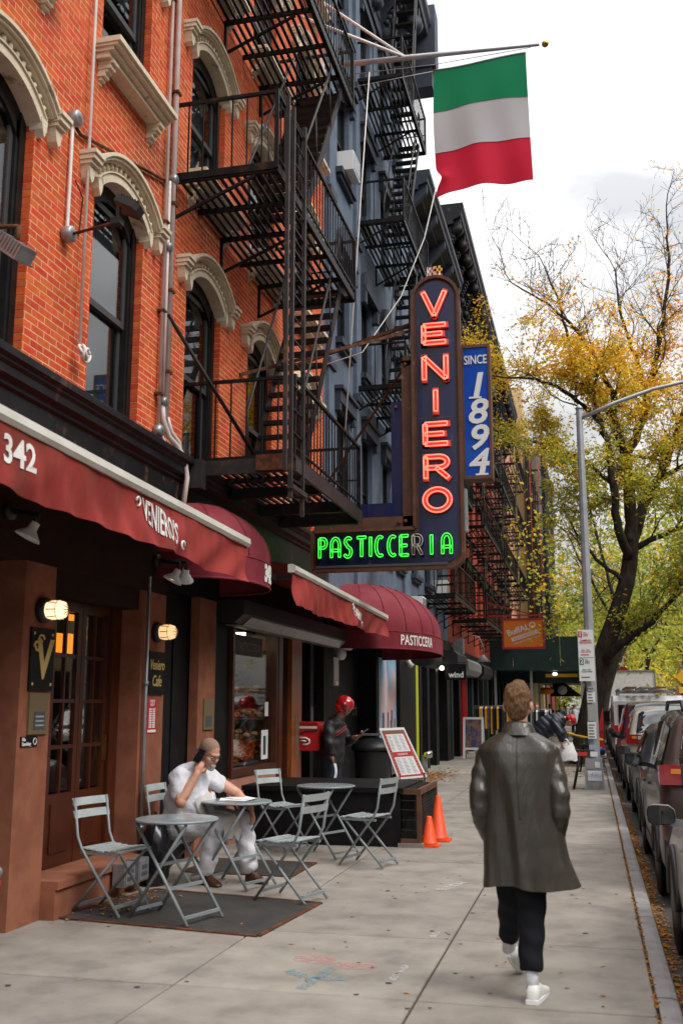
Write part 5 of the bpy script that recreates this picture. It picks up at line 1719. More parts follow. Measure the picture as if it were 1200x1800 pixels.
# cellar enclosure
ce = thing('cellar_enclosure', 'low dark wooden cellar enclosure with wire mesh end behind the bistro tables', 'enclosure', (-3.2, 13.4, 0))
ex0, ex1, ey0, ey1, eh = -4.36, -2.34, 12.82, 14.35, .70
cuboid('side_panel', 'black_paint', ce, ex0, ex1, ey0, ey0 + .05, .0, eh - .06)
cuboid('side_panel', 'black_paint', ce, ex0, ex1, ey1 - .05, ey1, .0, eh - .06)
for i in range(3):
    cuboid('end_panel', 'black_paint', ce, ex0 + .0, ex0 + .04, ey0 + .06, ey1 - .06, .02 + i * .2, .2 + i * .2)
cuboid('lid', 'black_paint', ce, ex0 - .02, ex1 + .04, ey0 - .03, ey1 + .03, eh - .058, eh)
mf = MB()
mx = -2.12
mf.box(mx - .02, mx + .03, 12.84, 12.90, .05, eh - .01).box(mx - .02, mx + .03, 14.2, 14.26, .05, eh - .01).box(mx - .02, mx + .03, 12.90, 14.2, eh - .08, eh - .01).box(mx - .02, mx + .03, 12.90, 14.2, .05, .11)
mf.box(ex1, mx - .02, 12.84, 12.88, eh - .075, eh - .01).box(ex1, mx - .02, 12.84, 12.88, .05, .10)
mf.build('mesh_frame', 'sign_rust', ce)
ms = MB()
for k in range(30):
    y = 12.90 + k * .0443
    ms.bar((mx, y, .1), (mx, min(y + .30, 14.2), .1 + .52 * min(1, (14.2 - y) / .30)), .006, .006)
    ms.bar((mx, y + .04, .1), (mx, max(y - .26, 12.9), .1 + .52 * min(1, max(.01, (y + .04 - 12.9) / .30))), .006, .006)
for k in range(9):
    x = ex1 + .012 + k * .024
    ms.bar((x, 12.86, .1), (min(x + .10, mx), 12.86, .1 + .52 * min(1, (mx - x) / .10) * .5), .005, .005)
for z in (.2, .32, .44, .55):
    ms.box(ex1, mx, 12.855, 12.865, z - .004, z + .004)
ms.build('wire_mesh', 'grey_iron', ce)
cuboid('base_kerb', 'concrete', ce, ex1 - .03, mx + .06, 12.80, 14.3, 0, .05)
cuboid('dark_core', 'interior', ce, ex1 + .005, mx - .06, 12.92, 14.2, .05, eh - .02)
# cones
def cone(label, x, y, h, w):
    t = thing('traffic_cone', label, 'traffic cone', (x, y, 0), group='orange traffic cones')
    pr = [(-w, -w + .03), (-w + .03, -w), (w - .03, -w), (w, -w + .03), (w, w - .03), (w - .03, w), (-w + .03, w), (-w, w - .03)]
    MB().prism(pr, lambda u, v, d: (u, v, d), 0, .028).build('base', 'cone_orange', t, world=False)
    MB().lathe([(w * .80, .0281), (w * .74, .055), (w * .70, .06), (.034, h - .012), (.028, h), (.018, h), (.018, h - .03)], (0, 0, 0), 24).build('cone', 'cone_orange', t, world=False)
cone('short orange cone in front at the enclosure corner', -2.01, 12.98, .36, .125)
cone('taller orange cone just behind the short one', -1.98, 13.55, .56, .155)
# menu easel
me_ = thing('menu_board', 'tilted white-framed menu board on thin black legs beyond the cellar enclosure', 'menu board', (-2.7, 15.6, 0))
# board plane: leans left at the top
A0, A1, A2, A3 = Vector((-3.15, 15.55, 1.36)), Vector((-2.78, 15.62, 1.375)), Vector((-2.42, 15.5, .66)), Vector((-2.84, 15.42, .62))
bn = (A1 - A0).cross(A3 - A0).normalized()
if bn.y > 0: bn = -bn
def bq(a, b, o=0):
    return A0.lerp(A1, a).lerp(A3.lerp(A2, a), b) + bn * o
def bpanel(a0, a1, b0, b1, o0, o1):
    mb = MB()
    c = [(a0, b0), (a1, b0), (a1, b1), (a0, b1)]
    return mb.add([bq(a, b, o0) for a, b in c] + [bq(a, b, o1) for a, b in c], [(0, 1, 2, 3), (7, 6, 5, 4), (0, 4, 5, 1), (1, 5, 6, 2), (2, 6, 7, 3), (3, 7, 4, 0)])
bpanel(0, 1, 0, 1, -.02, .0).build('frame', 'white_plastic', me_)
bpanel(.06, .94, .05, .96, .001, .004).build('sheet', 'red_paint', me_)
bpanel(.08, .92, .055, .11, .0045, .0055).build('header', 'plaque_brown', me_)
for b0, b1 in ((.13, .48), (.58, .93)):
    pg = bpanel(.16, .84, b0, b1, .005, .007).build('menu_page', 'paper', me_)
    ln = MB()
    for c in range(3):
        for k in range(11):
            aa, bb = .19 + c * .22, b0 + .03 + k * (b1 - b0 - .05) / 11
            wq = .16 * random.uniform(.6, 1)
            q = [(aa, bb), (aa + wq, bb), (aa + wq, bb + .010), (aa, bb + .010)]
            ln.add([bq(u, v, .0085) for u, v in q], [(0, 1, 2, 3)])
    ln.build('menu_lines', 'galv', pg)
sd_ = MB()
for k in range(14):
    for aa in (.08, .86):
        bb = .14 + k * .056
        q = [(aa, bb), (aa + .06, bb), (aa + .06, bb + .03), (aa, bb + .03)]
        sd_.add([bq(u, v, .006) for u, v in q], [(0, 1, 2, 3)])
sd_.build('side_print', 'pink_stone', me_)
lg_ = MB()
lg_.text('menu', lambda a, b, c: tuple(bq(.5 + a * .085, .53 - b * .05, .0055 + c)))
lg_.build('menu_title', 'paper', me_)
for p, q in (((-2.46, 15.5, .72), (-2.44, 15.42, 0)), ((-2.82, 15.44, .66), (-2.84, 15.36, 0)), ((-2.85, 15.65, 1.1), (-2.62, 16.1, 0)), ((-3.0, 15.6, 1.1), (-3.05, 16.1, 0))):
    barpart('leg', 'plastic_black', me_, p, q, .022, .022)
# A-board far, with white frame
ab = thing('a_board', 'white-framed A-board with a dark blue poster outside the far shops', 'a-board', (-4.1, 34.5, 0))
for s in (-1, 1):
    b = MB()
    y0, y1 = 34.4 + (-.25 if s < 0 else .25), 34.4
    for xa, xb, za, zb in ((-4.15, -4.08, 0, 1.32), (-3.55, -3.48, 0, 1.32), (-4.08, -3.55, 1.25, 1.32), (-4.08, -3.55, .28, .35)):
        ya, yb_ = lerp(y0, y1, za / 1.32), lerp(y0, y1, zb / 1.32)
        b.add([(xa, ya, za), (xb, ya, za), (xb, yb_, zb), (xa, yb_, zb), (xa, ya + .04, za), (xb, ya + .04, za), (xb, yb_ + .04, zb), (xa, yb_ + .04, zb)],
              [(0, 1, 2, 3), (7, 6, 5, 4), (0, 4, 5, 1), (1, 5, 6, 2), (2, 6, 7, 3), (3, 7, 4, 0)])
    b.build('board_frame', 'white_plastic', ab)
    MB().add([(-4.08, lerp(y0, y1, .26) + .01, .35), (-3.55, lerp(y0, y1, .26) + .01, .35), (-3.55, y1 + .01, 1.25), (-4.08, y1 + .01, 1.25)], [(0, 1, 2, 3)]).build('poster', 'poster_blue', ab)
# clothes racks
def rack(label, x0, x1, y, h, seed):
    rn = random.Random(seed)
    t = thing('clothes_rack', label, 'clothes rack', ((x0 + x1) / 2, y, 0), group='clothes racks on the pavement')
    MB().tube([(x0, y, 0), (x0, y, h), (x1, y, h), (x1, y, 0)], .022, 6).build('rail', 'galv', t)
    x = x0 + .06
    num = 0
    cols = ['black_cloth', 'jeans', 'blind', 'sign_yellow', 'slate', 'poster_blue', 'white_cloth', 'black_cloth', 'jacket_dark']
    while x < x1 - .05:
        w = rn.uniform(.05, .10)
        l = rn.uniform(.65, .95)
        m = rn.choice(cols)
        b = MB()
        b.prism([(-.20, -.02), (-.05, .05), (.05, .05), (.20, -.02), (.23, -l), (-.23, -l)], lambda u, v, d: (x + d + .01 * math.sin(v * 9), y + u, h - .07 + v), 0, w * .8)
        o = b.build('hung_garment', m, None)
        num += 1
        tag(o, GARL[m] + ', ' + ORD[num - 1] + ' from the left on the ' + ('nearer, wider' if seed == 1 else 'farther, narrower') + ' clothes rack', 'garment', 'clothes hanging on the pavement racks')
        x += w
ORD = 'first second third fourth fifth sixth seventh eighth ninth tenth eleventh twelfth thirteenth fourteenth fifteenth sixteenth seventeenth eighteenth nineteenth twentieth'.split() + ['last one'] * 20
GARL = {'black_cloth': 'black garment', 'jeans': 'dark denim garment', 'blind': 'pale grey garment', 'sign_yellow': 'yellow garment', 'slate': 'slate grey garment', 'poster_blue': 'blue printed garment', 'white_cloth': 'white garment', 'jacket_dark': 'dark brown garment'}
rack('clothes rack full of hanging clothes before the red-framed far shop', -4.15, -2.75, 38.0, 1.68, 1)
rack('second clothes rack farther on, to the right behind the coated man\'s head', -2.45, -1.55, 40.5, 1.55, 2)

# ------------------------------------------------------------------ fixtures on the restaurant front
def bulkhead(label, y, z, m):
    t = thing('wall_lamp', label, 'lamp', (-4.38, y, z), group='lit caged wall lamps')
    MB().lathe([(.001, -.02), (.105, -.02), (.105, .03), (.09, .045), (.001, .045)], (-4.38, y, z), 20, axis='X').build('base', 'plastic_black', t)
    MB().lathe([(.070, .0), (.078, .035), (.078, .10), (.066, .145), (.036, .168), (.001, .174)], (-4.335, y, z), 20, axis='X').build('globe', m, t)
    g = MB()
    for k in range(4):
        a = PI * k / 4
        g.tube([(-4.315 + .165 * math.sin(PI * i / 12), y + .086 * math.cos(PI * i / 12) * math.cos(a), z + .086 * math.cos(PI * i / 12) * math.sin(a)) for i in range(13)], .004, 4)
    g.tube([(-4.235, y + .084 * math.cos(2 * PI * i / 16), z + .084 * math.sin(2 * PI * i / 16)) for i in range(17)], .003, 4)
    g.build('cage', 'brass', t)
bulkhead('lit caged wall lamp on the pillar left of the wooden door', 7.68, 2.475, 'lamp_hot')
bulkhead('lit caged wall lamp on the second pillar, above the small cafe plaque', 10.0, 2.45, 'lamp_warm')
def plaque(name, label, cat, y0, y1, z0, z1, m, x=-4.399, th=.018):
    t = thing(name, label, cat, (x, (y0 + y1) / 2, z0))
    cuboid('board', m, t, x, x + th, y0, y1, z0, z1)
    return t
t = plaque('letter_sign', 'black sign with a large curly gold V on the pillar left of the door', 'sign', 7.52, 7.89, 1.82, 2.33, 'black_paint')
V_ = MB().text('V', lambda a, b, c: (-4.379 + c * .4, 7.72 + a * .40, 2.06 + b * .44))
V_.tube([(-4.374, 7.60 - .045 * math.cos(q * .55) * (1 - q * .05), 2.17 + .05 * math.sin(q * .55) * (1 - q * .05)) for q in range(13)], .011, 5)
V_.tube([(-4.374, 7.66 + .05 * math.cos(q * .55) * (1 - q * .05), 2.235 + .04 * math.sin(q * .55) * (1 - q * .05)) for q in range(11)], .009, 5)
V_.build('gold_letter', 'gold_paint', t)
for y in (7.56, 7.85):
    for z in (1.87, 2.28):
        MB().ell((-4.378, y, z), (.006, .014, .014), 8, 6).build('screw', 'gold_paint', t)
t = plaque('bronze_plaque', 'tarnished brown plaque with a small blue notice under the gold V sign', 'plaque', 7.545, 7.84, 1.47, 1.80, 'plaque_brown')
cuboid('blue_notice', 'slate', t, -4.38, -4.377, 7.62, 7.79, 1.51, 1.65)
for k in range(3):
    cuboid('printed_line', 'blind', t, -4.3765, -4.3755, 7.64, 7.77, 1.535 + k * .035, 1.547 + k * .035)
t = plaque('no_smoking_sign', 'small black no smoking sign low on the left pillar', 'sign', 7.46, 7.71, 1.375, 1.455, 'black_paint', th=.008)
b = MB().text('nosm', lambda a, b, c: (-4.3895 + c, 7.475 + a * .04, 1.415 + b * .04))
b.tube([(-4.389, 7.67 + .024 * math.cos(PI * i / 6), 1.415 + .026 * math.sin(PI * i / 6)) for i in range(13)], .004, 4)
b.build('print', 'paper', t)
t = plaque('cafe_plaque', 'black plaque with gold Veniero Cafe lettering under the second wall lamp', 'sign', 9.84, 10.22, 1.81, 2.25, 'black_paint')
MB().text('cafe1', lambda a, b, c: (-4.379 + c * .4, 10.03 + a * .115, 2.11 + b * .15)).build('gold_lettering', 'gold_paint', t)
MB().text('cafe2', lambda a, b, c: (-4.379 + c * .4, 10.03 + a * .125, 1.945 + b * .16)).build('gold_lettering', 'gold_paint', t)
t = plaque('red_notice', 'red and white notice sheet under the cafe plaque', 'notice', 9.86, 10.09, 1.42, 1.77, 'red_paint', th=.004)
cuboid('white_margin', 'paper', t, -4.3945, -4.3935, 9.875, 10.075, 1.43, 1.455)
b = MB()
for r in range(9):
    for c in range(2):
        b.box(-4.3945, -4.3932, 9.90 + c * .085, 9.965 + c * .085, 1.475 + r * .0225, 1.490 + r * .0225)
b.build('white_print', 'paper', t)
MB().text('notice', lambda a, b, c: (-4.3945 + c, 9.975 + a * .05, 1.725 + b * .04)).build('heading', 'paper', t)
t = plaque('bronze_plaque', 'brown plaque on the third narrow pillar beside the pastry window', 'plaque', 11.47, 11.79, 1.42, 1.78, 'plaque_brown', x=-4.419)
cuboid('dark_notice', 'slate', t, -4.40, -4.397, 11.53, 11.73, 1.46, 1.58)
t = thing('downpipe', 'thin grey conduit running down the second pillar to the pavement', 'pipe', (-4.35, 9.72, 0))
MB().tube([(-4.36, 9.72, 0), (-4.36, 9.72, 3.0)], .020, 8).build('tube', 'galv', t)
for z in (.5, 1.9):
    MB().tube([(-4.36, 9.72, z), (-4.36, 9.72, z + .04)], .030, 8).build('collar', 'galv', t)
for lb, y in (('pair of white reflector spotlights under the awning end above the second pillar', 9.85), ('white reflector spotlight under the awning at the left picture edge', 7.0)):
    t = thing('spotlight', lb, 'lamp', (-4.2, y, 3.1), group='reflector spotlights under the awning')
    for k in range(2 if y > 8 else 1):
        yy = y + k * .16
        rm = Euler((R(-12 + 40 * k), R(24), 0)).to_matrix()
        c0 = Vector((-4.16 + .06 * k, yy, 2.98 + .03 * k))
        q = MB()
        pr = [(.035, .12), (.04, .06), (.10, 0), (.105, -.015), (.09, -.012), (.02, .03)]
        n = 16
        vs = [c0 + rm @ Vector((r * math.cos(2 * PI * i / n), r * math.sin(2 * PI * i / n), z)) for r, z in pr for i in range(n)]
        q.add(vs, [(i * n + j, i * n + (j + 1) % n, (i + 1) * n + (j + 1) % n, (i + 1) * n + j) for i in range(len(pr) - 1) for j in range(n)], 0, True)
        q.build('reflector', 'white_plastic', t)
        MB().ell(c0 + rm @ Vector((0, 0, .015)), (.035, .035, .02), 8, 6).build('bulb', 'lamp_warm' if (k == 0 and y > 8) else 'blind', t)
        MB().tube([c0 + rm @ Vector((0, 0, .10)), c0 + rm @ Vector((-.02, 0, .19)), (-4.36, y + .08, 3.2)], .022, 6).build('socket', 'plastic_black', t)
    MB().lathe([(.001, 0), (.07, 0), (.07, .05), (.001, .06)], (-4.40, y + .08, 3.2), 12, axis='X').build('mount', 'plastic_black', t)
t = thing('outlet_box', 'grey metal outlet boxes on the stoop behind the leftmost chair', 'box', (-4.1, 9.2, .2))
for y in (8.98, 9.28):
    MB().box(-4.235, -4.12, y - .11, y + .11, .10, .30).build('case', 'galv', t)
    cuboid('cover', 'galv', t, -4.119, -4.112, y - .095, y + .095, .115, .285)
    for z in (.15, .21):
        cuboid('socket', 'slate', t, -4.111, -4.108, y - .06, y + .06, z, z + .035)
t = thing('black_bag', 'shiny black bag standing against the pillar behind the nearest table', 'bag', (-4.15, 9.95, 0))
bg = MB()
def fbag(a, b):
    th, q = 2 * PI * a, b
    rr = .17 * (math.sin(PI * min(1, .08 + q * .92)) ** .45) * (1 + .10 * math.sin(th * 3 + q * 6) + .05 * math.sin(th * 7 - q * 9))
    return (-4.16 + rr * math.cos(th) * .9, 9.62 + rr * math.sin(th) * .9, .62 * q)
bg.grid(24, 16, fbag, wrap=True)
bg.build('body', 'phone_black', t)
MB().tube([(-4.16, 9.55, .55), (-4.16, 9.6, .68), (-4.16, 9.68, .55)], .012, 6).build('strap', 'rubber', t)
t = thing('standpipe_post', 'stub of a dark red post with a grey cap at the left picture edge', 'post', (-4.2, 7.2, 0))
MB().lathe([(.08, 0), (.08, .42), (.09, .43), (.09, .47), (.001, .48)], (-4.22, 6.84, 0), 16).build('post', 'brick_side', t)
MB().ell((-4.19, 6.86, .53), (.06, .06, .05), 12, 8).build('cap', 'galv', t)
# chalk marks
t = thing('chalk_flower', 'pink and blue chalk flower drawn on the pavement', 'chalk drawing', (-1.75, 6.9, .003))
b = MB()
for cx, cy, rx, ry, ro in ((-1.91, 7.17, .15, .12, .3), (-1.62, 7.06, .17, .10, -.2)):
    P_ = []
    b.add([(cx, cy, .003)] + [(cx + rx * math.cos(2 * PI * i / 20), cy + ry * math.sin(2 * PI * i / 20), .003) for i in range(20)], [(0, 1 + i, 1 + (i + 1) % 20) for i in range(20)])
b.build('petals', 'chalk_pink', t)
b = MB()
for p, q, w in (((-1.74, 6.98), (-1.80, 6.42), .07), ((-1.80, 6.66), (-2.0, 6.84), .08), ((-1.78, 6.68), (-1.58, 6.72), .08)):
    b.bar((*p, .003), (*q, .003), w, .001)
b.build('stem', 'chalk_blue', t)
for lb, L_ in (('white chalk dashes on the pavement left of the walking man', [((-1.30, 6.75), (-1.27, 7.15), .05), ((-1.24, 8.0), (-1.22, 8.2), .05)]), ('white chalk smear on the pavement near the coat hem', [((-1.46, 10.0), (-1.30, 10.5), .12)])):
    t = thing('chalk_mark', lb, 'chalk mark', (*L_[0][0], .003), group='white chalk marks')
    b = MB()
    for p, q, w in L_:
        b.bar((*p, .003), (*q, .003), w, .001)
    b.build('mark', 'chalk_white', t)
# gum spots and fallen leaves
g_ = MB()
rn = random.Random(11)
for k in range(150):
    x, y, r_ = rn.uniform(-4, .2), rn.uniform(5.2, 20), rn.uniform(.009, .024)
    g_.add([(x + r_ * math.cos(2 * PI * i / 8), y + r_ * .8 * math.sin(2 * PI * i / 8), .0035) for i in range(8)], [tuple(range(8))])
tag(g_.build('gum_spots', 'joint'), label='dark gum spots scattered over the pavement', kind='stuff')
def litter(name, label, n, fn, s0=.02, s1=.045, seed=5):
    rn = random.Random(seed)
    b = MB()
    for k in range(n):
        x, y, z = fn(rn)
        a, t_ = rn.uniform(0, 2 * PI), rn.uniform(-.5, .5)
        s = rn.uniform(s0, s1)
        ca, sa = math.cos(a) * s, math.sin(a) * s
        h = abs(t_) * s * .5
        b.add([(x - ca, y - sa, z + .002), (x + sa * .45, y - ca * .45, z + .004 + h), (x + ca, y + sa, z + .002), (x - sa * .45, y + ca * .45, z + .004 + h)], [(0, 1, 2, 3)])
    tag(b.build(name, 'leaf_litter'), label=label, kind='stuff')
litter('gutter_leaves', 'fallen orange leaves lying along the gutter', 3000, lambda r: (.437 + abs(r.gauss(0, .055)), r.uniform(5, 48) if r.random() < .6 else r.gauss(12, 4), -.128 + r.random() * .012), .012, .035)
litter('joint_leaves', 'fine leaf crumbs caught in the kerb joint', 1500, lambda r: (.287 + r.gauss(0, .010), r.uniform(5, 30), .0), .008, .018, 6)
litter('mat_leaves', 'yellow leaves gathered on the doormat corner', 120, lambda r: (-4.05 + r.gauss(0, .17), 8.75 + r.gauss(0, .35), .012), .015, .032, 8)
litter('stray_leaves', 'stray yellow leaves scattered on the pavement', 110, lambda r: (r.uniform(-4.2, .25), r.uniform(6, 30), .002), .015, .03, 9)
litter('far_leaves', 'patches of leaves before the far shop fronts', 900, lambda r: (-3.9 + r.gauss(0, .3), 25.5 + r.gauss(0, 1.3), .003), .03, .05, 10)
litter('pit_leaves', 'leaves around the foot of the big tree', 900, lambda r: (r.uniform(-.9, .28), r.uniform(26, 40), .003), .02, .05, 12)

# ------------------------------------------------------------------ street lamp with stickers, sign, bicycle
LP = thing('street_lamp', 'silver street lamp with a sticker-covered base and long curved arm at the kerb', 'street lamp', (-.02, 22.4, 0))
MB().prism([(-.21, -.19), (.19, -.19), (.19, .19), (-.21, .19)], lambda u, v, d: (-.01 + u * (1 - d * .25), 22.5 + v * (1 - d * .25), d), 0, .62).build('base', 'galv', LP)
pl_ = MB()
n = 8
pl_.tube([(-.0, 22.5, .6), (-.0, 22.5, 8.15)], [.118, .068], 8, sm=False)
pl_.build('pole', 'pole_silver', LP)
MB().lathe([(.08, 0), (.08, .03), (.04, .08), (.001, .12)], (0, 22.5, 8.15), 12).build('finial', 'pole_silver', LP)
MB().tube([(.05, 22.5, 7.95), (.8, 22.5, 8.25), (1.6, 22.5, 8.50), (2.4, 22.5, 8.64), (3.4, 22.5, 8.66)], [.048, .045, .042, .038, .034], 8).build('arm', 'pole_silver', LP)
MB().ell((3.7, 22.5, 8.62), (.4, .16, .10), 12, 8).build('lamp_head', 'galv', LP)
rn = random.Random(21)
for k, (z0, z1, w, m) in enumerate(((1.02, 1.36, .085, 'paper'), (1.38, 1.72, .085, 'blind'), (1.76, 1.98, .08, 'paper'), (.80, .90, .07, 'poster_sky'), (.66, .76, .075, 'paper'), (1.99, 2.10, .05, 'chair_slat'))):
    x = rn.uniform(-.03, .0)
    cuboid('sticker', m, LP, x - w, x + w, 22.372 - .004 * (k % 2), 22.378 - .004 * (k % 2), z0, z1)
    if m == 'paper' and z1 - z0 > .2:
        for q in range(5):
            cuboid('print_line', 'slate', LP, x - w * .8, x + w * rn.uniform(.2, .8), 22.366 - .004 * (k % 2), 22.3675 - .004 * (k % 2), z0 + .03 + q * .06, z0 + .05 + q * .06)
for x0, x1, z0, z1, m in ((-.15, .13, .18, .38, 'paper'), (-.14, -.02, .42, .50, 'blind'), (0, .10, .44, .56, 'sign_white'), (-.14, .12, .04, .15, 'galv')):
    cuboid('sticker', m, LP, x0, x1, 22.30, 22.306, z0, z1)
gr = MB()
for k in range(6):
    x = -.13 + k * .045
    gr.bar((x, 22.298, .22), (x + rn.uniform(-.01, .04), 22.298, .34), .018, .002)
    gr.bar((x, 22.298, rn.uniform(.24, .32)), (x + .04, 22.298, rn.uniform(.24, .32)), .016, .002)
gr.build('graffiti', 'blue_panel', LP)
PS = thing('parking_sign', 'white parking rules sign with red 1 and green 2 on the street lamp', 'sign', (-.07, 22.3, 2.2))
MB().box(-.235, .085, 22.30, 22.306, 2.20, 3.27).build('plate', 'sign_white', PS)
SQ = lambda m, x0, x1, z0, z1, y=22.296: cuboid('printed_block', m, PS, x0, x1, y, y + .003, z0, z1)
SQ('tail_red', -.225, -.145, 3.11, 3.24)
SQ('sign_green', -.215, -.135, 2.54, 2.67)
SQ('tail_red', -.19, -.02, 2.735, 2.755)
SQ('sign_green', -.19, -.02, 2.27, 2.29)
SQ('sign_green', -.22, .08, 2.685, 2.692)
b = MB()
b.text('one', lambda x, z, c: (-.185 + x * .11, 22.293 - c, 3.175 + z * .13))
b.text('two', lambda x, z, c: (-.175 + x * .11, 22.293 - c, 2.605 + z * .13))
b.build('numbers', 'sign_white', PS)
b = MB()
b.text('comm', lambda x, z, c: (-.075 + x * .040, 22.297 - c, 3.02 + z * .052))
b.text('days', lambda x, z, c: (-.085 + x * .038, 22.297 - c, 2.83 + z * .042))
b.text('hour', lambda x, z, c: (-.12 + x * .030, 22.297 - c, 3.18 + z * .036))
b.build('red_print', 'tail_red', PS)
b = MB()
b.text('hour', lambda x, z, c: (-.11 + x * .030, 22.297 - c, 2.61 + z * .036))
b.text('days', lambda x, z, c: (-.075 + x * .038, 22.297 - c, 2.42 + z * .042))
b.build('green_print', 'sign_green', PS)
BK = thing('bicycle', 'dark bicycle with a red rear light leaning at the street lamp base', 'bicycle', (-.33, 22.6, 0))
def wheel_ring(mb, c, r, rt, tilt=0, n=24):
    mb.tube([(c[0] + tilt * r * math.sin(2 * PI * i / n), c[1] + r * math.cos(2 * PI * i / n), c[2] + r * math.sin(2 * PI * i / n)) for i in range(n + 1)], rt, 6)
for y in (22.35, 23.4):
    b = MB()
    wheel_ring(b, (-.36, y, .37), .34, .028, .22)
    w = b.build('wheel', 'rubber', BK)
    b = MB()
    for k in range(10):
        a = 2 * PI * k / 10
        b.tube([(-.36, y, .37), (-.36 + .22 * .33 * math.sin(a), y + .33 * math.cos(a), .37 + .33 * math.sin(a))], .003, 4)
    b.build('spokes', 'galv', w)
b = MB()
for p, q in (((-.36, 22.35, .37), (-.30, 22.7, .34)), ((-.30, 22.7, .34), (-.22, 22.6, .85)), ((-.36, 22.35, .37), (-.22, 22.6, .75)), ((-.30, 22.7, .34), (-.22, 23.2, .82)), ((-.22, 22.6, .78), (-.20, 23.2, .9)), ((-.20, 23.2, .98), (-.36, 23.4, .37))):
    b.tube([p, q], .02, 6)
b.build('frame', 'plastic_black', BK)
MB().box(-.30, -.10, 22.46, 22.75, .84, .90).build('saddle', 'rubber', BK)
MB().tube([(-.45, 23.15, 1.02), (-.2, 23.22, 1.0), (.02, 23.15, 1.02)], .018, 6).build('handlebar', 'plastic_black', BK)
MB().box(-.34, -.14, 22.15, 22.20, .68, .76).build('rear_light', 'tail_red', BK)
MB().box(-.36, -.12, 22.18, 22.6, .78, .80).build('rear_rack', 'plastic_black', BK)
# hanging signs
BS = thing('hanging_sign', 'orange hanging sign lettered Buffalo Exchange in a red frame', 'sign', (-2.3, 35, 4))
by = 35.0
cuboid('panel', 'sign_orange', BS, -2.78, -1.50, by - .03, by, 3.62, 4.52)
fr = MB()
for x0, x1, z0, z1 in ((-2.84, -2.78, 3.56, 4.58), (-1.50, -1.44, 3.56, 4.58), (-2.78, -1.50, 3.56, 3.62), (-2.78, -1.50, 4.52, 4.58)):
    fr.box(x0, x1, by - .05, by + .02, z0, z1)
fr.build('frame', 'red_paint', BS)
r8 = R(18)
rotz = lambda x, z, k, cx, cz: (cx + (x * math.cos(r8) - z * math.sin(r8)) * k, by - .034, cz + (x * math.sin(r8) + z * math.cos(r8)) * k)
b = MB().text('buffalo', lambda x, z, c: (lambda p: (p[0], p[1] - c, p[2]))(rotz(x, z, .285, -2.20, 4.22)))
b.build('lettering', 'sign_white', BS)
b = MB()
b.prism([(-.46, -.065), (.46, -.065), (.46, .065), (-.46, .065)], lambda u, v, d: (lambda p: (p[0], p[1] - d, p[2]))(rotz(u, v, 1, -2.10, 4.0)), 0, .003)
b.build('white_strip', 'sign_white', BS)
MB().text('exchange', lambda x, z, c: (lambda p: (p[0], p[1] - .005 - c, p[2]))(rotz(x, z, .12, -2.10, 4.0))).build('strip_lettering', 'sign_orange', BS)
MB().text('bufsub', lambda x, z, c: (lambda p: (p[0], p[1] - c, p[2]))(rotz(x, z, .095, -2.03, 3.86))).build('small_lettering', 'sign_white', BS)
b = MB()
b.box(-4.4, -1.44, by - .02, by + .02, 4.66, 4.71)
b.bar((-3.9, by, 5.3), (-1.9, by, 4.72), .04, .04)
b.build('arm', 'red_paint', BS)
for x in (-2.7, -1.6):
    cuboid('hanger', 'red_paint', BS, x - .012, x + .012, by - .012, by + .012, 4.58, 4.66)
WS = thing('hanging_sign', 'small black hanging sign with white lower-case wind lettering', 'sign', (-3.9, 32, 2.6))
cuboid('board', 'black_paint', WS, -4.25, -3.62, 31.02, 31.06, 2.45, 2.92)
MB().text('wind', lambda x, z, c: (-3.92 + x * .23, 31.015 - c, 2.60 + z * .24)).build('lettering', 'sign_white', WS)
MB().box(-4.4, -3.62, 31.03, 31.05, 2.95, 2.98).build('arm', 'plastic_black', WS)
MB().ell((-4.32, 30.8, 2.8), (.07, .07, .07), 10, 8).build('lamp', 'lamp_white', WS)
GN = thing('gooseneck_lamp', 'gooseneck sign lamp with a pale shade below the orange hanging sign', 'lamp', (-4, 33.8, 3.4))
MB().tube([(-4.4, 33.8, 3.7), (-3.9, 33.8, 4.0), (-3.5, 33.8, 3.9), (-3.35, 33.8, 3.55), (-3.36, 33.8, 3.3)], .018, 6).build('neck', 'galv', GN)
MB().lathe([(.05, .12), (.08, .05), (.24, -.10), (.22, -.10), (.04, .04)], (-3.38, 33.8, 3.2), 16).build('shade', 'blind', GN)
cuboid('box', 'galv', GN, -4.3, -4.0, 33.5, 34.0, 3.35, 3.85)
# far street signs
YS = thing('warning_sign', 'yellow diamond warning sign at the far right of the street', 'sign', (5.5, 68, 0))
MB().tube([(5.65, 68, 0), (5.65, 68, 4.2)], .05, 6).build('post', 'galv', YS)
MB().prism([(-.55, 0), (0, -.55), (.55, 0), (0, .55)], lambda u, v, d: (5.65 + u, 67.9 + d, 3.45 + v), -.03, 0).build('plate', 'sign_yellow', YS)
MB().prism([(-.35, -.2), (.35, -.2), (.35, .2), (-.35, .2)], lambda u, v, d: (5.65 + u, 67.9 + d, 2.65 + v), -.03, 0).build('small_plate', 'sign_yellow', YS)
TL = thing('traffic_light', 'yellow far traffic light glowing red on a pole among the trees', 'traffic light', (3.8, 110, 0))
MB().tube([(4.9, 110, 0), (4.9, 110, 5.4)], .1, 6).build('pole', 'galv', TL)
MB().box(4.6, 5.0, 109.6, 109.85, 3.9, 5.0).build('case', 'sign_yellow', TL)
MB().ell((4.8, 109.58, 4.75), (.13, .05, .13), 10, 6).build('red_lens', 'neon_red', TL)
FS = thing('shop_banner', 'red and white vertical shop banner hanging far down the street', 'banner', (3, 90, 5))
cuboid('banner_cloth', 'red_paint', FS, 2.0, 3.0, 89.9, 90.0, 3.7, 7.2)
cuboid('banner_print', 'sign_white', FS, 2.25, 2.75, 89.86, 89.89, 4.9, 5.7)
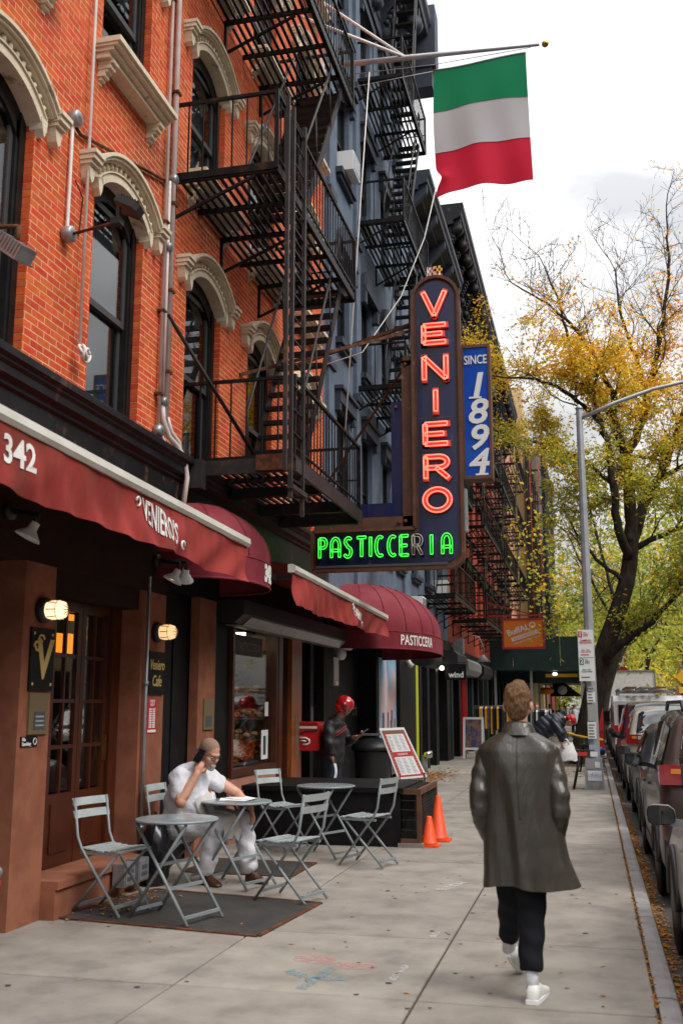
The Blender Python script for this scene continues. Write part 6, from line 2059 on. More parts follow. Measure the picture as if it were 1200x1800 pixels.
MB().tube([(3.1, 90, 0), (3.1, 90, 7.4)], .06, 6).build('pole', 'galv', FS)
# ================================================================== PEOPLE
def fuse(mb, name, mats, parent, voxel=.012, smooth=6, disp=None, world=True):
    """overlapping closed pieces -> one continuous smooth surface"""
    me = bpy.data.meshes.new(name)
    me.from_pydata(mb.v, [], mb.f)
    bm = bmesh.new()
    bm.from_mesh(me)
    bmesh.ops.recalc_face_normals(bm, faces=bm.faces)
    bm.to_mesh(me)
    bm.free()
    o = bpy.data.objects.new(name, me)
    COL.objects.link(o)
    r = o.modifiers.new('remesh', 'REMESH')
    r.mode = 'VOXEL'
    r.voxel_size = voxel
    s = o.modifiers.new('smooth', 'SMOOTH')
    s.iterations = smooth
    s.factor = .5
    dg = bpy.context.evaluated_depsgraph_get()
    m2 = bpy.data.meshes.new_from_object(o.evaluated_get(dg))
    bpy.data.objects.remove(o)
    bpy.data.meshes.remove(me)
    m2.name = name
    if disp:
        for v in m2.vertices:
            v.co = Vector(disp(v.co))
    m2.polygons.foreach_set('use_smooth', [True] * len(m2.polygons))
    m2.materials.clear()
    m2.materials.append(MATS[mats])
    return put(name, m2, parent, None, world)
def limb(mb, pts, rs, n=12, end=True):
    """tapering limb with round ends"""
    P, Q = [], []
    pts = [Vector(p) for p in pts]
    for i in range(len(pts) - 1):
        for k in range(4):
            P.append(pts[i].lerp(pts[i + 1], k / 4))
            Q.append(lerp(rs[i], rs[i + 1], k / 4))
    P.append(pts[-1]); Q.append(rs[-1])
    mb.tube(P, Q, n)
    mb.ell(pts[0], (rs[0],) * 3, n, 8)
    if end:
        mb.ell(pts[-1], (rs[-1],) * 3, n, 8)
    for i in range(1, len(pts) - 1):
        mb.ell(pts[i], (rs[i],) * 3, n, 8)
def head_part(mb, c, yaw, pitch, s=1.0, roll=0):
    """skull, jaw, nose, ears, brow, chin, lips; local +Y is the way the face looks"""
    rm = Matrix.Rotation(yaw, 3, 'Z') @ Matrix.Rotation(pitch, 3, 'X') @ Matrix.Rotation(roll, 3, 'Y')
    c = Vector(c)
    f = lambda x, y, z: c + rm @ (Vector((x, y, z)) * s)
    e = lambda p, r, n=14: mb.ell(f(*p), (r[0] * s, r[1] * s, r[2] * s), n, 10, 0, rm)
    e((0, -.012, .035), (.078, .098, .088), 18)
    e((0, .030, -.035), (.058, .062, .078))
    e((0, .052, -.088), (.034, .034, .030))
    e((0, .070, .022), (.052, .028, .020))
    e((0, .096, -.022), (.015, .024, .026))
    e((0, .088, -.062), (.024, .016, .012))
    for x in (-1, 1):
        e((x * .080, -.005, -.008), (.012, .026, .036))
        e((x * .042, .052, -.030), (.028, .030, .030))
    return f, rm
def hand(mb, w, d, n, curl, s=1.0, thumb=1):
    """w wrist, d pointing direction, n palm normal; palm and five curling fingers"""
    w, d, n = Vector(w), Vector(d).normalized(), Vector(n).normalized()
    n = (n - d * n.dot(d)).normalized()
    t = d.cross(n)
    ctr = w + d * .048 * s
    rm = Matrix((t, d, n)).transposed()
    mb.ell(ctr, (.043 * s, .056 * s, .018 * s), 12, 8, 0, rm)
    for i, (o, l) in enumerate(((-.030, .066), (-.010, .078), (.011, .074), (.031, .056))):
        b = w + d * .088 * s + t * o * s
        a = 0.0
        P = [b - d * .03 * s, b]
        for k, seg in enumerate((.45, .32, .26)):
            a += curl * (1.0 if k else .7)
            P.append(P[-1] + (d * math.cos(a) + n * math.sin(a)) * l * seg * s * 1.05)
        mb.tube(P, [.0098 * s, .0100 * s, .0094 * s, .0086 * s, .0070 * s], 8)
        mb.ell(P[-1], (.0072 * s,) * 3, 8, 6)
    b = w + d * .030 * s - t * .030 * s * thumb
    q1 = b + (-t * thumb * .55 + d * .65 + n * .25).normalized() * .042 * s
    q2 = q1 + (-t * thumb * .15 + d * .85 + n * .5).normalized() * .034 * s
    mb.tube([b, q1, q2], [.0125 * s, .0115 * s, .009 * s], 8)
    mb.ell(q2, (.009 * s,) * 3, 8, 6)

# ---- the man in the long leather coat, walking away
PM = thing('person', 'man walking away in a long dark olive leather coat, dark trousers and white sneakers', 'person', (-.46, 6.6, 0))
b = MB()
hf, hr_ = head_part(b, (-.452, 6.625, 1.70), R(-4), R(4), 1.04)
b.tube([(-.455, 6.60, 1.48), (-.455, 6.602, 1.56), (-.453, 6.61, 1.64)], [.075, .062, .058], 14)
b.ell((-.455, 6.60, 1.42), (.16, .09, .09), 14, 8)
fuse(b, 'body', 'skin', PM, .008, 6)
b = MB()
for p, r in (((0, -.014, .054), (.085, .105, .094)), ((0, -.058, .012), (.078, .060, .080)), ((0, -.060, -.045), (.058, .042, .048)), ((0, .040, .100), (.062, .060, .045)), ((.01, .0, .125), (.045, .055, .03))):
    b.ell(hf(*p), tuple(q * 1.04 for q in r), 16, 10, 0, hr_)
def tousle(c):
    v = Vector(c)
    k = .0022 * math.sin(v.x * 75 + v.z * 50) + .0016 * math.sin(v.z * 120 - v.x * 60 + v.y * 90) + .0014 * math.sin(v.x * 330 + v.y * 230 + v.z * 60)
    d = (v - hf(0, -.02, .03)).normalized()
    return v + d * k
fuse(b, 'hair', 'hair_fair', PM, .007, 5, tousle)
# coat body
def coat_ring(z):
    ks = [(.60, -.42, 6.60, .276, .205), (.72, -.425, 6.60, .262, .198), (.90, -.438, 6.60, .246, .186), (1.08, -.45, 6.60, .232, .172), (1.22, -.456, 6.60, .232, .165),
          (1.34, -.458, 6.60, .245, .155), (1.42, -.458, 6.60, .246, .140), (1.47, -.457, 6.60, .220, .118), (1.515, -.456, 6.60, .150, .098), (1.545, -.455, 6.602, .090, .080), (1.575, -.455, 6.603, .068, .068)]
    if z <= ks[0][0]:
        return ks[0][1:]
    for i in range(len(ks) - 1):
        if ks[i][0] <= z <= ks[i + 1][0]:
            q = (z - ks[i][0]) / (ks[i + 1][0] - ks[i][0])
            q = q * q * (3 - 2 * q) * .5 + q * .5
            return tuple(lerp(a, c, q) for a, c in zip(ks[i][1:], ks[i + 1][1:]))
    return ks[-1][1:]
def coat_pt(a, z, grow=0.0):
    cx, cy, hw, hd = coat_ring(z)
    t = 2 * PI * a
    c, s = math.cos(t), math.sin(t)
    e = .82
    x, y = hw * (1 if c > 0 else -1) * abs(c) ** e, hd * (1 if s > 0 else -1) * abs(s) ** e
    dn = max(0, min(1, (1.36 - z) / .7))
    back = max(0, -s)
    u = x / hw
    fold = dn * (.018 * math.sin(u * 7.5 + 1.0 + z) + .012 * math.sin(u * 13 + z * 2.5) + .008 * math.cos(t * 5 + z))
    drape = .010 * back * math.sin(u * 5 + z * 7) * (1 - dn)
    cl = -.024 * math.exp(-(u / .075) ** 2) * back * dn        # centre pleat
    k = 1 + grow
    fl = max(0, (.78 - z) / .2) * max(0, u - .55) * .12             # right hem swings out
    return Vector((cx + x * k + fl, cy + y * k - (fold + drape) * (back + .3) - cl + .03 * dn * max(0, u - .5), z - fl * .20 - .012 * dn * math.sin(u * 4)))
b = MB()
b.grid(96, 46, lambda a, q: coat_pt(a, .635 + .940 * q), wrap=True)
b.grid(96, 12, lambda a, q: coat_pt(a, .635 + .25 * q, -.03), wrap=True)
b.grid(96, 1, lambda a, q: coat_pt(a, .635, -.03 * q), wrap=True)
b.build('coat', 'coat_leather', PM)
MB().tube([coat_pt(.75, z) + Vector((0, -.003, 0)) for z in [1.03 + .52 * i / 20 for i in range(21)]], .0028, 5).build('back_seam', 'coat_leather', PM)
# sleeves, hands in the pockets
for s, pts in ((-1, [(-.645, 6.60, 1.40), (-.682, 6.56, 1.28), (-.700, 6.51, 1.16), (-.694, 6.51, 1.06), (-.672, 6.58, .96), (-.640, 6.65, .88)]), (1, [(-.270, 6.60, 1.40), (-.234, 6.56, 1.28), (-.212, 6.51, 1.16), (-.212, 6.51, 1.06), (-.236, 6.58, .96), (-.270, 6.65, .88)])):
    b = MB()
    rs = [.070, .066, .060, .058, .056, .052]
    P, Q = [], []
    for i in range(5):
        for k in range(8):
            q = k / 8
            P.append(Vector(pts[i]).lerp(Vector(pts[i + 1]), q))
            Q.append(lerp(rs[i], rs[i + 1], q) + .0025 * math.sin((i + q) * 7.5) + .0015 * math.sin((i + q) * 17))
    b.tube(P, Q, 20)
    b.ell(pts[0], (.072, .082, .078), 16, 10)
    b.ell(pts[-1], (.06, .06, .05), 12, 8)
    fuse(b, 'sleeve', 'coat_leather', PM, .012, 4, lambda c: (c[0] + .0022 * math.sin(c[2] * 60 + c[1] * 30), c[1] + .003 * math.sin(c[2] * 48 + c[0] * 40), c[2]))
b = MB()                                             # stand-and-fall collar
def collar(a, q):
    t = 2 * PI * a
    h = [(.064, 1.555), (.066, 1.594), (.074, 1.606), (.084, 1.592), (.100, 1.560), (.112, 1.532)][min(5, int(q * 5 + .5))]
    op = .5 + .5 * math.sin(t)
    r = h[0]
    return (-.455 + r * 1.10 * math.cos(t), 6.602 + r * .98 * math.sin(t) * (1 + .15 * op), h[1] - .035 * op - (.01 if q > .7 else 0))
b.grid(40, 5, collar, wrap=True)
b.build('collar', 'coat_leather', PM)
b = MB()                                             # trousers: right leg planted, left leg trailing
limb(b, [(-.515, 6.60, .86), (-.535, 6.68, .54), (-.575, 6.95, .255)], [.115, .085, .064], 16, False)
limb(b, [(-.390, 6.60, .86), (-.405, 6.58, .52), (-.418, 6.488, .165)], [.115, .086, .070], 16, False)
b.ell((-.455, 6.60, .90), (.185, .13, .14), 16, 10)
fuse(b, 'trousers', 'black_cloth', PM, .012, 4, lambda c: (c[0] + .004 * math.sin(c[2] * 40), c[1] + .004 * math.sin(c[2] * 55 + c[0] * 20), c[2]))
def shoe(mb, heel, toe, w=.046, h=.10, up=(0, 0, 1)):
    heel, toe, up = Vector(heel), Vector(toe), Vector(up).normalized()
    d = toe - heel
    L_ = d.length
    d.normalize()
    up = (up - d * up.dot(d)).normalized()
    x = d.cross(up)
    sec = [(-.03, .30, .30), (.0, .62, .70), (.05, .78, .88), (.15, .82, 1.0), (.28, .82, 1.0), (.40, .86, .86), (.55, .96, .64), (.70, 1.0, .50), (.84, .92, .40), (.94, .70, .30), (1.0, .34, .18)]
    n = 14
    vs = []
    for t, ww, hh in sec:
        for k in range(n):
            a = 2 * PI * k / n
            c, s_ = math.cos(a), math.sin(a)
            xx = w * ww * (1 if c > 0 else -1) * abs(c) ** .7
            zz = h * hh * (.5 + .5 * s_) if s_ > 0 else h * hh * .5 * (1 - abs(s_) ** .4)
            vs.append(heel + d * L_ * t + x * xx + up * zz)
    fs = [(i * n + k, i * n + (k + 1) % n, (i + 1) * n + (k + 1) % n, (i + 1) * n + k) for i in range(len(sec) - 1) for k in range(n)]
    fs += [tuple(range(n))[::-1], tuple((len(sec) - 1) * n + k for k in range(n))]
    mb.add(vs, fs, 0, True)
for nm, heel, toe, up in (('shoe', (-.412, 6.42, .012), (-.355, 6.72, .012), (0, 0, 1)), ('shoe', (-.592, 7.00, .150), (-.520, 7.16, .012), (.15, -.8, .75))):
    b = MB()
    shoe(b, heel, toe, .050, .10, up)
    so = fuse(b, nm, 'white_shoe', PM, .009, 4)
    s_ = MB()
    h_, t_ = Vector(heel), Vector(toe)
    d_ = (t_ - h_).normalized()
    u_ = (Vector(up) - d_ * Vector(up).dot(d_)).normalized()
    x_ = d_.cross(u_)
    out = [(-.036, -.012), (.036, -.012), (.045, .06), (.048, .20), (.040, .285), (0, .315), (-.040, .285), (-.048, .20), (-.045, .06)]
    k = (t_ - h_).length / .30
    s_.prism([(p * .96, q * .97) for p, q in out], lambda u, v, d: h_ + x_ * u + d_ * v * k + u_ * d, -.010, .014)
    s_.build('sole', 'white_plastic', so)
b = MB()
b.tube([(-.408, 6.475, .07), (-.412, 6.485, .14), (-.416, 6.50, .25)], [.040, .038, .044], 12)
b.build('sock', 'white_cloth', PM)
b = MB()
b.tube([(-.585, 7.02, .16), (-.580, 6.98, .24), (-.575, 6.94, .30)], [.042, .044, .048], 12)
b.build('sock', 'white_cloth', PM)

# ---- the man in white, on the phone
PC = thing('person', 'seated grey-haired man in white shirt and apron holding a phone to his ear', 'person', (-3.95, 9.87, 0))
b = MB()
YW = math.atan2(-.45, 1.0) - PI / 2          # face looks to +X and a little towards the kerb camera side
cf, cr = head_part(b, (-3.695, 9.80, 1.235), YW, R(-26), 1.14)
b.tube([(-3.86, 9.86, 1.02), (-3.80, 9.845, 1.10), (-3.735, 9.82, 1.19)], [.085, .072, .070], 14)
b.ell((-3.92, 9.87, .98), (.15, .18, .10), 14, 8)
# right arm bent up to the phone
RS, RE, RW = (-3.955, 9.655, 1.02), (-3.880, 9.545, .785), (-3.765, 9.650, 1.045)
limb(b, [RS, RE, RW], [.066, .056, .036])
hand(b, RW, (.25, .35, .9), (-.55, .8, -.1), .75, 1.05, 1)
# left arm resting on the knee
LS, LE, LW = (-3.83, 10.07, 1.02), (-3.52, 10.14, .83), (-3.335, 10.02, .70)
limb(b, [LS, LE, LW], [.064, .052, .036])
hand(b, LW, (.35, -.25, -.75), (-.75, .0, -.5), .45, 1.08, -1)
limb(b, [(-3.95, 9.87, .62), (-3.92, 9.87, .95)], [.14, .14])
fuse(b, 'body', 'skin', PC, .0078, 4)
b = MB()
for p, r in (((0, -.016, .038), (.0805, .100, .090)), ((0, -.055, .0), (.075, .060, .072))):
    b.ell(cf(*p), tuple(q * 1.14 for q in r), 16, 10, 0, cr)
fuse(b, 'hair', 'hair_grey', PC, .009, 5)
b = MB()
for p, r in (((0, .088, -.074), (.030, .022, .022)), ((0, .074, -.104), (.034, .034, .022))):
    b.ell(cf(*p), tuple(q * 1.14 for q in r), 12, 8, 0, cr)
fuse(b, 'beard', 'beard_grey', PC, .008, 3)
b = MB()
for x in (-.034, .034):
    b.tube([cf(x + .024 * math.cos(2 * PI * i / 12), .100, -.002 + .018 * math.sin(2 * PI * i / 12)) for i in range(13)], .0035, 5)
b.tube([cf(-.010, .104, .0), cf(.010, .104, .0)], .003, 5)
for x in (-1, 1):
    b.tube([cf(x * .058, .098, .004), cf(x * .086, .0, .002)], .003, 5)
b.build('glasses', 'phone_black', PC)
for x in (-.034, .034):
    MB().ell(cf(x, .076, -.002), (.011, .011, .009), 8, 6).build('eye', 'white_shoe', PC)
b = MB()
limb(b, [(-3.97, 9.87, .58), (-3.95, 9.87, .78), (-3.915, 9.87, .97)], [.215, .222, .180], 18)
b.ell((-3.86, 9.87, .72), (.21, .21, .19), 16, 10)
b.ell((-3.90, 9.87, 1.02), (.13, .235, .085), 16, 10)
limb(b, [(-3.95, 9.67, 1.01), (-3.925, 9.60, .86)], [.105, .090])
limb(b, [(-3.84, 10.06, 1.01), (-3.70, 10.11, .92)], [.10, .090])
b.tube([(-3.87, 9.865, 1.03), (-3.83, 9.855, 1.09)], [.105, .086], 14)
wr = lambda c: (c[0] + .006 * math.sin(c[2] * 38 + c[1] * 18) + .004 * math.sin(c[1] * 60), c[1] + .005 * math.sin(c[2] * 44 + c[0] * 30), c[2] + .004 * math.sin(c[0] * 50 + c[1] * 20))
fuse(b, 'shirt', 'white_cloth', PC, .013, 5, wr)
b = MB()
limb(b, [(-3.95, 9.74, .56), (-3.57, 9.70, .565), (-3.675, 9.745, .17)], [.135, .10, .088])
limb(b, [(-3.95, 10.0, .56), (-3.40, 10.0, .575), (-3.33, 9.985, .17)], [.135, .105, .092])
b.ell((-3.96, 9.87, .58), (.19, .21, .13), 16, 10)
fuse(b, 'trousers', 'white_cloth', PC, .013, 4, lambda c: (c[0] + .006 * math.sin(c[2] * 42 + c[1] * 14), c[1] + .006 * math.sin(c[2] * 36 + c[0] * 25), c[2]))
b = MB()                                             # apron over the lap, hanging between the knees
def apron(a, q):
    y = lerp(9.66, 10.07, a)
    path = [(-3.69, .86), (-3.66, .76), (-3.62, .70), (-3.50, .69), (-3.40, .66), (-3.375, .56), (-3.40, .46)]
    i = min(5, int(q * 6)); f_ = q * 6 - i
    x, z = lerp(path[i][0], path[i + 1][0], f_), lerp(path[i][1], path[i + 1][1], f_)
    side = abs(a - .5) * 2
    return (x - .09 * side ** 3 + .008 * math.sin(a * 20 + q * 5), y, z - .06 * side ** 4 - (.05 if .3 < a < .7 and q > .4 else 0) * math.sin((a - .3) / .4 * PI) + .008 * math.sin(a * 26))
b.grid(24, 24, apron)
b.build('apron', 'apron_cloth', PC)
for heel, toe in (((-3.735, 9.80, .0), (-3.50, 9.66, .0)), ((-3.36, 10.03, .0), (-3.12, 9.93, .0))):
    b = MB()
    shoe(b, heel, toe, .056, .115)
    b.tube([Vector(heel) + Vector((.05, -.02, .06)), Vector(heel) + Vector((.05, -.02, .17))], .052, 12)
    fuse(b, 'shoe', 'brown_shoe', PC, .010, 4)
ph = thing('phone', 'black mobile phone held to the ear of the man in white', 'phone', (-3.74, 9.68, 1.15))
rm = Matrix.Rotation(R(-30), 3, 'X') @ Matrix.Rotation(R(18), 3, 'Y')
b = MB()
b.prism([(-.034, -.065), (.034, -.065), (.038, -.058), (.038, .068), (.034, .076), (-.034, .076), (-.038, .068), (-.038, -.058)], lambda u, v, d: Vector((-3.755, 9.680, 1.21)) + rm @ Vector((u, d, v)), -.006, .006)
b.build('case', 'phone_black', ph)
cuboid('camera_bump', 'slate', ph, -3.775, -3.755, 9.650, 9.656, 1.255, 1.285)

# ---- the delivery rider in a red helmet
PD = thing('person', 'delivery rider in dark jacket and red helmet looking at a phone', 'person', (-3.95, 15.75, 0))
b = MB()
YD = -PI / 2 + R(-8)
df, dr_ = head_part(b, (-3.72, 15.72, 1.68), YD, R(-24), 1.06)
b.tube([(-3.84, 15.74, 1.46), (-3.80, 15.74, 1.53), (-3.75, 15.73, 1.62)], [.075, .064, .062], 12)
b.ell((-3.88, 15.75, 1.40), (.11, .17, .09), 14, 8)
limb(b, [(-3.92, 15.53, 1.38), (-3.90, 15.46, 1.12), (-3.86, 15.46, .92)], [.06, .05, .036])
hand(b, (-3.86, 15.46, .95), (.15, 0, -1), (.9, .4, 0), .55, 1.05, 1)
limb(b, [(-3.86, 15.95, 1.38), (-3.74, 16.0, 1.13), (-3.55, 15.80, 1.22)], [.06, .05, .036])
hand(b, (-3.55, 15.80, 1.22), (.85, -.3, .3), (-.3, -.2, .9), .8, 1.05, -1)
limb(b, [(-3.92, 15.75, .9), (-3.89, 15.75, 1.35)], [.13, .14])
fuse(b, 'body', 'skin_dark', PD, .009, 4)
b = MB()
limb(b, [(-3.93, 15.75, .92), (-3.92, 15.75, 1.15), (-3.89, 15.75, 1.36)], [.185, .195, .175], 16)
b.ell((-3.88, 15.75, 1.40), (.13, .235, .10), 16, 10)
limb(b, [(-3.92, 15.53, 1.40), (-3.90, 15.45, 1.14), (-3.86, 15.46, .99)], [.090, .080, .060])
limb(b, [(-3.86, 15.96, 1.40), (-3.74, 16.01, 1.14), (-3.62, 15.88, 1.19)], [.090, .080, .060])
b.tube([(-3.85, 15.74, 1.44), (-3.81, 15.74, 1.53)], [.10, .088], 14)
fuse(b, 'jacket', 'jacket_dark', PD, .014, 4, lambda c: (c[0] + .006 * math.sin(c[2] * 40), c[1] + .006 * math.sin(c[2] * 34 + c[0] * 20), c[2]))
b = MB()
for z in (1.30, 1.34):
    b.tube([(-3.88 + .20 * math.cos(t), 15.75 + .235 * math.sin(t), z + .07 * math.cos(t * 2)) for t in [R(-150 + i * 12) for i in range(12)]], .005, 5)
b.build('red_piping', 'red_paint', PD)
b = MB()
limb(b, [(-3.94, 15.64, .86), (-3.92, 15.62, .5), (-3.96, 15.62, .10)], [.125, .092, .075])
limb(b, [(-3.94, 15.86, .86), (-3.90, 15.88, .5), (-3.90, 15.88, .10)], [.125, .092, .075])
b.ell((-3.94, 15.75, .90), (.15, .19, .13), 14, 8)
fuse(b, 'trousers', 'jeans', PD, .014, 4)
for y in (15.62, 15.88):
    b = MB()
    shoe(b, (-3.99, y, 0), (-3.72, y, 0), .05, .10)
    fuse(b, 'shoe', 'rubber', PD, .012, 3)
HL = thing('helmet', 'glossy red open-face helmet with raised clear visor on the delivery rider', 'helmet', (-3.72, 15.72, 1.72))
b = MB()
for p, r in (((0, -.015, .045), (.118, .138, .118)), ((0, -.055, -.03), (.112, .095, .085))):
    b.ell(df(*p), tuple(q * 1.06 for q in r), 18, 12, 0, dr_)
fuse(b, 'shell', 'tail_red', HL, .009, 4)
b = MB()
b.grid(14, 8, lambda a, q: df(.122 * math.sin(lerp(-1.35, 1.35, a)), .01 + .15 * math.cos(lerp(-1.35, 1.35, a)) * (1 + .35 * q), .075 - .13 * q + .01))
b.build('visor', 'glass', HL)
for x in (-1, 1):
    MB().ell(df(x * .125, .02, .055), (.02, .022, .022), 10, 6).build('hinge', 'galv', HL)
b = MB()
b.tube([df(-.118, -.06 + .02 * i, .03 + .035 * math.sin(i)) for i in range(6)], .009, 5)
b.build('white_mark', 'white_paint', HL)
t = thing('mobile_phone', 'dark phone held out in the hand of the delivery rider', 'phone', (-3.42, 15.74, 1.29))
barpart('case', 'phone_black', t, (-3.47, 15.72, 1.275), (-3.36, 15.70, 1.345), .075, .010)
t = thing('face_mask', 'pale blue strip of cloth hanging from the lowered hand of the delivery rider', 'mask', (-3.82, 15.42, .7))
MB().grid(4, 10, lambda a, q: (-3.82 + .03 * a + .02 * math.sin(q * 4), 15.40 + .03 * a, .84 - .28 * q)).build('cloth', 'white_cloth', t)
t = thing('delivery_bag', 'red cubic delivery bag with a white logo on the rider\'s back', 'delivery bag', (-4.2, 15.75, 1.0))
b = MB()
b.prism([(-.2, 0), (.2, 0), (.21, .02), (.21, .38), (.2, .40), (-.2, .40), (-.21, .38), (-.21, .02)], lambda u, v, d: (-4.30 + u, 15.75 + d, 1.02 + v), -.21, .21)
b.build('body', 'red_paint', t)
MB().box(-4.49, -4.11, 15.53, 15.97, 1.421, 1.45).build('lid', 'red_paint', t)
cuboid('reflective_strip', 'white_paint', t, -4.48, -4.12, 15.535, 15.539, 1.35, 1.385)
b = MB()
b.tube([(-4.42, 15.535, 1.21), (-4.30, 15.535, 1.21), (-4.24, 15.535, 1.18), (-4.235, 15.535, 1.14), (-4.27, 15.535, 1.11), (-4.34, 15.535, 1.11)], .016, 6)
b.tube([(-4.38, 15.535, 1.165), (-4.29, 15.535, 1.16)], .013, 6)
b.build('logo', 'white_paint', t)
MB().tube([(-4.5, 15.535, 1.26), (-4.40, 15.53, 1.27), (-4.3, 15.53, 1.31), (-4.1, 15.53, 1.33)], .008, 5).build('strap', 'rubber', t)

# ---- the person bending over in a black puffer jacket
PB = thing('person', 'person in a navy puffer jacket bending forward beside the street lamp', 'person', (-1.15, 24.5, 0))
b = MB()
bf, br_ = head_part(b, (-.50, 24.4, 1.36), -PI / 2, R(-62), 1.05)
b.tube([(-.72, 24.45, 1.40), (-.6, 24.43, 1.39)], [.08, .07], 12)
limb(b, [(-.85, 24.30, 1.32), (-.72, 24.2, 1.06), (-.70, 24.2, .86)], [.06, .05, .036])
hand(b, (-.70, 24.2, .88), (.05, 0, -1), (.8, .5, 0), .8, 1.05, 1)
limb(b, [(-.85, 24.62, 1.32), (-.66, 24.66, 1.05), (-.62, 24.6, .86)], [.06, .05, .036])
hand(b, (-.62, 24.6, .88), (.05, 0, -1), (.8, .5, 0), .8, 1.05, -1)
limb(b, [(-1.25, 24.45, .98), (-.85, 24.45, 1.32)], [.13, .14])
fuse(b, 'body', 'skin', PB, .011, 4)
b = MB()
limb(b, [(-1.28, 24.45, .98), (-1.05, 24.45, 1.22), (-.80, 24.45, 1.34)], [.20, .235, .20], 18)
limb(b, [(-.85, 24.28, 1.32), (-.73, 24.2, 1.07), (-.71, 24.2, .95)], [.115, .10, .07])
limb(b, [(-.85, 24.63, 1.32), (-.68, 24.67, 1.06), (-.64, 24.62, .95)], [.115, .10, .07])
def puff(c):
    s_ = (c[0] * .7 + c[2] * .7)
    k = .018 * abs(math.sin(s_ * 26))
    d_ = Vector((c[0] + 1.0, c[1] - 24.45, c[2] - 1.18)).normalized()
    return Vector(c) + d_ * k
fuse(b, 'puffer_jacket', 'puffer_navy', PB, .014, 4, puff)
b = MB()
limb(b, [(-1.30, 24.34, .95), (-1.20, 24.32, .52), (-1.28, 24.32, .1)], [.13, .095, .08])
limb(b, [(-1.30, 24.58, .95), (-1.12, 24.6, .52), (-1.15, 24.6, .1)], [.13, .095, .08])
b.ell((-1.3, 24.45, .98), (.16, .2, .15), 14, 8)
fuse(b, 'trousers', 'black_cloth', PB, .016, 3)
for x, y in ((-1.32, 24.32), (-1.19, 24.6)):
    b = MB()
    shoe(b, (x, y, 0), (x + .28, y, 0), .05, .10)
    fuse(b, 'shoe', 'red_paint', PB, .014, 3)
t = thing('cap', 'bright red helmet on the head of the bending person', 'helmet', (-.5, 24.4, 1.38))
b = MB()
b.ell(bf(0, -.01, .055), (.105, .125, .085), 14, 10, 0, br_)
b.ell(bf(0, -.06, .0), (.095, .07, .07), 14, 10, 0, br_)
fuse(b, 'shell', 'red_paint', t, .012, 3)
t = thing('plastic_bag', 'white plastic carrier bag in the hands of the bending person', 'bag', (-.6, 24.3, .5))
b = MB()
def pbag(a, q):
    th = 2 * PI * a
    w = lerp(.11, .20, min(1, q * 1.6)) * (1 + .10 * math.sin(th * 3 + 1) + .06 * math.sin(th * 7 + q * 8))
    return (-.60 + w * math.cos(th), 24.32 + w * .55 * math.sin(th), .88 - .40 * q + .02 * math.sin(th * 4))
b.grid(28, 12, pbag, wrap=True)
b.add([pbag(i / 28, 1) for i in range(28)], [tuple(range(28))])
for y in (24.26, 24.40):
    b.tube([(-.68, y, .84), (-.66, y, .93), (-.60, y, .95), (-.54, y, .84)], .014, 5)
b.build('bag', 'white_plastic', t)

# ---- small figures under the shed
def far_person(label, x, y, coat, trs, rz=0.0, h=1.0, hair='hair_fair'):
    t = thing('person', label, 'person', (x, y, 0), rz)
    b = MB()
    f_, r_ = head_part(b, (0, 0, 1.62 * h), 0, 0, 1.0)
    b.tube([(0, 0, 1.40 * h), (0, 0, 1.55 * h)], .06, 10)
    for s in (-1, 1):
        limb(b, [(s * .20, 0, 1.36 * h), (s * .25, -.03, 1.08 * h), (s * .23, .06, .86 * h)], [.05, .045, .035])
        hand(b, (s * .23, .06, .87 * h), (0, .15, -1), (-s, 0, 0), .5, 1.0, s)
    limb(b, [(0, 0, .95 * h), (0, 0, 1.36 * h)], [.12, .13])
    fuse(b, 'body', 'skin', t, .014, 3, world=False)
    b = MB()
    limb(b, [(0, 0, .86 * h), (0, 0, 1.15 * h), (0, 0, 1.34 * h)], [.18, .185, .17], 14)
    b.ell((0, 0, 1.37 * h), (.23, .12, .09), 14, 8)
    for s in (-1, 1):
        limb(b, [(s * .20, 0, 1.36 * h), (s * .255, -.03, 1.08 * h), (s * .235, .05, .90 * h)], [.08, .068, .055])
    fuse(b, 'coat', coat, t, .016, 3, world=False)
    b = MB()
    limb(b, [(-.09, 0, .88 * h), (-.11, .10, .5 * h), (-.11, .02, .1)], [.11, .085, .07])
    limb(b, [(.09, 0, .88 * h), (.11, -.02, .5 * h), (.11, -.14, .1)], [.11, .085, .07])
    fuse(b, 'trousers', trs, t, .016, 3, world=False)
    b = MB()
    for x_, y_ in ((-.11, -.02), (.11, -.2)):
        shoe(b, (x_, y_, 0), (x_, y_ + .26, 0), .045, .09)
    b.build('shoes', 'rubber', t, world=False)
    b = MB()
    b.ell(f_(0, -.02, .06), (.086, .10, .075), 12, 8)
    b.build('hair', hair, t, world=False)
far_person('dark-coated passer-by under the sidewalk shed left of the bending person', -2.15, 42.0, 'black_cloth', 'jeans', PI, 1.03)
far_person('pedestrian in a pale jacket far off beyond the tree trunk', -.95, 58.0, 'white_cloth', 'jeans', 0, 1.0)
far_person('pedestrian in a blue-grey coat walking far under the shed', -1.75, 60.0, 'slate', 'black_cloth', PI, .98)
far_person('pedestrian in black near the far end of the shed', -2.5, 64.0, 'jacket_dark', 'black_cloth', .4, 1.02)
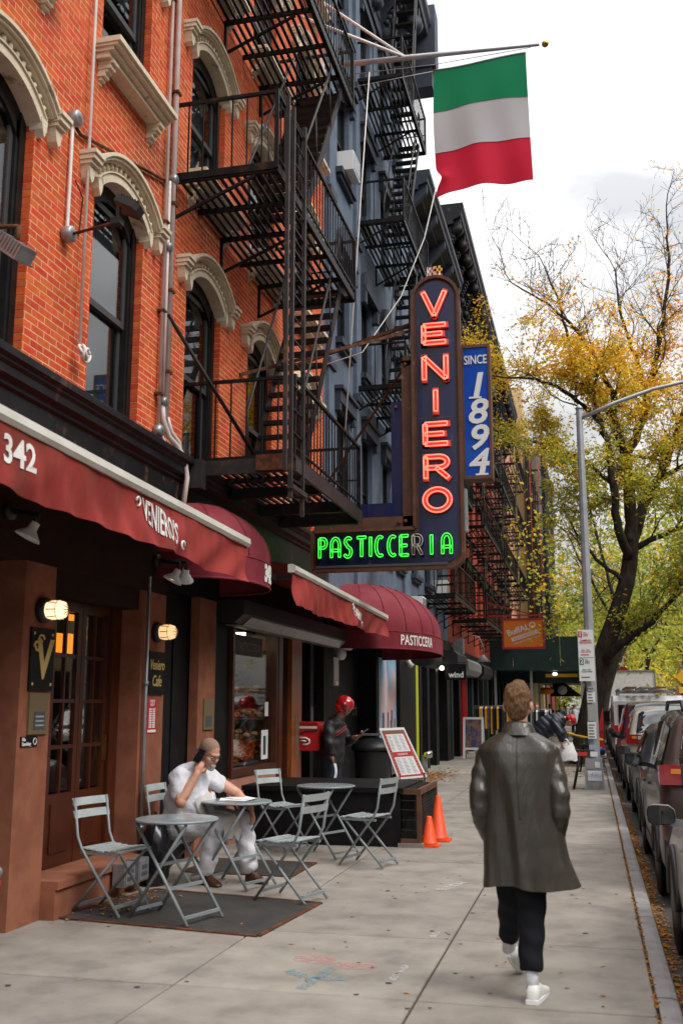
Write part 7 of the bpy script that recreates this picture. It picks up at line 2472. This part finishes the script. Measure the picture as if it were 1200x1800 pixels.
# ================================================================== TREES
def resample(pts, n):
    out = []
    for i in range(len(pts) - 1):
        for k in range(n):
            t = k / n
            p0, p1, p2, p3 = (Vector(pts[max(i - 1, 0)]), Vector(pts[i]), Vector(pts[i + 1]), Vector(pts[min(i + 2, len(pts) - 1)]))
            out.append(.5 * ((2 * p1) + (p2 - p0) * t + (2 * p0 - 5 * p1 + 4 * p2 - p3) * t * t + (3 * p1 - p0 - 3 * p2 + p3) * t ** 3))
    out.append(Vector(pts[-1]))
    return out
class Tree:
    def __init__(self, seed):
        self.r = random.Random(seed)
        self.limbs, self.twigs, self.leafpts = [], MB(), []
    def rv(self):
        r = self.r
        return Vector((r.gauss(0, 1), r.gauss(0, 1), r.gauss(0, 1)))
    def limb(self, name, pts, r0, r1, sub=4, n=9, start=.3, step=.42, blen=2.2, depth=2):
        P = resample(pts, sub)
        m = len(P)
        P = [p + self.rv() * .02 for p in P]
        rs = [lerp(r0, r1, (i / (m - 1)) ** .8) for i in range(m)]
        b = MB().tube(P, rs, n)
        self.limbs.append((name, b))
        L_ = 0
        nxt = 0
        tot = sum((P[i + 1] - P[i]).length for i in range(m - 1))
        for i in range(m - 1):
            s = (P[i + 1] - P[i]).length
            L_ += s
            if L_ / tot > start and L_ > nxt:
                nxt = L_ + step * self.r.uniform(.6, 1.4)
                self.branch(P[i], (P[i + 1] - P[i]).normalized(), rs[i] * .42, blen * self.r.uniform(.55, 1.15), depth)
        self.branch(P[-1], (P[-1] - P[-2]).normalized(), r1, blen, depth)
    def branch(self, p, d, r, l, depth):
        dr = (d * .75 + self.rv() * .62 + Vector((0, 0, .35))).normalized()
        k = 5
        P, Q = [p.copy()], [max(r, .008)]
        for i in range(k):
            dr = (dr + self.rv() * .20 + Vector((0, 0, .05))).normalized()
            P.append(P[-1] + dr * l / k)
            Q.append(max(.0045, lerp(r, .006, (i + 1) / k)))
        self.twigs.tube(P, Q, 4 if depth else 3, caps=False)
        if depth == 0:
            for i in range(1, k + 1):
                self.leafpts.append((P[i], dr))
            return
        for i in range(1, k + 1):
            for q in range(2 if depth == 1 else 1):
                if self.r.random() < (.9 if depth == 1 else .95):
                    self.branch(P[i], dr, Q[i] * .6, l * self.r.uniform(.38, .62), depth - 1)
def leaf_quads(mb, p, rnd, n, ll, lw, droop=.5, spread=.16, mi=0):
    for k in range(n):
        c = p + Vector((rnd.gauss(0, spread), rnd.gauss(0, spread), rnd.gauss(0, spread * .6) - .05))
        d = Vector((rnd.gauss(0, 1), rnd.gauss(0, 1), rnd.gauss(-droop, .5))).normalized()
        s = d.cross(Vector((rnd.gauss(0, 1), rnd.gauss(0, 1), rnd.gauss(0, 1)))).normalized()
        l, w = ll * rnd.uniform(.6, 1.2), lw * rnd.uniform(.6, 1.2)
        mb.add([c, c + d * l * .5 + s * w, c + d * l, c + d * l * .5 - s * w], [(0, 1, 2, 3)], mi)
T1 = thing('honey_locust_tree', 'big many-limbed tree with thinning yellow and orange leaves and a bare top at the kerb', 'tree', (0, 32.4, 0))
t = Tree(5)
tr_pts = [(-.42, 32.4, -.02), (-.36, 32.4, .25), (-.28, 32.4, .6), (.06, 32.4, 2.0), (.40, 32.4, 3.25), (.85, 32.4, 4.43), (1.24, 32.4, 5.64), (1.42, 32.4, 6.9)]
Pt = resample(tr_pts, 4)
rs_ = [lerp(.48, .33, min(1, i / 9)) if i < 9 else lerp(.33, .22, (i - 9) / (len(Pt) - 10)) for i in range(len(Pt))]
MB().tube(Pt, rs_, 18).build('trunk', 'bark', T1)
LIMBS = [
    ('limb', [(1.40, 32.4, 6.6), (1.42, 32.4, 8.0), (1.40, 32.5, 9.4), (1.75, 33, 10.2), (2.0, 33, 10.8), (2.2, 33, 11.6), (2.45, 33, 12.7), (2.78, 33, 14.0), (3.06, 33, 15.75), (3.05, 33, 17.0)], .22, .03),
    ('limb', [(1.40, 32.4, 9.0), (1.20, 31.6, 9.5), (1.06, 31.5, 10.3), (.97, 31.5, 11.2), (.63, 31.5, 12.15), (.16, 31.4, 13.1), (-.34, 31.3, 13.7), (-1.0, 31.2, 14.3), (-1.9, 31.1, 14.9)], .15, .02),
    ('limb', [(1.40, 32.4, 6.4), (1.87, 33.2, 7.96), (2.44, 33.5, 8.9), (2.87, 33.5, 9.9), (3.3, 33.6, 11.1), (3.8, 33.7, 12.6), (4.4, 33.8, 14.5)], .20, .03),
    ('limb', [(1.30, 32.2, 6.2), (.97, 31.4, 6.9), (.92, 31, 7.9), (.78, 31, 9.6), (.57, 31, 10.4), (.27, 30.9, 11.7), (-.20, 30.8, 12.8), (-.45, 30.7, 13.9), (-.85, 30.6, 15.1)], .16, .02),
    ('limb', [(.42, 32.3, 3.0), (.80, 31.7, 3.4), (1.27, 31.5, 3.76), (1.65, 31.4, 3.97), (1.95, 31.2, 4.25), (2.35, 31, 4.7), (2.9, 30.8, 5.7), (3.5, 30.6, 6.8)], .16, .03),
    ('limb', [(1.78, 33, 10.3), (2.15, 34, 11.6), (1.97, 34.1, 12.9), (1.66, 34.2, 14.1), (1.44, 34.3, 15.3), (1.42, 34.3, 16.4)], .12, .02),
    ('limb', [(.60, 31.5, 10.3), (-.2, 30.6, 10.9), (-1.0, 30.2, 11.3), (-1.9, 29.9, 11.4), (-2.7, 29.8, 11.5)], .09, .015),
    ('limb', [(.90, 31, 8.2), (.1, 31.2, 9.0), (-.8, 31.5, 9.6), (-1.7, 31.8, 9.9)], .08, .015),
    ('limb', [(1.2, 32.4, 5.4), (.5, 31.8, 5.9), (-.1, 31.4, 6.6), (-.6, 31.2, 7.5)], .09, .015),
    ('limb', [(2.4, 33.5, 8.8), (3.6, 33, 9.4), (4.6, 32.6, 10.2), (5.4, 32.4, 11.0)], .10, .02),
    ('limb', [(1.5, 32.6, 6.5), (2.6, 32.2, 6.9), (3.8, 31.8, 7.4), (4.8, 31.6, 8.2)], .11, .02),
]
for nm, pts, r0, r1 in LIMBS:
    t.limb(nm, pts, r0, r1, start=.22, step=.36, blen=2.0)
for nm, b in t.limbs:
    b.build(nm, 'bark', T1)
tag(t.twigs.build('twigs', 'twig', T1), kind='stuff')
rnd = random.Random(17)
crown = [MB(), MB(), MB(), MB()]
for p, d in t.leafpts:
    # top is bare, the middle yellow-orange, the low crown greener
    h = p.z + rnd.gauss(0, .7)
    dens = 1.0 if h < 11.5 else max(0, 1 - (h - 11.5) / 3.2)
    if p.x > 2.6: dens = max(dens, .16 if h < 15 else .04)
    if rnd.random() > dens * (.72 if p.x > 1.2 else .95 if math.sin(p.x * 2.3 + p.z * 1.7) + math.sin(p.y * 2.1 - p.z * 2.6) > -.4 else .12):
        continue
    g = h + rnd.gauss(0, 1.1) + p.x * .15
    k = 0 if g > 12.9 else 1 if g > 10.4 else 2 if g > 7.2 else 3
    if k == 3 and rnd.random() < .45: k = 2
    if k == 2 and rnd.random() < .30: k = 1
    leaf_quads(crown[k], p, rnd, 5, .135, .030, spread=.15)
for k, m in enumerate(('leaf_orange', 'leaf_yellow', 'leaf_lime', 'leaf_green')):
    if crown[k].f:
        tag(crown[k].build('crown', m, T1), kind='stuff')
def small_tree(label, x, y, h, w, seed, mats, lean=0.0, n=4200, ll=.34, z0=.42, group='street trees down the block'):
    T = thing('street_tree', label, 'tree', (x, y, 0), group=group)
    t = Tree(seed)
    r = t.r
    top = Vector((x + lean * .55, y, h * .40))
    MB().tube(resample([(x, y, -.05), (x + lean * .2, y, h * .2), tuple(top)], 3), [.27, .24, .22, .21, .20, .18, .16], 8).build('trunk', 'bark', T)
    for k in range(5):
        a = 2 * PI * k / 5 + r.uniform(0, 1)
        e = Vector((x + lean + math.cos(a) * w * .55, y + math.sin(a) * w * .55, h * r.uniform(.7, .95)))
        mid = top.lerp(e, .5) + Vector((0, 0, -.3))
        t.limb('limb', [tuple(top), tuple(mid), tuple(e)], .11, .03, start=.3, step=.9, blen=w * .5, depth=1)
    tw = t.twigs
    for nm, b in t.limbs:
        b.build(nm, 'twig', T)
    tag(tw.build('twigs', 'twig', T), kind='stuff')
    cs = [MB() for _ in mats]
    lumps = [(Vector((x + lean + r.gauss(0, w * .42), y + r.gauss(0, w * .42), h * r.uniform(z0, 1.0))), r.uniform(.5, 1.1) * w * .26, r.randrange(len(mats))) for _ in range(26)]
    for _ in range(n):
        c, s, k = r.choice(lumps)
        p = c + Vector((r.gauss(0, s), r.gauss(0, s), r.gauss(0, s * .6)))
        if r.random() < .25: k = r.randrange(len(mats))
        leaf_quads(cs[k], p, r, 2, ll, ll * .30, spread=.12)
    for k, b in enumerate(cs):
        if b.f:
            tag(b.build('crown', mats[k], T), kind='stuff')
G4 = ('leaf_yellow', 'leaf_lime', 'leaf_green')
small_tree('yellow-green street tree right behind the big tree', .2, 50, 12.5, 7.0, 31, ('leaf_lime', 'leaf_green', 'leaf_lime', 'leaf_yellow'), 2.6, n=2600, ll=.26, z0=.36)
small_tree('second street tree behind the big tree, leaning over the parked cars', .3, 66, 13, 8.0, 32, ('leaf_lime', 'leaf_green', 'leaf_green', 'leaf_yellow'), 3.2, n=2800, ll=.30, z0=.40)
small_tree('bright lime street tree above the white truck', 4.6, 120, 12, 8.0, 33, ('leaf_lime', 'leaf_yellow', 'leaf_lime'), 0, n=3000, ll=.42, z0=.26)
small_tree('forked dark-trunked street tree left of the yellow diamond sign', 3.6, 88, 14, 9.0, 34, ('leaf_lime', 'leaf_green', 'leaf_green'), 2.0, n=3000, ll=.34, z0=.52)
small_tree('dark-trunked street tree at the right edge behind the yellow sign', 6.8, 84, 14, 9.0, 35, ('leaf_lime', 'leaf_green', 'leaf_yellow'), .6, n=3000, ll=.34, z0=.52)
small_tree('dense green tree closing the far end of the street', 1.0, 150, 15, 10, 36, G4, 0, n=4200, ll=.5, z0=.16)
small_tree('yellow tree closing the far end of the street on the right', 9.5, 165, 16, 11, 37, G4, 0, n=4200, ll=.55, z0=.16)
small_tree('green tree seen through the shed opening at the far pavement end', -3.5, 140, 14, 9, 38, ('leaf_lime', 'leaf_green'), 0, n=3600, ll=.5, z0=.10)

# ================================================================== CARS
def car(name, label, cat, x0, y0, ln, wd, hb, ht, paint, prof, lights='tail', mirror=True, rails=False, seed=1, group='cars parked along the kerb', detail=True):
    """rear at y0, nose at y0+ln; x0 is the kerb-side flank.  prof: (t, hood/roof z, belt z, top half-width factor)"""
    zr = -.13
    xc = x0 + wd / 2
    C_ = thing(name, label, cat, (xc, y0 + ln / 2, zr), group=group)
    hw = wd / 2
    def at(t, col):
        for i in range(len(prof) - 1):
            if prof[i][0] <= t <= prof[i + 1][0]:
                q = (t - prof[i][0]) / (prof[i + 1][0] - prof[i][0])
                q = q * q * (3 - 2 * q)
                return lerp(prof[i][col], prof[i + 1][col], q)
        return prof[-1][col]
    def ring(t):
        top, belt, tw = at(t, 1), at(t, 2), at(t, 3)
        e = 1 - .07 * max(0, 1 - t / .05) ** 2 - .12 * max(0, (t - .92) / .08) ** 2
        w = hw * e
        zb = .26 + .10 * max(0, 1 - t / .05) + .06 * max(0, (t - .95) / .05)
        pts = [(.60 * w, zb), (.93 * w, zb + .01), (.985 * w, zb + .12), (w, .52), (.992 * w, .70), (.985 * w, belt - .10), (.955 * w, belt), (lerp(.955 * w, .97 * w * tw, .55) + .004, lerp(belt, top - .085, .55)), (w * tw * .97, top - .085), (w * tw * .88, top - .02), (w * tw * .5, top + .012), (0, top + .02)]
        return pts
    TS = [.12 * i / 26 for i in range(26)] + [.12 + .88 * i / 46 for i in range(47)]
    NT = len(TS) - 1
    def pt(t, k):
        R_ = ring(t)
        if k < len(R_):
            x, z = R_[k]
            return (xc - x, y0 + t * ln, zr + z)
        x, z = R_[2 * len(R_) - 2 - k]
        return (xc + x, y0 + t * ln, zr + z)
    n = 23
    b = MB()
    vs = [pt(TS[i], k) for i in range(NT + 1) for k in range(n)]
    fs = []
    for i in range(NT):
        for k in range(n - 1):
            fs.append((i * n + k, (i + 1) * n + k, (i + 1) * n + k + 1, i * n + k + 1))
    fs.append(tuple(range(n)))
    fs.append(tuple(NT * n + k for k in range(n))[::-1])
    b.add(vs, fs, 0, True)
    # wheel arches: cut by covering with dark discs set into the flank
    b.build('body', paint, C_)
    ta, tb_, tc_, td = [p[0] for p in prof if len(p) > 4 and p[4]][:4]
    # glass: side band between belt and roof, rear window, windscreen
    g = MB()
    for sgn in (0, 1):
        for a0, a1 in ((tb_ + .015, (ta + .03 + tc_) / 2 - .03), ((ta + .03 + tc_) / 2 - .012, tc_ + .01)):
            gg = MB()
            def fw(u, v):
                t_ = lerp(a0, a1, u)
                p, q = Vector(pt(t_, 6 if sgn == 0 else 16)), Vector(pt(t_, 8 if sgn == 0 else 14))
                return p.lerp(q, lerp(.10, .92, v)) + Vector((-.016 if sgn == 0 else .016, 0, 0))
            gg.grid(12, 1, fw)
            gg.build('side_window', 'car_glass', C_)
    def cross(tA, tB, k0, off, nm, za=.10, zb_=.93):
        gg = MB()
        def f(u, v):
            v = lerp(za, zb_, v)
            t_ = lerp(tA, tB, v)
            l, r_ = pt(t_, 8), pt(t_, 14)
            c = pt(t_, 11)
            s = math.sin(PI * u)
            x = lerp(l[0], r_[0], lerp(.06, .94, u))
            return (x, l[1] + off[0], lerp(l[2], c[2], s ** .5) + off[1])
        gg.grid(20, 20, f)
        return gg.build(nm, 'car_glass', C_)
    cross(ta - .0, tb_, 8, (-.085, .03), 'rear_window')
    cross(td, tc_, 8, (.03, .014), 'windscreen')
    # wheels
    for tw_ in (.185, .815):
        for sx in (-1, 1):
            x = xc + sx * (hw - .115)
            y = y0 + tw_ * ln
            w = MB().lathe([(.20, -.12), (.325, -.115), (.345, -.08), (.345, .08), (.325, .115), (.20, .12)], (x, y, zr + .345), 26, axis='X').build('wheel', 'rubber', C_)
            MB().lathe([(.001, -.10), (.05, -.11), (.06, -.09), (.19, -.10), (.215, -.118), (.22, -.10), (.22, .10), (.215, .118), (.19, .10), (.06, .09), (.05, .11), (.001, .10)], (x, y, zr + .345), 20, axis='X').build('rim', 'galv', w)
            ar = MB()
            ar.tube([(xc + sx * (hw + .004), y + .40 * math.cos(PI * i / 14), zr + .345 + .40 * math.sin(PI * i / 14)) for i in range(15)], .030, 6)
            ar.lathe([(.001, -.012), (.395, -.012), (.395, .012), (.001, .012)], (xc + sx * (hw - .004), y, zr + .345), 24, axis='X')
            ar.build('wheel_arch', 'plastic_black', C_)
    tr = MB().box(xc - hw * .99, xc + hw * .99, y0 + .24 * ln, y0 + .76 * ln, zr + .24, zr + .36)
    tr.build('sill_trim', 'plastic_black', C_)
    bp = MB()
    bp.grid(16, 3, lambda u, v: (xc + hw * .97 * math.cos(PI * (1 - u)) ** 1 , y0 - .03 - .05 * math.sin(PI * u) + .0, zr + lerp(.30, .60, v)))
    bp.grid(16, 3, lambda u, v: (xc + hw * .97 * math.cos(PI * (1 - u)), y0 + .06, zr + lerp(.30, .60, v)))
    bp.build('rear_bumper', 'plastic_black' if seed % 2 else paint, C_)
    for sx in (-1, 1):
        zl = at(.03, 2) + (.05 if at(.03, 2) > 1.1 else -.10)
        l = MB()
        X = xc + sx * hw * .945
        pr = [(0, -.095), (.0, .085), (-sx * .40, .08), (-sx * .42, -.06), (-sx * .30, -.095)]
        l.prism(pr, lambda u, v, d: (X + u, y0 + d, zr + zl + v), -.055, .10)
        l.prism([(0, -.095), (.0, .085), (.24, .06), (.20, -.085)], lambda u, v, d: (X + sx * (.030 + d), y0 - .05 + u, zr + zl + v), -.03, .012)
        lo = l.build('tail_light', 'tail_lens', C_)
        cuboid('clear_lens', 'blind', lo, X - sx * .17, X - sx * .35, y0 - .062, y0 - .054, zr + zl - .01, zr + zl + .055)
        cuboid('dark_gap', 'plastic_black', lo, X - sx * .155, X - sx * .172, y0 - .066, y0 - .05, zr + zl - .09, zr + zl + .082)
        cuboid('amber_lens', 'tail_amber', lo, X - sx * .06, X - sx * .15, y0 - .062, y0 - .054, zr + zl + .005, zr + zl + .05)
    cuboid('number_plate', 'sign_white', C_, xc - .16, xc + .16, y0 - .10, y0 - .085, zr + .62, zr + .76)
    for sx in (-1, 1):
        if not mirror: break
        zm = at(tc_, 2) + .11
        X, Y = xc + sx * (hw + .13), y0 + (tc_ + .05) * ln
        m = MB()
        oval = [(-.115, -.02), (-.105, .045), (-.06, .078), (.05, .082), (.10, .07), (.112, .02), (.108, -.05), (.07, -.078), (-.07, -.075), (-.105, -.055)]
        ri = [(1.0, -.045), (1.04, -.03), (1.02, .01), (.85, .055), (.5, .085), (.05, .095)]
        n_ = len(oval)
        oval = [(u * .84, v * .84) for u, v in oval]
        vs = [(X + sx * u * k, Y + d, zr + zm + v * k) for k, d in ri for u, v in oval]
        m.add(vs, [(i * n_ + q, i * n_ + (q + 1) % n_, (i + 1) * n_ + (q + 1) % n_, (i + 1) * n_ + q) for i in range(len(ri) - 1) for q in range(n_)], 0, True)
        m.bar((X - sx * .06, Y + .02, zr + zm - .05), (X - sx * .20, Y + .05, zr + zm - .07), .05, .05)
        mo = m.build('wing_mirror', paint if seed == 9 else 'plastic_black', C_)
        MB().prism([(sx * u * .93, v * .93) for u, v in oval], lambda u, v, d: (X + u, Y + d, zr + zm + v), -.044, -.036).build('mirror_glass', 'car_glass', mo)
    for sx in (-1, 1):
        for t_ in (.40, .62):
            zz = at(t_, 2) - .12
            cuboid('door_handle', paint, C_, xc + sx * (hw * .985), xc + sx * (hw * .985 + .03), y0 + t_ * ln - .09, y0 + t_ * ln + .09, zr + zz - .015, zr + zz + .015)
    if rails:
        for sx in (-1, 1):
            zt = at(.4, 1)
            x = xc + sx * hw * at(.4, 3) * .84
            MB().tube([(x, y0 + .10 * ln, zr + zt - .01), (x, y0 + .13 * ln, zr + zt + .075), (x, y0 + .55 * ln, zr + zt + .075), (x, y0 + .60 * ln, zr + zt - .01)], .022, 6).build('roof_rail', 'plastic_black', C_)
    return C_
SUV = [(0, 1.22, 1.10, .94), (.025, 1.34, 1.15, .93, 1), (.10, 1.74, 1.15, .82, 1), (.30, 1.80, 1.13, .81), (.50, 1.78, 1.10, .81, 1), (.72, 1.12, 1.06, .93, 1), (.86, 1.05, .98, .94), (.97, .90, .86, .95), (1, .74, .72, .95)]
SED = [(0, .96, .92, .93), (.10, 1.04, .97, .92, 1), (.28, 1.50, 1.00, .78, 1), (.42, 1.56, 1.00, .78), (.54, 1.52, .98, .79, 1), (.72, 1.00, .95, .93, 1), (.86, .94, .90, .94), (.97, .80, .78, .95), (1, .66, .64, .95)]
VAN = [(0, .98, .95, .95), (.02, 1.10, 1.02, .94, 1), (.09, 1.86, 1.08, .82, 1), (.30, 1.92, 1.06, .82), (.62, 1.88, 1.03, .82, 1), (.82, 1.10, 1.00, .93, 1), (.92, .98, .92, .94), (.98, .84, .8, .95), (1, .7, .68, .95)]
car('parked_car', 'silver parked car nearest the camera, only its front wing and mirror in view', 'car', .555, 4.95, 4.55, 1.80, 0, 0, 'car_silver', SED, seed=9)
car('parked_car', 'metallic brown parked estate with black roof rails and a big red tail light', 'car', .57, 10.3, 4.7, 1.88, 0, 0, 'car_brown', SUV, rails=True, seed=1)
car('parked_car', 'dark grey parked sedan in front of the metallic brown one', 'car', .62, 15.6, 4.7, 1.84, 0, 0, 'car_dark', SED, seed=3)
car('parked_car', 'pale beige parked SUV between the dark sedan and the purple minivan', 'car', .60, 20.9, 4.6, 1.86, 0, 0, 'car_beige', SUV, seed=2)
car('parked_car', 'purple parked minivan with a wide rear window', 'car', .62, 26.2, 5.0, 1.98, 0, 0, 'car_purple', VAN, seed=4)
car('parked_car', 'black parked car beyond the purple minivan', 'car', .62, 38.9, 4.6, 1.84, 0, 0, 'car_dark', SUV, seed=5)
car('parked_car', 'white parked car far down the kerb before the white truck', 'car', .62, 44.4, 4.6, 1.84, 0, 0, 'car_white', SED, seed=6)
car('parked_car', 'silver parked car farthest down the kerb', 'car', .62, 50.0, 4.6, 1.84, 0, 0, 'car_silver', SUV, seed=7)
car('moving_car', 'pale blue-grey car out in the roadway at the right edge', 'car', 3.6, 27.5, 4.6, 1.86, 0, 0, 'car_silver', SUV, seed=8, group='cars in the roadway')
# old white van with a roof rack
V = thing('cargo_van', 'boxy white cargo van with a ladder rack parked beyond the purple minivan', 'van', (1.6, 35, -.13))
z_ = -.13
b = MB()
b.prism([(32.2, .45), (32.2, 1.95), (32.5, 2.12), (36.2, 2.12), (36.9, 1.35), (37.8, 1.15), (37.9, .45)], lambda u, v, d: (d, u, v + z_), .62, 2.62)
b.build('body', 'car_white', V)
for x0, x1 in ((.75, 1.55), (1.69, 2.49)):
    cuboid('rear_window', 'car_glass', V, x0, x1, 32.17, 32.195, 1.3 + z_, 1.85 + z_)
cuboid('side_window', 'car_glass', V, .60, .616, 35.4, 36.3, 1.3 + z_, 1.85 + z_)
for x in (.66, 2.56):
    cuboid('tail_light', 'tail_red', V, x - .07, x + .07, 32.16, 32.195, .95 + z_, 1.25 + z_)
for y in (33.2, 37.0):
    for x in (.74, 2.5):
        w = MB().lathe([(.2, -.12), (.36, -.11), (.36, .11), (.2, .12)], (x, y, .36 + z_), 20, axis='X').build('wheel', 'rubber', V)
        MB().lathe([(.001, -.13), (.19, -.13), (.19, .13), (.001, .13)], (x, y, .36 + z_), 14, axis='X').build('rim', 'galv', w)
b = MB()
for x in (.8, 2.44):
    b.box(x - .03, x + .03, 32.4, 36.2, 2.28 + z_, 2.33 + z_)
for y in (32.6, 33.8, 35.0, 36.1):
    b.box(.8, 2.44, y - .03, y + .03, 2.22 + z_, 2.28 + z_)
    for x in (.8, 2.44):
        b.box(x - .02, x + .02, y - .02, y + .02, 2.12 + z_, 2.30 + z_)
b.build('roof_rack', 'galv', V)
for i in range(3):
    cuboid('plank', 'orange_wood' if i != 1 else 'blind', V, 1.0 + i * .42, 1.3 + i * .42, 32.0, 36.4, 2.335 + z_, 2.38 + z_)
MB().box(.36, .56, 36.3, 36.42, 1.3 + z_, 1.65 + z_).build('wing_mirror', 'plastic_black', V)
MB().box(.63, 2.6, 32.05, 32.19, .42 + z_, .62 + z_).build('rear_bumper', 'plastic_black', V)
TR = thing('box_truck', 'white box truck standing beyond the parked cars', 'truck', (2.0, 62, 0))
MB().box(.85, 3.35, 58, 65, 1.0, 3.55).build('cargo_box', 'white_paint', TR)
fr = MB()
for x in (.83, 3.31):
    fr.box(x, x + .06, 57.95, 58.02, 1.0, 3.56)
fr.box(.83, 3.37, 57.95, 58.02, 3.50, 3.57).box(.83, 3.37, 57.95, 58.02, .95, 1.03)
fr.build('box_frame', 'galv', TR)
MB().box(1.0, 3.2, 65.05, 67, .6, 2.4).build('cab', 'white_paint', TR)
for y in (59.5, 66):
    for x in (1.1, 3.1):
        MB().lathe([(.2, -.14), (.45, -.13), (.45, .13), (.2, .14)], (x, y, .32), 18, axis='X').build('wheel', 'rubber', TR)
cuboid('tail_light', 'tail_red', TR, .95, 1.2, 57.9, 57.97, .8, .92)
RB = thing('red_container', 'red container with white lettering at the kerb behind the big tree', 'container', (.75, 47, 0))
b = MB()
b.prism([(-.55, 0), (.55, 0), (.55, 1.75), (.42, 1.9), (-.42, 1.9), (-.55, 1.75)], lambda u, v, d: (.02 + u * .62, 39 + d, v), 0, .8)
b.build('body', 'red_paint', RB)
MB().text('fdny', lambda x, z, c: (.05 + x * .19, 38.99 - c, 1.42 + z * .22)).build('lettering', 'sign_white', RB)
MB().box(-.3, .34, 38.97, 38.995, .75, .80).build('seam', 'slate', RB)
t = thing('blue_tarp', 'crumpled blue bag lying at the kerb by the red container', 'bag', (.15, 36.5, 0))
b = MB()
b.grid(16, 10, lambda a, q: (.12 + .24 * math.cos(2 * PI * a) * math.sin(PI * q) * (1 + .15 * math.sin(a * 40)), 36.5 + .25 * math.sin(2 * PI * a) * math.sin(PI * q), .16 - .16 * math.cos(PI * q) + .02 * math.sin(a * 50 + q * 9)), wrap=True)
b.build('body', 'blue_tarp', t)
t = thing('cardboard', 'flattened pale boards lying on the pavement edge past the lamp post', 'board', (.1, 34.9, 0))
for k, (x, y, r_) in enumerate(((.12, 35.2, .3), (.06, 35.6, -.4))):
    o = cuboid('board', 'blind' if k else 'pink_stone', t, x - .28, x + .28, y - .2, y + .2, .01 + k * .04, .04 + k * .04)
t = thing('caution_tape', 'yellow tape tied round the foot of the big tree', 'tape', (-.2, 32.3, .75))
MB().tube([(-.27 + .55 * math.cos(2 * PI * i / 20), 32.4 + .55 * math.sin(2 * PI * i / 20), .78 - .10 * math.cos(2 * PI * i / 20)) for i in range(21)], .03, 5).build('band', 'sign_yellow', t)
# small far shop signs under the shed
t = thing('oval_sign', 'small orange oval shop sign lit under the sidewalk shed', 'sign', (-2.1, 56, 2.3))
MB().lathe([(.001, -.04), (.42, -.04), (.42, .04), (.001, .04)], (0, 0, 0), 20, axis='Y').build('plate', 'sign_orange', t, world=False)
t.location = (-2.35, 56, 2.45); t.scale = (1, 1, .45)
t = thing('shop_awning', 'small black pointed awning with a white roundel at the far end of the shed', 'awning', (-1.4, 60, 2.3))
MB().prism([(-2.3, 2.2), (-.5, 2.2), (-1.5, 3.0), (-2.1, 3.0)], lambda u, v, d: (u, 60 + d, v), 0, .6).build('cloth', 'black_paint', t)
MB().lathe([(.001, -.02), (.26, -.02), (.26, .02), (.001, .02)], (-1.6, 59.96, 2.55), 16, axis='Y').build('roundel', 'sign_white', t)
